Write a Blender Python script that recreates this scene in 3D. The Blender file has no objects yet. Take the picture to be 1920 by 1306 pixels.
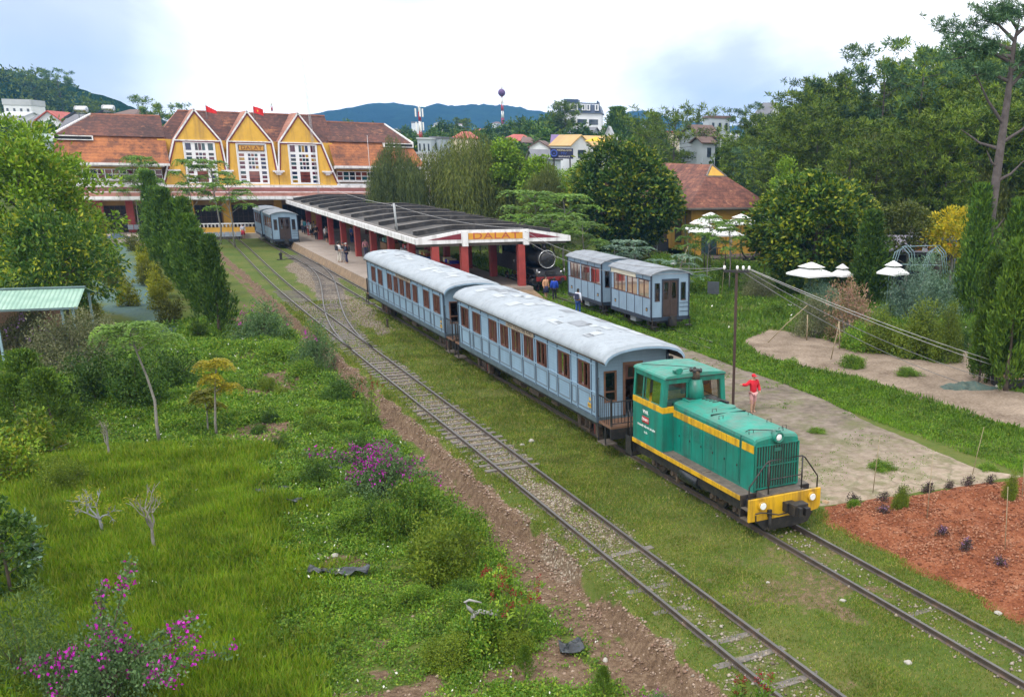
import bpy, math, random
import numpy as np
from mathutils import Vector, Matrix, Euler

PI = math.pi
SCN = bpy.context.scene
COL = SCN.collection
rad = math.radians

# ------------------------------------------------------------------ camera model (used for the camera and to survey the photograph)
F_PX, CXP, CYP, PITCH, ROLL, CAM_H = 1831.5162, 1336.2258, 824.4095, 0.2822, 0.0217, 9.8102
HEAD = 0.5488
SH, CH = math.sin(HEAD), math.cos(HEAD)
CAMX, CAMY = -14.80, -20.355


def ray(u, v):
	a, b = u - CXP, v - CYP
	a, b = a * math.cos(ROLL) + b * math.sin(ROLL), -a * math.sin(ROLL) + b * math.cos(ROLL)
	X = a / F_PX
	Y = math.cos(PITCH) - b / F_PX * math.sin(PITCH)
	Z = -math.sin(PITCH) - b / F_PX * math.cos(PITCH)
	return X, Y, Z


def G(u, v, z=0.0):
	"""survey: the point at height z seen at (u, v)"""
	X, Y, Z = ray(u, v)
	k = (z - CAM_H) / Z
	return CAMX + (X * CH + Y * SH) * k, CAMY + (-X * SH + Y * CH) * k


def D(u, v, depth):
	"""survey: the point at a horizontal distance ahead seen at (u, v)"""
	X, Y, Z = ray(u, v)
	k = depth / Y
	return CAMX + (X * CH + Y * SH) * k, CAMY + (-X * SH + Y * CH) * k, CAM_H + Z * k


def depth_of(x, y):
	return (x - CAMX) * SH + (y - CAMY) * CH


# ------------------------------------------------------------------ object helpers
def tag(o, label, cat, group=None):
	o['label'] = label
	o['category'] = cat
	if group:
		o['group'] = group
	return o


def kind(o, k, label=None):
	o['kind'] = k
	if label:
		o['label'] = label
	return o


def thing(name, label, cat, loc=(0, 0, 0), rotz=0.0, group=None, scale=None):
	o = bpy.data.objects.new(name, None)
	o.empty_display_size = 0.3
	COL.objects.link(o)
	o.location = loc
	o.rotation_euler = (0, 0, rotz)
	if scale is not None:
		o.scale = (scale,) * 3 if isinstance(scale, (int, float)) else scale
	return tag(o, label, cat, group)


def link_mesh(name, me, parent=None, loc=None):
	o = bpy.data.objects.new(name, me)
	COL.objects.link(o)
	if parent is not None:
		o.parent = parent
	if loc is not None:
		o.location = loc
	return o


def copy_tree(o, parent=None):
	c = o.copy()
	COL.objects.link(c)
	c.parent = parent
	for ch in list(o.children):
		copy_tree(ch, c)
	return c


class MB:
	"""collects faces and links them as one mesh"""

	def __init__(self):
		self.v, self.f, self.m, self.s = [], [], [], []

	def add(self, vs, fs, mi=0, smooth=False):
		o = len(self.v)
		self.v.extend(vs)
		for f in fs:
			self.f.append([o + i for i in f])
			self.m.append(mi)
			self.s.append(smooth)

	def box(self, x0, x1, y0, y1, z0, z1, mi=0):
		self.add([(x0, y0, z0), (x1, y0, z0), (x1, y1, z0), (x0, y1, z0), (x0, y0, z1), (x1, y0, z1), (x1, y1, z1), (x0, y1, z1)],
				 [(0, 3, 2, 1), (4, 5, 6, 7), (0, 1, 5, 4), (1, 2, 6, 5), (2, 3, 7, 6), (3, 0, 4, 7)], mi)

	def bar(self, p0, p1, w, h=None, up=(0, 0, 1), mi=0):
		h = w if h is None else h
		p0, p1 = Vector(p0), Vector(p1)
		d = (p1 - p0).normalized()
		s = d.cross(Vector(up))
		if s.length < 1e-5:
			s = d.cross(Vector((0, 1, 0)))
		s.normalize()
		t = s.cross(d)
		vs = []
		for p in (p0, p1):
			for a, b in ((-1, -1), (1, -1), (1, 1), (-1, 1)):
				vs.append(tuple(p + s * (a * w / 2) + t * (b * h / 2)))
		self.add(vs, [(0, 1, 2, 3), (7, 6, 5, 4), (0, 4, 5, 1), (1, 5, 6, 2), (2, 6, 7, 3), (3, 7, 4, 0)], mi)

	def tube(self, pts, rs, n=8, mi=0, cap=True, smooth=True):
		pts = [Vector(p) for p in pts]
		if not hasattr(rs, '__len__'):
			rs = [rs] * len(pts)
		vs, fs = [], []
		ref = None
		for i, p in enumerate(pts):
			d = (pts[min(i + 1, len(pts) - 1)] - pts[max(i - 1, 0)])
			d = d.normalized() if d.length > 1e-9 else Vector((0, 0, 1))
			if ref is None:
				ref = Vector((0, 0, 1)) if abs(d.z) < 0.9 else Vector((1, 0, 0))
			s = d.cross(ref)
			if s.length < 1e-5:
				s = d.cross(Vector((0, 1, 0)))
			s.normalize()
			t = s.cross(d)
			ref = -t if False else ref
			for k in range(n):
				a = 2 * PI * k / n
				vs.append(tuple(p + (s * math.cos(a) + t * math.sin(a)) * rs[i]))
		for i in range(len(pts) - 1):
			for k in range(n):
				fs.append((i * n + k, i * n + (k + 1) % n, (i + 1) * n + (k + 1) % n, (i + 1) * n + k))
		self.add(vs, fs, mi, smooth)
		if cap:
			o = len(self.v) - len(vs)
			self.f.append([o + k for k in range(n)][::-1]); self.m.append(mi); self.s.append(False)
			e = o + (len(pts) - 1) * n
			self.f.append([e + k for k in range(n)]); self.m.append(mi); self.s.append(False)

	def cyl(self, p0, p1, r0, r1=None, n=12, mi=0, cap=True):
		self.tube([p0, p1], [r0, r0 if r1 is None else r1], n, mi, cap)

	def ball(self, c, r, nu=12, nv=8, mi=0):
		r = (r, r, r) if not hasattr(r, '__len__') else r
		vs, fs = [], []
		for j in range(nv + 1):
			th = PI * j / nv
			for i in range(nu):
				a = 2 * PI * i / nu
				vs.append((c[0] + r[0] * math.sin(th) * math.cos(a), c[1] + r[1] * math.sin(th) * math.sin(a), c[2] + r[2] * math.cos(th)))
		for j in range(nv):
			for i in range(nu):
				fs.append((j * nu + i, (j + 1) * nu + i, (j + 1) * nu + (i + 1) % nu, j * nu + (i + 1) % nu))
		self.add(vs, fs, mi, True)

	def ring(self, c, R, r, axis='y', n=24, m=6, mi=0):
		vs, fs = [], []
		for i in range(n):
			a = 2 * PI * i / n
			for j in range(m):
				b = 2 * PI * j / m
				rr = R + r * math.cos(b)
				p, q, w = rr * math.cos(a), rr * math.sin(a), r * math.sin(b)
				vs.append((c[0] + p, c[1] + w, c[2] + q) if axis == 'y' else (c[0] + w, c[1] + p, c[2] + q) if axis == 'x' else (c[0] + p, c[1] + q, c[2] + w))
		for i in range(n):
			for j in range(m):
				fs.append((i * m + j, i * m + (j + 1) % m, ((i + 1) % n) * m + (j + 1) % m, ((i + 1) % n) * m + j))
		self.add(vs, fs, mi, True)

	def face(self, pts, mi=0):
		self.add([tuple(p) for p in pts], [tuple(range(len(pts)))], mi)

	def prism(self, poly, axis, a, b, mi=0):
		"""poly: (p, q) pairs; axis 'y': p=x q=z from y=a to b; 'x': p=y q=z; 'z': p=x q=y"""
		def P(p, q, w):
			return (p, w, q) if axis == 'y' else (w, p, q) if axis == 'x' else (p, q, w)
		n = len(poly)
		vs = [P(p, q, a) for p, q in poly] + [P(p, q, b) for p, q in poly]
		fs = [tuple(range(n)), tuple(range(2 * n - 1, n - 1, -1))] + [(i, i + n, (i + 1) % n + n, (i + 1) % n) for i in range(n)]
		self.add(vs, fs, mi)

	def sheet(self, prof, axis, a, b, mi=0, smooth=True, n=1):
		"""an open profile swept along an axis"""
		def P(p, q, w):
			return (p, w, q) if axis == 'y' else (w, p, q)
		k = len(prof)
		vs = [P(p, q, a + (b - a) * j / n) for j in range(n + 1) for p, q in prof]
		fs = [(j * k + i, j * k + i + 1, (j + 1) * k + i + 1, (j + 1) * k + i) for j in range(n) for i in range(k - 1)]
		self.add(vs, fs, mi, smooth)

	def mesh(self, name, mats):
		me = bpy.data.meshes.new(name)
		me.from_pydata(self.v, [], self.f)
		for m in (mats if isinstance(mats, (list, tuple)) else [mats]):
			me.materials.append(m)
		me.polygons.foreach_set('material_index', self.m)
		me.polygons.foreach_set('use_smooth', self.s)
		import bmesh
		bm = bmesh.new(); bm.from_mesh(me)
		bmesh.ops.recalc_face_normals(bm, faces=bm.faces)
		bm.to_mesh(me); bm.free()
		me.update()
		return me

	def build(self, name, mats, parent=None, bevel=0.0, loc=None):
		o = link_mesh(name, self.mesh(name, mats), parent, loc)
		if bevel:
			b = o.modifiers.new('edge', 'BEVEL')
			b.width = bevel; b.segments = 2; b.limit_method = 'ANGLE'; b.angle_limit = rad(35)
		return o


def text_obj(name, body, size, mat, parent, loc, rot, depth=0.012, sx=1.0, space=1.0):
	cu = bpy.data.curves.new(name, 'FONT')
	cu.body = body
	cu.size = size
	cu.extrude = depth
	cu.align_x = 'CENTER'
	cu.align_y = 'CENTER'
	cu.space_character = space
	t = bpy.data.objects.new('tmp', cu)
	COL.objects.link(t)
	dg = bpy.context.evaluated_depsgraph_get()
	me = bpy.data.meshes.new_from_object(t.evaluated_get(dg))
	bpy.data.objects.remove(t)
	me.materials.clear()
	me.materials.append(mat)
	o = link_mesh(name, me, parent, loc)
	o.rotation_euler = rot
	o.scale = (sx, 1, 1)
	return o


def np_mesh(name, V, nper, mats, smooth=False, mat_idx=None):
	"""V: (n*nper, 3) vertices; each run of nper vertices is one face"""
	V = np.ascontiguousarray(V, dtype=np.float32)
	n = len(V) // nper
	me = bpy.data.meshes.new(name)
	me.vertices.add(len(V)); me.vertices.foreach_set('co', V.ravel())
	me.loops.add(len(V)); me.loops.foreach_set('vertex_index', np.arange(len(V), dtype=np.int32))
	me.polygons.add(n)
	me.polygons.foreach_set('loop_start', np.arange(0, n * nper, nper, dtype=np.int32))
	for m in (mats if isinstance(mats, (list, tuple)) else [mats]):
		me.materials.append(m)
	if mat_idx is not None:
		me.polygons.foreach_set('material_index', mat_idx.astype(np.int32))
	me.update(calc_edges=True)
	return me


def grid_mesh(name, X, Y, Z, mats, keep=None):
	"""X, Y, Z: (ny, nx) arrays"""
	ny, nx = X.shape
	V = np.stack([X, Y, Z], -1).reshape(-1, 3).astype(np.float32)
	idx = np.arange(ny * nx).reshape(ny, nx)
	F = np.stack([idx[:-1, :-1], idx[:-1, 1:], idx[1:, 1:], idx[1:, :-1]], -1).reshape(-1, 4)
	if keep is not None:
		F = F[keep.ravel()]
	me = bpy.data.meshes.new(name)
	me.vertices.add(len(V)); me.vertices.foreach_set('co', V.ravel())
	me.loops.add(F.size); me.loops.foreach_set('vertex_index', F.ravel().astype(np.int32))
	me.polygons.add(len(F)); me.polygons.foreach_set('loop_start', np.arange(0, F.size, 4, dtype=np.int32))
	me.polygons.foreach_set('use_smooth', np.ones(len(F), dtype=bool))
	for m in (mats if isinstance(mats, (list, tuple)) else [mats]):
		me.materials.append(m)
	me.update(calc_edges=True)
	return me


# ------------------------------------------------------------------ noise
_RT = np.random.RandomState(7).rand(256, 256)


def vnoise(x, y):
	xi, yi = np.floor(x).astype(int), np.floor(y).astype(int)
	fx, fy = x - xi, y - yi
	fx, fy = fx * fx * (3 - 2 * fx), fy * fy * (3 - 2 * fy)
	a, b = _RT[yi & 255, xi & 255], _RT[yi & 255, (xi + 1) & 255]
	c, d = _RT[(yi + 1) & 255, xi & 255], _RT[(yi + 1) & 255, (xi + 1) & 255]
	return (a * (1 - fx) + b * fx) * (1 - fy) + (c * (1 - fx) + d * fx) * fy


def fbm(x, y, s, o=4):
	x, y = np.asarray(x, float) / s, np.asarray(y, float) / s
	r, a, t = 0, 1, 0
	for k in range(o):
		r = r + a * vnoise(x + 17.3 * k, y + 5.1 * k); t += a; a *= 0.5; x, y = x * 2.03, y * 2.03
	return r / t - 0.5          # about -0.35 .. 0.35


def sst(a, b, x):
	t = np.clip((np.asarray(x, float) - a) / (b - a), 0, 1)
	return t * t * (3 - 2 * t)


# ------------------------------------------------------------------ materials
_M = {}


def nodes(name):
	m = bpy.data.materials.new(name)
	m.use_nodes = True
	nt = m.node_tree
	bs = nt.nodes['Principled BSDF']
	return m, nt, bs


def N(nt, t, **kw):
	n = nt.nodes.new(t)
	for k, v in kw.items():
		if k in n.inputs.keys():
			n.inputs[k].default_value = v
		else:
			setattr(n, k, v)
	return n


def c4(c):
	return (c[0], c[1], c[2], 1)


def ramp(nt, stops, fac):
	r = nt.nodes.new('ShaderNodeValToRGB')
	e = r.color_ramp.elements
	while len(e) < len(stops):
		e.new(0.5)
	for i, (p, c) in enumerate(stops):
		e[i].position = p
		e[i].color = c4(c) if len(c) == 3 else c
	nt.links.new(fac, r.inputs[0])
	return r.outputs[0]


def mix(nt, a, b, fac, mode='MIX'):
	m = nt.nodes.new('ShaderNodeMix')
	m.data_type = 'RGBA'
	m.blend_type = mode
	for s, v in ((m.inputs[6], a), (m.inputs[7], b), (m.inputs[0], fac)):
		if hasattr(v, 'links'):
			nt.links.new(v, s)
		else:
			s.default_value = v if isinstance(v, (int, float)) else c4(v)
	return m.outputs[2]


def math_(nt, op, a, b=None, clamp=False):
	m = nt.nodes.new('ShaderNodeMath')
	m.operation = op
	m.use_clamp = clamp
	for s, v in ((m.inputs[0], a), (m.inputs[1], b)):
		if v is None:
			continue
		if hasattr(v, 'links'):
			nt.links.new(v, s)
		else:
			s.default_value = v
	return m.outputs[0]


def noise_t(nt, scale, detail=4, rough=0.6, vec=None, coord='Object', out=0, dist=0.0, scl=None):
	n = nt.nodes.new('ShaderNodeTexNoise')
	n.inputs['Scale'].default_value = scale
	n.inputs['Detail'].default_value = detail
	n.inputs['Roughness'].default_value = rough
	n.inputs['Distortion'].default_value = dist
	if vec is None:
		tc = nt.nodes.new('ShaderNodeTexCoord')
		vec = tc.outputs[coord]
		if scl is not None:
			mp = nt.nodes.new('ShaderNodeMapping')
			mp.inputs['Scale'].default_value = scl
			nt.links.new(vec, mp.inputs[0])
			vec = mp.outputs[0]
	nt.links.new(vec, n.inputs['Vector'])
	return n.outputs[out]


def bump(nt, bs, h, strength=0.3, dist=0.02):
	b = nt.nodes.new('ShaderNodeBump')
	b.inputs['Strength'].default_value = strength
	b.inputs['Distance'].default_value = dist
	nt.links.new(h, b.inputs['Height'])
	nt.links.new(b.outputs[0], bs.inputs['Normal'])


def paint(name, col, rough=0.5, var=0.25, scale=2.0, dirt=None, dirt_amt=0.5, metal=0.0, bmp=0.0, streak=False, spec=0.5, dirt_scale=None):
	"""a painted or plain surface: base colour broken by noise and worn in patches"""
	if name in _M:
		return _M[name]
	m, nt, bs = nodes(name)
	n = noise_t(nt, scale, 5, 0.65)
	lo = tuple(c * (1 - var) for c in col)
	hi = tuple(min(1, c * (1 + var * 0.7)) for c in col)
	c = ramp(nt, [(0.3, lo), (0.7, hi)], n)
	if dirt is not None:
		sc = (1, 1, 0.12) if streak else None
		d = noise_t(nt, dirt_scale or scale * 1.7, 6, 0.7, scl=sc)
		d = ramp(nt, [(0.62 - 0.28 * dirt_amt, (0, 0, 0)), (0.78 - 0.18 * dirt_amt, (1, 1, 1))], d)
		c = mix(nt, c, dirt, math_(nt, 'MULTIPLY', d, min(1, 0.45 + dirt_amt * 0.5)))
	nt.links.new(c, bs.inputs['Base Color'])
	r = noise_t(nt, scale * 3, 3)
	nt.links.new(ramp(nt, [(0.3, (rough * 0.8,) * 3), (0.7, (min(1, rough * 1.2),) * 3)], r), bs.inputs['Roughness'])
	bs.inputs['Metallic'].default_value = metal
	bs.inputs['Specular IOR Level'].default_value = spec
	if bmp:
		bump(nt, bs, noise_t(nt, scale * 8, 4), bmp, 0.01)
	_M[name] = m
	return m


def leaf(name, cols, trans=0.3, rough=0.6, vary=0.35):
	"""foliage: colour varies by leaf, by clump and by plant; some light passes through"""
	if name in _M:
		return _M[name]
	m, nt, bs = nodes(name)
	geo = nt.nodes.new('ShaderNodeNewGeometry')
	k = len(cols)
	c = ramp(nt, [((i + 0.5) / k, cols[i]) for i in range(k)], geo.outputs['Random Per Island'])
	oi = nt.nodes.new('ShaderNodeObjectInfo')
	clump = noise_t(nt, 0.9, 2, 0.5)
	v = math_(nt, 'ADD', math_(nt, 'MULTIPLY', clump, 1.1), math_(nt, 'MULTIPLY', oi.outputs['Random'], 0.4))
	c = mix(nt, c, ramp(nt, [(0.45, (1 - vary,) * 3), (1.0, (1 + vary, 1 + vary * 0.9, 1 + vary * 0.4))], v), 1.0, 'MULTIPLY')
	nt.links.new(c, bs.inputs['Base Color'])
	bs.inputs['Roughness'].default_value = rough
	bs.inputs['Specular IOR Level'].default_value = 0.25
	tr = nt.nodes.new('ShaderNodeBsdfTranslucent')
	nt.links.new(mix(nt, c, (1.0, 1.15, 0.5), 1.0, 'MULTIPLY'), tr.inputs['Color'])
	ms = nt.nodes.new('ShaderNodeMixShader')
	ms.inputs[0].default_value = trans * 0.62
	nt.links.new(bs.outputs[0], ms.inputs[1])
	nt.links.new(tr.outputs[0], ms.inputs[2])
	nt.links.new(ms.outputs[0], nt.nodes['Material Output'].inputs['Surface'])
	_M[name] = m
	return m


def glass(name, col=(0.05, 0.06, 0.06), rough=0.08):
	if name in _M:
		return _M[name]
	m, nt, bs = nodes(name)
	n = noise_t(nt, 1.3, 2)
	nt.links.new(ramp(nt, [(0.35, tuple(c * 0.5 for c in col)), (0.65, col)], n), bs.inputs['Base Color'])
	bs.inputs['Roughness'].default_value = rough
	bs.inputs['Specular IOR Level'].default_value = 0.7
	_M[name] = m
	return m


def clear_glass(name, tint=(0.8, 0.85, 0.85)):
	if name in _M:
		return _M[name]
	m, nt, bs = nodes(name)
	t = nt.nodes.new('ShaderNodeBsdfTransparent'); t.inputs[0].default_value = c4(tint)
	g = nt.nodes.new('ShaderNodeBsdfGlossy'); g.inputs['Roughness'].default_value = 0.05
	f = nt.nodes.new('ShaderNodeFresnel')
	ms = nt.nodes.new('ShaderNodeMixShader')
	nt.links.new(math_(nt, 'ADD', f.outputs[0], 0.08), ms.inputs[0])
	nt.links.new(t.outputs[0], ms.inputs[1]); nt.links.new(g.outputs[0], ms.inputs[2])
	nt.links.new(ms.outputs[0], nt.nodes['Material Output'].inputs['Surface'])
	_M[name] = m
	return m


# ------------------------------------------------------------------ camera, world, sun
cd = bpy.data.cameras.new('camera')
cam = bpy.data.objects.new('camera', cd)
COL.objects.link(cam)
cd.sensor_width = 36.0
cd.lens = F_PX * 36 / 1920
cd.shift_x = (960 - CXP) / 1920
cd.shift_y = (CYP - 653) / 1920
cd.clip_start = 0.5
cd.clip_end = 12000
cam.location = (CAMX, CAMY, CAM_H)
cam.rotation_euler = (Matrix.Rotation(-HEAD, 4, 'Z') @ Matrix.Rotation(PI / 2 - PITCH, 4, 'X') @ Matrix.Rotation(ROLL, 4, 'Z')).to_euler()
SCN.camera = cam

SUN_EL, SUN_AZ = 58.0, 235.0        # the sun stands behind thin cloud, behind and to the left of the camera
w = bpy.data.worlds.new('World')
SCN.world = w
w.use_nodes = True
nt = w.node_tree
bg = nt.nodes['Background']
sky = nt.nodes.new('ShaderNodeTexSky')
sky.sky_type = 'NISHITA'
sky.sun_disc = False
sky.sun_elevation = rad(SUN_EL)
sky.sun_rotation = rad(SUN_AZ)
tc = nt.nodes.new('ShaderNodeTexCoord')
mp = nt.nodes.new('ShaderNodeMapping')
mp.inputs['Scale'].default_value = (1.0, 1.0, 2.6)
mp.inputs['Location'].default_value = (0.35, 0.1, 0.0)
nt.links.new(tc.outputs['Generated'], mp.inputs[0])
cl = noise_t(nt, 2.2, 7, 0.55, vec=mp.outputs[0], dist=0.4)


def sky_bank(u, v, lo):
	"""a bank of greyer cloud round one bearing"""
	X, Y, Z = ray(u, v)
	d = Vector((X * CH + Y * SH, -X * SH + Y * CH, Z)).normalized()
	dp = nt.nodes.new('ShaderNodeVectorMath'); dp.operation = 'DOT_PRODUCT'
	dp.inputs[1].default_value = d
	nt.links.new(tc.outputs['Generated'], dp.inputs[0])
	return ramp(nt, [(lo, (0, 0, 0)), (1.0, (1, 1, 1))], dp.outputs['Value'])


grey = math_(nt, 'ADD', math_(nt, 'MULTIPLY', sky_bank(40, 20, 0.988), 0.55), math_(nt, 'ADD', math_(nt, 'MULTIPLY', sky_bank(1420, 240, 0.990), 0.46), math_(nt, 'MULTIPLY', sky_bank(720, 20, 0.9975), 0.36)))
cl = math_(nt, 'SUBTRACT', math_(nt, 'ADD', cl, 0.10), math_(nt, 'MULTIPLY', grey, 0.62))
cloud_col = ramp(nt, [(0.14, (6.6, 7.2, 8.4)), (0.30, (8.6, 9.0, 9.7)), (0.42, (13.0, 13.2, 13.5)), (0.56, (17.8, 17.6, 17.2)), (0.8, (18.8, 18.5, 18.0))], cl)
skycol = mix(nt, sky.outputs[0], cloud_col, 0.92)
nt.links.new(skycol, bg.inputs['Color'])
bg.inputs['Strength'].default_value = 0.085

sd = bpy.data.lights.new('sun', 'SUN')
sun = bpy.data.objects.new('sun', sd)
COL.objects.link(sun)
sd.energy = 1.5
sd.angle = rad(11)
sd.color = (1.0, 0.96, 0.9)
az = rad(SUN_AZ)
sdir = Vector((math.sin(az) * math.cos(rad(SUN_EL)), math.cos(az) * math.cos(rad(SUN_EL)), math.sin(rad(SUN_EL))))
sun.rotation_euler = (-sdir).to_track_quat('-Z', 'Y').to_euler()
sun.location = (-40, -60, 60)

vs = SCN.view_settings
vs.view_transform = 'Standard'
vs.look = 'None'
vs.gamma = 1.0
vs.exposure = 0.5
SCN.cycles.max_bounces = 6
SCN.cycles.diffuse_bounces = 2
SCN.cycles.transparent_max_bounces = 8
SCN.cycles.volume_bounces = 0
SCN.cycles.use_denoising = True
# ------------------------------------------------------------------ terrain
def base_h(x, y):
	x = np.asarray(x, float); y = np.asarray(y, float)
	g = np.full(np.broadcast(x, y).shape, -0.13)
	lf = sst(-5.88, -6.10, x + fbm(x, y, 3.0, 3) * 0.55)
	fade = 1 - 0.62 * sst(34, 62, y)
	g = g - lf * 0.46 * fade
	mound = sst(-7.0, -8.4, x) * (1 - 0.7 * sst(45, 70, y))
	g = g + mound * (fbm(x, y, 5.0, 4) * 0.75 + fbm(x + 9, y, 1.3, 3) * 0.22 + 0.08)
	rough = sst(13, 17, x) * (1 - sst(60, 90, y))
	g = g + rough * fbm(x, y, 4.0, 4) * 0.3
	dep = (x - CAMX) * SH + (y - CAMY) * CH
	g = g + 11.0 * (1 - np.exp(-np.clip(dep - 150, 0, None) / 210.0)) + 9.0 * sst(420, 1100, dep)
	lat = (x - CAMX) * CH - (y - CAMY) * SH
	g = g + 5.0 * sst(28, 70, lat) * sst(55, 110, dep) * (1 - sst(160, 230, dep))
	return g


def hz(x, y):
	return float(base_h(np.array([x]), np.array([y]))[0])


def GH(u, v, off=0.0):
	"""survey on the terrain"""
	z = 0.0
	for _ in range(25):
		p = G(u, v, z + off)
		z = 0.5 * z + 0.5 * hz(*p)
	p = G(u, v, z + off)
	return p[0], p[1], hz(*p)


def sdist(x, y, poly):
	"""signed distance to a polygon, positive inside"""
	x = np.asarray(x, float); y = np.asarray(y, float)
	d = np.full(x.shape, 1e9); ins = np.zeros(x.shape, bool)
	n = len(poly)
	for i in range(n):
		(ax, ay), (bx, by) = poly[i], poly[(i + 1) % n]
		ex, ey = bx - ax, by - ay
		t = np.clip(((x - ax) * ex + (y - ay) * ey) / (ex * ex + ey * ey + 1e-12), 0, 1)
		d = np.minimum(d, np.hypot(x - ax - t * ex, y - ay - t * ey))
		c = ((ay > y) != (by > y)) & (x < (bx - ax) * (y - ay) / (by - ay + 1e-12) + ax)
		ins ^= c
	return np.where(ins, d, -d)


def px_poly(pts):
	return [G(u, v, -0.1) for u, v in pts]


def track_x(k, y):
	"""centre line of the tracks"""
	y = np.asarray(y, float)
	if k == 'main':
		return 0.0 * y
	if k == 'loop':
		return -4.5 + 1.25 * sst(48, 108, y)
	if k == 'cross':
		return -4.5 + 4.5 * sst(31, 72, y)
	return 12.3 + 0.0 * y


PAVE = [(2.0, 50), (2.0, 5.5), (1.75, 1.55), (2.4, 1.35), (5.3, 0.95), (10.1, 0.5), (9.3, 2.0), (9.85, 7.8), (10.5, 11.5), (10.75, 14), (10.9, 24.5), (10.9, 34), (10.9, 50)]
SOIL = [(1.55, 0.25), (2.4, 1.3), (5.3, 0.9), (10.0, 0.5), (16, -0.3), (18, -14), (2.6, -14), (1.75, -7), (1.6, -3.2)]
MULCH = px_poly([(1385, 640), (1440, 616), (1520, 628), (1600, 646), (1700, 672), (1775, 684), (1800, 640), (1835, 640), (1850, 700), (1920, 740), (2050, 775), (2050, 850), (1920, 808), (1860, 792), (1790, 768), (1700, 738), (1600, 708), (1500, 690), (1420, 668)])
MEADOW = [G(u, v, -0.5) for u, v in ((430, 850), (510, 900), (545, 990), (590, 1120), (585, 1200), (575, 1330), (-80, 1330), (-80, 900), (150, 830))]
BLUE = [G(u, v, -0.2) for u, v in ((215, 442), (252, 442), (270, 520), (330, 610), (330, 640), (300, 645), (255, 600), (150, 560), (140, 500))]


def masks(x, y):
	"""what the ground is made of: bare earth, stones, bluish cover, lush growth (0..1)"""
	n1, n2 = fbm(x, y, 2.2, 4), fbm(x + 40, y + 11, 0.7, 3)
	dirt = np.zeros(x.shape); stone = np.zeros(x.shape)
	# the footpath and its bank, left of the loop track
	px = -6.62 + 0.25 * fbm(y, y * 0, 6.0, 2)
	wpath = 0.46 * (1 - 0.75 * sst(11, 15, y))
	dirt = np.maximum(dirt, sst(0.25, -0.25, np.abs(x - px) - wpath + n2 * 0.5))
	bank = sst(0.25, 0.0, np.abs(x + 6.03) - 0.12 + n2 * 0.5)
	dirt = np.maximum(dirt, bank * 0.95)
	# bare patches among the weeds
	weed = sst(-7.0, -7.6, x) * sst(-15.0, -12.0, x) * (1 - sst(28, 46, y))
	dirt = np.maximum(dirt, weed * 0.9 * sst(0.10, 0.2, fbm(x, y, 2.6, 4) + n2 * 0.4) * sst(-13.2, -11.5, x))
	dirt = np.maximum(dirt, sst(-10.2, -9.0, x) * sst(-7.4, -8.2, x) * sst(20, 30, y) * sst(-0.05, 0.1, n1) * 0.9)
	# ballast
	for k, wdt, lo, hi in (('main', 0.6, -60, 110), ('loop', 0.66, -60, 110), ('cross', 0.8, 31, 75), ('right', 0.7, -60, 75)):
		d = np.abs(x - track_x(k, y))
		s = sst(0.3, -0.25, d - wdt + n2 * 0.9 + n1 * 0.9) * (y > lo) * (y < hi)
		amt = {'main': 0.3, 'loop': 0.85 - 0.42 * sst(6, -1, y) - 0.75 * sst(45, 56, y), 'cross': 0.8, 'right': 0.2}[k]
		stone = np.maximum(stone, s * amt)
	# gravelly triangle at the turnout
	tri = [(-2.4, 52), (-3.6, 45), (-3.0, 34), (-1.4, 36), (-0.6, 44), (-0.9, 62), (0.5, 62), (0.6, 80), (-2.4, 72), (-3.0, 60)]
	stone = np.maximum(stone, 0.95 * sst(-0.3, 0.6, sdist(x, y, tri) + n1 * 1.5))
	# worn, dry patches in the grass
	worn = sst(0.06, 0.2, fbm(x + 3, y + 70, 4.0, 4) + n2 * 0.3) * sst(-5.6, -5.0, x) * sst(3.0, 1.5, x) * 0.5
	near = sst(4, -6, y) * sst(-4, -3, x) * sst(1.4, 0.4, x)
	dirt = np.maximum(dirt, np.clip(worn * (0.6 + 0.6 * near), 0, 1))
	stone = np.maximum(stone, bank * 0.12 + 0.42 * sst(0.3, 0.0, np.abs(x + 5.45) - 0.15 + n2 * 1.3 + n1 * 1.2) * sst(16, 4, y))
	blue = sst(-0.4, 0.6, sdist(x, y, BLUE) + n1 * 2.5) * (0.55 + 0.9 * np.clip(n1 + 0.35, 0, 1))
	lush = sst(-0.8, 1.2, sdist(x, y, MEADOW) + n1 * 4.0 + n2 * 2.5)
	return dirt, stone, np.clip(blue, 0, 1), lush


def axis(parts):
	out = []
	for a, b, s in parts:
		out.extend(np.arange(a, b, s).tolist())
	return np.array(out)


gx = axis([(-740, -140, 46), (-140, -30, 5), (-30, -20, 0.8), (-20, 3, 0.16), (3, 30, 0.35), (30, 60, 1.5), (60, 180, 5), (180, 700, 52), (700, 2990, 150)])
gy = axis([(-88, -14, 4), (-14, 42, 0.2), (42, 75, 0.45), (75, 130, 1.4), (130, 400, 9), (400, 1200, 40), (1200, 3380, 120)])
GXX, GYY = np.meshgrid(gx, gy)
GZZ = base_h(GXX, GYY) + np.where((np.abs(GXX) < 30) & (GYY < 75) & (GYY > -14), fbm(GXX, GYY, 0.9, 3) * 0.06, 0)
# leave room under the loose earth, the paving and the tracks
GZZ -= 0.03 * sst(0.0, 0.5, sdist(GXX, GYY, PAVE))

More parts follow.
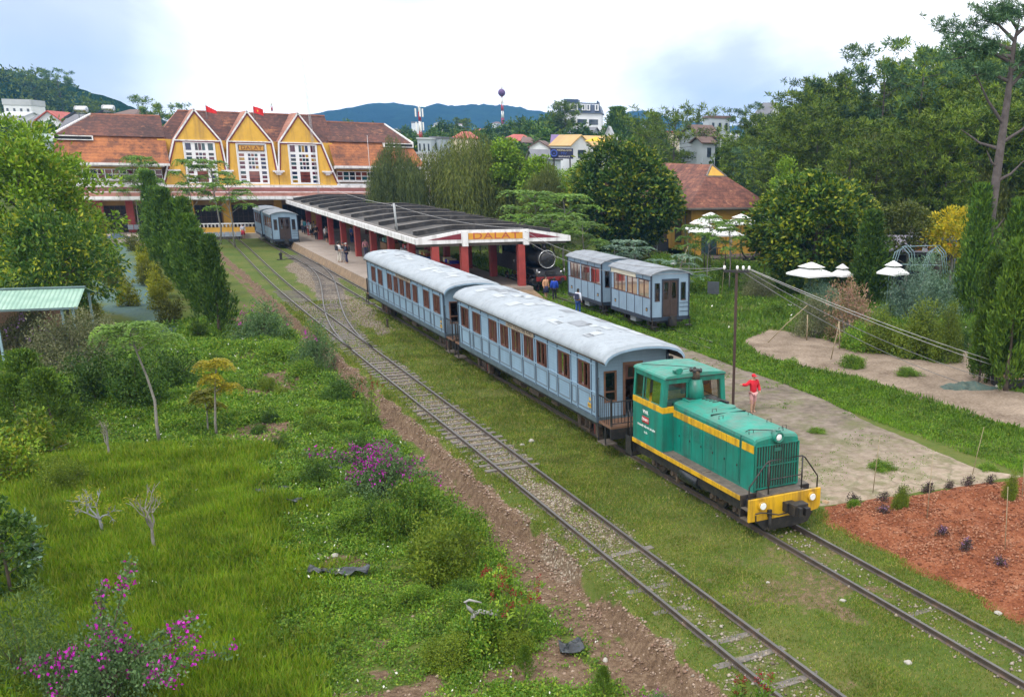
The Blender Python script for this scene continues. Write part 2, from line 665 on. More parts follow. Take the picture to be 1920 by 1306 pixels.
m, nt, bs = nodes('ground')
at = N(nt, 'ShaderNodeAttribute', attribute_name='mk')
sep = nt.nodes.new('ShaderNodeSeparateColor'); nt.links.new(at.outputs['Color'], sep.inputs[0])
nA = noise_t(nt, 0.35, 6, 0.65)
nB = noise_t(nt, 5.0, 5, 0.7)
nC = noise_t(nt, 38.0, 3, 0.6)
grassc = ramp(nt, [(0.28, (0.040, 0.075, 0.012)), (0.45, (0.07, 0.105, 0.018)), (0.6, (0.115, 0.125, 0.032)), (0.78, (0.18, 0.15, 0.07))], math_(nt, 'ADD', math_(nt, 'MULTIPLY', nA, 0.6), math_(nt, 'MULTIPLY', nB, 0.4)))
lushc = ramp(nt, [(0.3, (0.06, 0.11, 0.008)), (0.7, (0.11, 0.17, 0.012))], nB)
dirtc = ramp(nt, [(0.36, (0.055, 0.034, 0.020)), (0.5, (0.13, 0.085, 0.055)), (0.64, (0.235, 0.17, 0.115))], math_(nt, 'ADD', math_(nt, 'MULTIPLY', nC, 0.45), math_(nt, 'MULTIPLY', nB, 0.55)))
vor = N(nt, 'ShaderNodeTexVoronoi', Scale=13.0)
tcg = nt.nodes.new('ShaderNodeTexCoord'); nt.links.new(tcg.outputs['Object'], vor.inputs['Vector'])
sepv = nt.nodes.new('ShaderNodeSeparateColor'); nt.links.new(vor.outputs['Color'], sepv.inputs[0])
stonec = ramp(nt, [(0.0, (0.10, 0.075, 0.055)), (0.3, (0.21, 0.165, 0.125)), (0.65, (0.30, 0.25, 0.19)), (1.0, (0.42, 0.38, 0.32))], sepv.outputs[0])
stonec = mix(nt, stonec, (0.10, 0.075, 0.05), ramp(nt, [(0.35, (0, 0, 0)), (0.6, (0.9, 0.9, 0.9))], vor.outputs['Distance']))
bluec = ramp(nt, [(0.3, (0.055, 0.10, 0.115)), (0.5, (0.09, 0.15, 0.15)), (0.7, (0.10, 0.17, 0.10))], nB)


def brk(s, k=0.8):
	return ramp(nt, [(0.38, (0, 0, 0)), (0.62, (1, 1, 1))], math_(nt, 'ADD', s, math_(nt, 'MULTIPLY', math_(nt, 'SUBTRACT', nB, 0.5), k)))


at2 = N(nt, 'ShaderNodeAttribute', attribute_name='lush')
c = mix(nt, grassc, lushc, at2.outputs['Fac'])
c = mix(nt, c, bluec, sep.outputs[2])
c = mix(nt, c, dirtc, brk(sep.outputs[0]))
c = mix(nt, c, stonec, brk(sep.outputs[1]))
nt.links.new(c, bs.inputs['Base Color'])
bs.inputs['Roughness'].default_value = 0.95
bs.inputs['Specular IOR Level'].default_value = 0.15
bump(nt, bs, math_(nt, 'ADD', math_(nt, 'MULTIPLY', nB, 0.6), math_(nt, 'MULTIPLY', nC, 0.5)), 0.7, 0.06)
M_GROUND = m

me = grid_mesh('ground', GXX, GYY, GZZ, M_GROUND)
dm, sm_, bm_, lm_ = masks(GXX.ravel(), GYY.ravel())
a = me.attributes.new('mk', 'FLOAT_COLOR', 'POINT')
a.data.foreach_set('color', np.stack([dm, sm_, bm_, np.ones_like(dm)], -1).astype(np.float32).ravel())
a = me.attributes.new('lush', 'FLOAT', 'POINT')
a.data.foreach_set('value', lm_.astype(np.float32))
kind(link_mesh('ground', me), 'structure')


def sheet_over(name, poly, mat, step, lift, edge=0.25, nz=0.5, rough_fn=None, slope=0.35):
	"""a layer of loose or hard surface that dips under the ground round its outline"""
	xs = [p[0] for p in poly]; ys = [p[1] for p in poly]
	X, Y = np.meshgrid(np.arange(min(xs) - 1, max(xs) + 1, step), np.arange(min(ys) - 1, max(ys) + 1, step))
	sd_ = sdist(X, Y, poly) + fbm(X, Y, 1.1, 4) * nz
	Z = base_h(X, Y) + np.clip(sd_ * slope, -0.3, lift)
	if rough_fn is not None:
		Z = Z + rough_fn(X, Y, sd_)
	keep = (sd_[:-1, :-1] > -edge) | (sd_[1:, 1:] > -edge)
	return kind(link_mesh(name, grid_mesh(name, X, Y, Z, mat, keep)), 'structure')


# paving: an old concrete apron with cracked slabs at its near end
m, nt, bs = nodes('apron_concrete')
tcg = nt.nodes.new('ShaderNodeTexCoord')
n1 = noise_t(nt, 0.45, 6, 0.7); n2 = noise_t(nt, 3.0, 6, 0.7); n3 = noise_t(nt, 30, 3)
sepx = nt.nodes.new('ShaderNodeSeparateXYZ'); nt.links.new(tcg.outputs['Object'], sepx.inputs[0])
nearf = ramp(nt, [(0.0, (1, 1, 1)), (1.0, (0, 0, 0))], math_(nt, 'MULTIPLY', math_(nt, 'ADD', sepx.outputs[1], math_(nt, 'MULTIPLY', n1, 5.0)), 0.09))
grey = ramp(nt, [(0.38, (0.085, 0.068, 0.055)), (0.5, (0.16, 0.13, 0.105)), (0.62, (0.24, 0.20, 0.165))], math_(nt, 'ADD', math_(nt, 'MULTIPLY', n1, 0.55), math_(nt, 'MULTIPLY', n2, 0.45)))
pale = ramp(nt, [(0.3, (0.27, 0.20, 0.145)), (0.7, (0.44, 0.36, 0.28))], n2)
c = mix(nt, grey, pale, nearf)
vor = N(nt, 'ShaderNodeTexVoronoi', Scale=0.6, feature='DISTANCE_TO_EDGE')
wv = nt.nodes.new('ShaderNodeVectorMath'); wv.operation = 'ADD'
nt.links.new(tcg.outputs['Object'], wv.inputs[0]); nt.links.new(noise_t(nt, 1.2, 4, out=1), wv.inputs[1])
nt.links.new(wv.outputs[0], vor.inputs['Vector'])
crack = ramp(nt, [(0.012, (1, 1, 1)), (0.05, (0, 0, 0))], vor.outputs['Distance'])
c = mix(nt, c, ramp(nt, [(0.4, (0.10, 0.075, 0.05)), (0.6, (0.07, 0.10, 0.025))], n2), math_(nt, 'MULTIPLY', crack, math_(nt, 'ADD', math_(nt, 'MULTIPLY', nearf, 0.55), 0.05)))
weedy = ramp(nt, [(0.47, (0, 0, 0)), (0.62, (1, 1, 1))], noise_t(nt, 0.8, 9, 0.8))
c = mix(nt, c, (0.10, 0.115, 0.035), math_(nt, 'MULTIPLY', weedy, 0.62))
nt.links.new(c, bs.inputs['Base Color']); bs.inputs['Roughness'].default_value = 0.9; bs.inputs['Specular IOR Level'].default_value = 0.2
bump(nt, bs, math_(nt, 'SUBTRACT', n3, math_(nt, 'MULTIPLY', crack, 1.5)), 0.4, 0.02)
sheet_over('pavement', PAVE, m, 0.16, 0.045, 0.2, 0.35, lambda X, Y, s: fbm(X, Y, 2.0, 3) * 0.03)

# tilled red earth of the planting bed
m, nt, bs = nodes('red_earth')
n1 = noise_t(nt, 1.1, 6, 0.7); n2 = noise_t(nt, 14.0, 5, 0.7)
c = ramp(nt, [(0.36, (0.075, 0.026, 0.014)), (0.47, (0.185, 0.062, 0.030)), (0.56, (0.26, 0.10, 0.052)), (0.66, (0.36, 0.20, 0.125))], math_(nt, 'ADD', math_(nt, 'MULTIPLY', n1, 0.5), math_(nt, 'MULTIPLY', n2, 0.5)))
nt.links.new(c, bs.inputs['Base Color']); bs.inputs['Roughness'].default_value = 0.97; bs.inputs['Specular IOR Level'].default_value = 0.1
bump(nt, bs, n2, 0.8, 0.06)
def soil_h(x, y):
	X, Y = np.array([x]), np.array([y])
	s = sdist(X, Y, SOIL) + fbm(X, Y, 1.1, 4) * 0.7
	z = base_h(X, Y) + np.clip(s * 0.14, -0.3, 0.10) + sst(0.2, 1.2, s) * (fbm(X, Y, 0.5, 4) * 0.42 + fbm(X, Y, 2.2, 3) * 0.4 + 0.08)
	return max(float(z[0]), hz(x, y))


sheet_over('planting_bed_earth', SOIL, m, 0.09, 0.10, 0.3, 0.7, lambda X, Y, s: sst(0.2, 1.2, s) * (fbm(X, Y, 0.5, 4) * 0.42 + fbm(X, Y, 2.2, 3) * 0.4 + 0.08), 0.14)

# wood chip and gravel track on the far side
m, nt, bs = nodes('chip_path')
n1 = noise_t(nt, 0.5, 5, 0.65); n2 = noise_t(nt, 9.0, 5, 0.75)
c = ramp(nt, [(0.36, (0.105, 0.075, 0.055)), (0.48, (0.205, 0.16, 0.122)), (0.62, (0.32, 0.255, 0.20))], math_(nt, 'ADD', math_(nt, 'MULTIPLY', n1, 0.45), math_(nt, 'MULTIPLY', n2, 0.55)))
nt.links.new(c, bs.inputs['Base Color']); bs.inputs['Roughness'].default_value = 0.95; bs.inputs['Specular IOR Level'].default_value = 0.1
bump(nt, bs, n2, 0.8, 0.05)
sheet_over('gravel_path', MULCH, m, 0.16, 0.06, 0.4, 1.6, lambda X, Y, s: fbm(X, Y, 1.2, 4) * 0.06, 0.15)
# ------------------------------------------------------------------ rolling stock
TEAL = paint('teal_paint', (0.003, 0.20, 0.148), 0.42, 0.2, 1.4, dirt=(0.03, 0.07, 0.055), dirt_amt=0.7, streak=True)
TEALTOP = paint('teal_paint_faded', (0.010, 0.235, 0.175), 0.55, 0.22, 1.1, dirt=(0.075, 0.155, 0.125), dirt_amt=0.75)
YEL = paint('yellow_paint', (0.62, 0.36, 0.012), 0.42, 0.15, 2.0, dirt=(0.16, 0.09, 0.03), dirt_amt=0.62, streak=True)
BLK = paint('black_iron', (0.016, 0.016, 0.018), 0.55, 0.4, 3.0, dirt=(0.07, 0.055, 0.04), dirt_amt=0.5)
BOGIE = paint('greasy_iron', (0.045, 0.036, 0.030), 0.75, 0.5, 4.0, dirt=(0.15, 0.10, 0.065), dirt_amt=0.75)
DECK = paint('worn_deck', (0.10, 0.085, 0.072), 0.7, 0.3, 2.5, dirt=(0.20, 0.16, 0.12), dirt_amt=0.5)
STEEL = paint('bright_steel', (0.55, 0.56, 0.58), 0.25, 0.1, 4.0, metal=0.9)
LENS = paint('lamp_lens', (0.75, 0.78, 0.8), 0.08, 0.1, 5.0, spec=1.0)
WHT = paint('white_paint', (0.78, 0.78, 0.77), 0.5, 0.06, 3.0)
REDP = paint('red_plate', (0.38, 0.02, 0.03), 0.45, 0.2, 6.0)
SEAM = paint('seam_dark', (0.01, 0.03, 0.028), 0.8, 0.2, 6.0)
CLEAR = clear_glass('cab_glass', (0.72, 0.78, 0.78))
CABIN = paint('cab_interior', (0.10, 0.12, 0.115), 0.7, 0.3, 2.0)


def locomotive():
	t = thing('diesel_locomotive', 'green diesel locomotive with yellow stripes and buffer beam hauling the blue coaches', 'locomotive', (0, 0, 0))
	# frame and deck
	b = MB()
	b.box(-1.14, 1.14, 0.5, 6.98, 0.93, 1.05, 0)
	for s in (-1, 1):
		b.box(s * 1.14 - 0.0, s * 1.14 + s * 0.015, 0.5, 6.98, 0.9, 1.04, 1) if s > 0 else b.box(-1.155, -1.14, 0.5, 6.98, 0.9, 1.04, 1)
	b.box(-1.06, -0.80, 2.6, 4.5, 1.05, 1.075, 0)
	b.box(-0.62, 0.66, 0.06, 0.5, 0.93, 1.10, 0)
	b.box(-1.0, 1.0, 0.3, 7.1, 0.55, 0.93, 2)
	b.build('deck', [DECK, YEL, BLK], t, 0.008)
	# buffer beam
	b = MB()
	b.prism([(-1.18, 0.43), (-0.9, 0.43), (0.9, 0.43), (1.12, 0.46), (1.19, 0.56), (1.19, 1.06), (-1.18, 1.06)], 'y', -0.02, 0.06, 0)
	bb = b.build('buffer_beam', [YEL], t, 0.01)
	for x, z in ((-0.78, 0.86), (0.86, 0.86)):
		b = MB(); b.cyl((x, 0, z), (x, -0.10, z), 0.135, 0.125, 16, 0)
		h = b.build('headlight', [YEL], bb)
		b = MB(); b.cyl((x, -0.101, z), (x, -0.115, z), 0.10, 0.085, 16, 0)
		b.build('lens', [LENS], h)
	b = MB()
	b.prism([(-0.95, 0.43), (0.98, 0.43), (0.80, 0.13), (0.55, 0.09), (-0.45, 0.09), (-0.70, 0.16)], 'y', -0.0, 0.08, 0)
	b.build('rail_guard', [BLK], t, 0.01)
	b = MB()
	b.box(-0.10, 0.22, -0.22, 0.0, 0.60, 0.86, 0)
	b.box(-0.04, 0.42, -0.50, -0.20, 0.56, 0.88, 0)
	b.box(0.02, 0.12, -0.66, -0.48, 0.60, 0.84, 0)
	b.box(0.24, 0.40, -0.64, -0.48, 0.58, 0.80, 0)
	b.tube([(-1.0, -0.05, 0.66), (-0.85, -0.12, 0.70), (-0.70, -0.1, 0.66), (-0.3, -0.16, 0.56), (0.0, -0.2, 0.60)], 0.022, 6, 0)
	b.box(-0.60, -0.48, -0.10, -0.02, 0.52, 0.72, 0)
	b.tube([(-0.53, -0.06, 0.55), (-0.54, -0.1, 0.35), (-0.53, -0.08, 0.2)], 0.05, 8, 0)
	b.tube([(-0.98, -0.05, 0.62), (-0.97, -0.05, 0.4)], 0.02, 6, 0)
	b.build('coupler', [BLK], t, 0.012)
	# steps beside the beam
	for s in (-1, 1):
		b = MB()
		xa, xb = sorted((s * 0.66, s * 1.14))
		b.box(xa, xb, 0.46, 0.5, 0.40, 1.04, 0)
		b.box(xa, xb, 0.06, 0.46, 0.40, 0.44, 1)
		b.box(xa, xb, 0.08, 0.46, 0.70, 0.72, 1)
		b.build('step', [BLK, DECK], t)
	# hood
	b = MB()
	prof = [(-0.735, 1.05), (-0.735, 2.44), (-0.71, 2.52), (-0.64, 2.575), (-0.5, 2.60), (0, 2.64), (0.5, 2.60), (0.64, 2.575), (0.71, 2.52), (0.735, 2.44), (0.735, 1.05)]
	k = len(prof)
	sec = []
	for y, dz, sx in ((0.50, -0.10, 0.985), (0.53, -0.03, 0.995), (0.60, 0.0, 1), (5.14, 0.02, 1)):
		sec.append([(x * sx, y, z + (dz if z > 2.3 else 0)) for x, z in prof])
	vs = [p for s in sec for p in s]
	fs = [(j * k + i, j * k + i + 1, (j + 1) * k + i + 1, (j + 1) * k + i) for j in range(3) for i in range(k - 1)]
	fs += [tuple(range(k)), tuple(range(4 * k - 1, 3 * k - 1, -1))]
	b.add(vs, fs, 0)
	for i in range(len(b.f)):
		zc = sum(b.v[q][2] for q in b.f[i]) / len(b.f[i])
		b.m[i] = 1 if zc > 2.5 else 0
	b.box(-0.742, -0.733, 0.505, 1.10, 2.15, 2.37, 2); b.box(0.733, 0.742, 0.505, 5.1, 2.15, 2.37, 2)
	for y in (1.17,):
		b.box(-0.742, 0.742, y - 0.008, y + 0.008, 1.1, 2.50, 3)
	b.box(-0.6, 0.6, 2.998, 3.012, 2.60, 2.648, 3)
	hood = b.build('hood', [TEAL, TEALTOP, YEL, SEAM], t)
	ys = [1.22, 1.88, 2.52, 3.18, 3.84, 4.48, 5.13]
	for i in range(6):
		for s in (-1, 1):
			if s > 0 and i not in (0, 1):
				continue
			b = MB()
			y0, y1 = ys[i] + 0.014, ys[i + 1] - 0.014
			xa, xb = sorted((s * 0.733, s * 0.752))
			b.box(xa, xb, y0, y1, 1.16, 2.13, 0)
			b.box(xa, xb, y0, y1, 2.15, 2.36, 1)
			if i in (2, 3, 4):
				for q in range(7):
					z = 1.72 + q * 0.052
					b.box(min(s * 0.752, s * 0.766), max(s * 0.752, s * 0.766), y0 + 0.12, y1 - 0.12, z, z + 0.022, 0)
				for q in range(3):
					z = 2.19 + q * 0.05
					b.box(min(s * 0.752, s * 0.764), max(s * 0.752, s * 0.764), y0 + 0.14, y1 - 0.14, z, z + 0.02, 1)
			b.box(min(s * 0.752, s * 0.772), max(s * 0.752, s * 0.772), y0 + 0.05, y0 + 0.09, 1.60, 1.66, 2)
			b.build('hood_door', [TEAL, YEL, BLK], hood, 0.004)
	# grille
	b = MB()
	b.box(-0.70, 0.70, 0.47, 0.51, 1.14, 2.36, 0)
	for i in range(17):
		x = -0.68 + i * 1.36 / 16
		b.box(x - 0.014, x + 0.014, 0.44, 0.475, 1.15, 2.35, 1)
	for i in range(26):
		z = 1.2 + i * 0.044
		b.box(-0.69, 0.69, 0.468, 0.472, z, z + 0.012, 2)
	for z in (1.14, 1.76, 2.34):
		b.box(-0.70, 0.70, 0.435, 0.478, z, z + 0.03, 1)
	for x in (-0.71, 0.695):
		b.box(x, x + 0.02, 0.43, 0.48, 1.13, 2.37, 1)
	b.box(-0.12, 0.12, 0.43, 0.44, 2.16, 2.26, 1)
	b.build('radiator_grille', [BLK, TEAL, BOGIE], t)
	# headlamp in the hood
	b = MB()
	b.cyl((0, 0.62, 2.55), (0, 0.40, 2.55), 0.165, 0.165, 20, 0)
	b.ring((0, 0.40, 2.55), 0.135, 0.028, 'y', 22, 6, 0)
	b.box(-0.06, 0.06, 0.42, 0.5, 2.71, 2.74, 0)
	hl = b.build('headlight', [TEAL], t)
	b = MB(); b.ball((0, 0.41, 2.55), (0.10, 0.035, 0.10), 14, 8, 0); b.build('lens', [LENS], hl)
	# grab irons, hatch, louvred hump
	b = MB()
	for x, y in ((-0.55, 0.95), (0.55, 0.95), (-0.5, 2.6), (0.5, 2.6), (0.3, 0.75), (-0.3, 3.3), (0.55, 1.7)):
		z = 2.64 - 0.07 * abs(x)
		b.tube([(x - 0.07, y, z - 0.03), (x - 0.07, y, z + 0.09), (x + 0.07, y, z + 0.09), (x + 0.07, y, z - 0.03)], 0.011, 6, 0)
	b.tube([(-0.60, 1.15, 2.6), (-0.58, 1.0, 2.69), (-0.2, 0.72, 2.70), (0.05, 0.70, 2.66)], 0.012, 6, 0)
	b.build('grab_iron', [BLK], t)
	b = MB()
	b.box(-0.42, -0.02, 4.62, 5.02, 2.63, 2.675, 0)
	b.box(-0.36, -0.08, 4.68, 4.96, 2.675, 2.69, 1)
	b.box(0.35, 0.66, 4.3, 4.9, 2.61, 2.66, 1)
	b.box(0.50, 0.62, 3.95, 4.2, 2.60, 2.70, 1)
	b.build('roof_hatch', [TEALTOP, BLK], t, 0.006)
	b = MB()
	vs, fs = [], []
	L = 14
	for j in range(L + 1):
		f = j / L
		y = 4.75 - 1.25 * f
		x = 0.05 + 0.25 * f
		hgt = 0.085 * math.sin(PI * (0.12 + 0.88 * f)) ** 0.5 if f < 1 else 0
		wd = 0.26 + 0.02 * f
		for i in range(9):
			a = PI * i / 8
			vs.append((x - wd * math.cos(a), y, 2.625 + hgt * math.sin(a)))
	for j in range(L):
		for i in range(8):
			fs.append((j * 9 + i, j * 9 + i + 1, (j + 1) * 9 + i + 1, (j + 1) * 9 + i))
	b.add(vs, fs, 0, True)
	b.ball((0.32, 3.62, 2.635), (0.30, 0.25, 0.06), 18, 8, 0)
	for j in range(4):
		y = 4.5 - j * 0.16
		b.box(0.0 + j * 0.03, 0.2 + j * 0.03, y, y + 0.03, 2.70, 2.722, 1)
	b.build('exhaust_cover', [TEALTOP, BLK], t)
	# cab
	b = MB()
	x0, x1, y0, y1 = -1.13, 1.13, 4.96, 6.96
	b.box(x0, x1, y0, y1, 1.04, 2.26, 0)
	b.box(x0 - 0.004, x1 + 0.004, y0 - 0.004, y1 + 0.004, 2.262, 2.455, 1)
	zt = 3.30
	ins = 0.07
	def post(xa, ya, w, d):
		"""a corner or mullion post leaning with the cab side"""
		s = -1 if xa < 0 else 1
		def q(z):
			o = ins * (z - 2.45) / (zt - 2.45)
			return o
		lo, hi = q(2.45), q(zt)
		vs = []
		for z, o in ((2.45, lo), (zt, hi)):
			for dx, dy in ((0, 0), (w, 0), (w, d), (0, d)):
				vs.append((xa - s * o + dx * (-s), ya + dy, z))
		b.add(vs, [(0, 1, 2, 3), (4, 5, 6, 7), (0, 1, 5, 4), (1, 2, 6, 5), (2, 3, 7, 6), (3, 0, 4, 7)], 0)
	for x in (x0, x1):
		post(x, y0, 0.16, 0.22); post(x, y1 - 0.10, 0.10, 0.10)
		post(x, 6.28, 0.04, 0.05)
	b.box(-0.28, 0.24, y0 + 0.02, y0 + 0.10, 2.45, 3.2, 0)
	# header under the roof
	xa, xb = x0 + ins - 0.01, x1 - ins + 0.01
	b.box(xa, xb, y0 - 0.004, y0 + 0.10, 3.16, 3.34, 0)
	b.box(xa, xb, y1 - 0.1, y1 - 0.002, 3.12, 3.34, 0)
	for s in (-1, 1):
		b.box(*sorted((s * (1.13 - ins + 0.01), s * (1.13 - ins - 0.06))), y0 + 0.1, y1 - 0.1, 3.17, 3.34, 0)
	b.box(x0 + 0.1, x1 - 0.1, y1 - 0.08, y1 - 0.04, 2.45, 3.15, 2)
	# dark inside: desk and seat back
	b.box(-0.9, 0.9, 5.1, 5.5, 2.45, 2.56, 2)
	b.box(0.3, 0.8, 6.3, 6.4, 2.45, 2.85, 2)
	cab = b.build('cab', [TEAL, YEL, CABIN], t, 0.012)
	b = MB()
	prof = [(-1.085, 3.32), (-1.06, 3.385), (-0.95, 3.42), (-0.5, 3.455), (0, 3.47), (0.5, 3.455), (0.95, 3.42), (1.06, 3.385), (1.085, 3.32)]
	b.prism(prof, 'y', 4.90, 7.02, 0)
	b.box(-1.05, 1.05, 4.885, 4.90, 3.32, 3.345, 1)
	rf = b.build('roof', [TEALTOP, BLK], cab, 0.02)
	for a_, b_ in ((-0.97, -0.28), (0.24, 0.97)):
		b = MB()
		b.face([(a_, y0 + 0.03, 2.5), (b_, y0 + 0.03, 2.5), (b_ - (0.04 if b_ > 0.5 else 0), y0 + 0.05, 3.18), (a_ + (0.04 if a_ < -0.5 else 0), y0 + 0.05, 3.18)], 0)
		b.build('windscreen', [CLEAR], cab)
	for s in (-1, 1):
		for ya, yb in ((5.20, 5.72), (5.76, 6.26), (6.34, 6.84)):
			if s < 0 and ya == 5.76:
				ya, yb, off = 5.95, 6.26, 0.03
			else:
				off = 0.0
			b = MB()
			xo = s * 1.115
			b.face([(xo - s * (0.01 + off), ya, 2.47), (xo - s * (0.01 + off), yb, 2.47), (xo - s * (0.07 + off), yb, 3.16), (xo - s * (0.07 + off), ya, 3.16)], 0)
			b.box(min(xo - s * 0.02, xo), max(xo - s * 0.02, xo), ya - 0.02, yb + 0.02, 2.46, 2.485, 1)
			b.build('side_window', [CLEAR, TEAL], cab)
	# stack, horns, cable
	b = MB()
	b.tube([(0, 4.90, 2.60), (0, 4.90, 2.95), (0, 4.91, 3.25)], [0.27, 0.235, 0.19], 16, 0)
	b.tube([(0, 4.91, 3.25), (0, 4.91, 3.55)], [0.125, 0.12], 14, 1)
	b.ring((0, 4.91, 3.55), 0.115, 0.02, 'z', 16, 6, 2)
	for k in range(5):
		a = k * 1.3
		b.ball((0.16 * math.cos(a), 4.91 + 0.16 * math.sin(a), 3.53), 0.055, 8, 6, 2)
	b.build('exhaust_stack', [TEAL, BOGIE, BLK], t)
	b = MB()
	b.tube([(-0.62, 5.08, 3.54), (-0.62, 4.9, 3.54)], [0.035, 0.09], 12, 0)
	b.tube([(-0.50, 5.16, 3.54), (-0.50, 4.98, 3.54)], [0.03, 0.08], 12, 0)
	b.box(-0.66, -0.46, 5.08, 5.2, 3.42, 3.54, 0)
	b.build('horn', [TEAL], t)
	b = MB()
	b.tube([(-0.5, 5.15, 3.52), (-0.2, 5.1, 3.56), (0.0, 4.95, 3.62)], 0.012, 6, 0)
	b.tube([(-0.9, 6.8, 3.45), (-0.2, 5.7, 3.53), (0.02, 4.95, 3.60)], 0.010, 6, 0)
	b.build('cable', [BLK], t)
	# front handrail
	b = MB()
	r = 0.022
	b.tube([(-1.11, 0.1, 0.6), (-1.12, 0.1, 1.38), (-0.60, 0.1, 1.98), (-0.48, 0.1, 2.04), (0.58, 0.1, 2.04), (0.68, 0.1, 1.98), (1.14, 0.1, 1.38), (1.14, 0.1, 0.96)], r, 8, 0)
	b.tube([(-0.50, 0.1, 2.03), (-0.50, 0.1, 1.0)], r, 8, 0); b.tube([(0.60, 0.1, 2.03), (0.60, 0.1, 1.0)], r, 8, 0)
	b.tube([(-0.50, 0.1, 1.50), (0.60, 0.1, 1.50)], r * 0.8, 8, 0)
	b.build('handrail', [BLK], t)
	for s in (-1, 1):
		b = MB()
		b.tube([(s * 1.15, 7.02, 0.6), (s * 1.17, 7.05, 1.7), (s * 1.15, 7.25, 1.9), (s * 1.12, 7.35, 0.8)], 0.02, 8, 0)
		b.tube([(s * 1.15, 6.95, 1.25), (s * 1.19, 6.95, 1.30), (s * 1.19, 6.95, 1.95), (s * 1.15, 6.95, 2.0)], 0.014, 6, 0)
		b.build('handrail', [BLK], t)
	b = MB()
	b.box(-1.1, 1.1, 7.02, 7.1, 0.45, 1.0, 0)
	for s in (-1, 1):
		b.box(*sorted((s * 0.7, s * 1.16)), 7.1, 7.45, 0.35, 0.39, 0)
		b.box(*sorted((s * 1.13, s * 1.16)), 7.02, 7.45, 0.35, 1.0, 0)
	b.box(-0.12, 0.12, 7.1, 7.6, 0.55, 0.85, 0)
	b.build('rear_beam', [BLK], t)
	# running gear
	for yc in (1.75, 5.35):
		b = MB()
		for s in (-1, 1):
			b.box(*sorted((s * 0.62, s * 0.74)), yc - 1.05, yc + 1.05, 0.42, 0.66, 0)
			for dy in (-0.62, 0.62):
				b.box(*sorted((s * 0.66, s * 0.86)), yc + dy - 0.17, yc + dy + 0.17, 0.28, 0.60, 0)
				b.cyl((s * 0.86, yc + dy, 0.42), (s * 0.92, yc + dy, 0.42), 0.11, 0.09, 10, 0)
			for dy in (-0.25, 0.0, 0.25):
				b.tube([(s * 0.78, yc + dy, 0.40), (s * 0.78, yc + dy, 0.78)], 0.075, 10, 0)
			b.box(*sorted((s * 0.70, s * 0.90)), yc - 0.95, yc - 0.85, 0.2, 0.7, 0)
			b.box(*sorted((s * 0.60, s * 0.82)), yc - 0.40, yc + 0.40, 0.66, 0.82, 0)
		b.box(-0.7, 0.7, yc - 0.14, yc + 0.14, 0.44, 0.62, 0)
		bo = b.build('bogie', [BOGIE], t, 0.01)
		for dy in (-0.62, 0.62):
			b = MB()
			for s in (-1, 1):
				b.cyl((s * 0.46, yc + dy, 0.38), (s * 0.58, yc + dy, 0.38), 0.38, 0.38, 22, 0)
				b.cyl((s * 0.585, yc + dy, 0.38), (s * 0.60, yc + dy, 0.38), 0.30, 0.30, 22, 1)
			b.cyl((-0.6, yc + dy, 0.38), (0.6, yc + dy, 0.38), 0.07, 0.07, 10, 0)
			b.build('wheelset', [BLK, BOGIE], bo)
	b = MB()
	b.tube([(-0.86, 3.0, 0.62), (-0.86, 3.05, 0.62), (-0.86, 4.05, 0.62), (-0.86, 4.1, 0.62)], [0.2, 0.235, 0.235, 0.2], 18, 0)
	b.tube([(-0.84, 2.4, 0.60), (-0.84, 2.9, 0.60)], 0.16, 14, 0)
	b.box(-0.9, -0.5, 4.15, 4.4, 0.4, 0.8, 0)
	b.box(-0.84, -0.7, 2.6, 4.2, 0.5, 0.6, 0)
	b.build('air_tank', [paint('tank_black', (0.02, 0.024, 0.03), 0.3, 0.3, 2.0)], t)
	# lettering on the cab side
	pl = MB(); pl.box(-1.15, -1.131, 5.84, 6.28, 1.72, 1.92, 0)
	plate = pl.build('number_plate', [REDP], t, 0.004)
	rot = (PI / 2, 0, -PI / 2)
	text_obj('lettering', 'D5H011', 0.13, WHT, plate, (-1.152, 6.06, 1.82), rot, 0.004)
	text_obj('lettering', 'VNR', 0.17, WHT, t, (-1.134, 6.07, 2.06), rot, 0.004, 1, 1.1)
	text_obj('lettering', 'XÍ NGHIỆP ĐẦU MÁY SÀI GÒN', 0.085, WHT, t, (-1.134, 6.03, 1.58), rot, 0.004)
	text_obj('lettering', '15 tấn', 0.085, WHT, t, (-1.134, 6.06, 1.40), rot, 0.004)
	return t


locomotive()

# coaches -----------------------------------------------------------------
def siding(name, col):
	if name in _M:
		return _M[name]
	m, nt, bs = nodes(name)
	n = noise_t(nt, 1.1, 6, 0.65)
	c = ramp(nt, [(0.3, tuple(x * 0.86 for x in col)), (0.7, tuple(min(1, x * 1.1) for x in col))], n)
	d = ramp(nt, [(0.52, (0, 0, 0)), (0.78, (0.55, 0.55, 0.55))], noise_t(nt, 2.0, 6, 0.7, scl=(1, 1, 0.2)))
	c = mix(nt, c, tuple(x * 0.55 for x in col), d)
	tcx = nt.nodes.new('ShaderNodeTexCoord'); sx = nt.nodes.new('ShaderNodeSeparateXYZ'); nt.links.new(tcx.outputs['Object'], sx.inputs[0])
	fr = math_(nt, 'FRACT', math_(nt, 'MULTIPLY', sx.outputs[2], 9.0))
	gr = ramp(nt, [(0.0, (1, 1, 1)), (0.10, (0, 0, 0)), (1.0, (0, 0, 0))], fr)
	c = mix(nt, c, tuple(x * 0.6 for x in col), math_(nt, 'MULTIPLY', gr, 0.75))
	nt.links.new(c, bs.inputs['Base Color'])
	bs.inputs['Roughness'].default_value = 0.55
	bump(nt, bs, gr, -0.4, 0.012)
	_M[name] = m
	return m


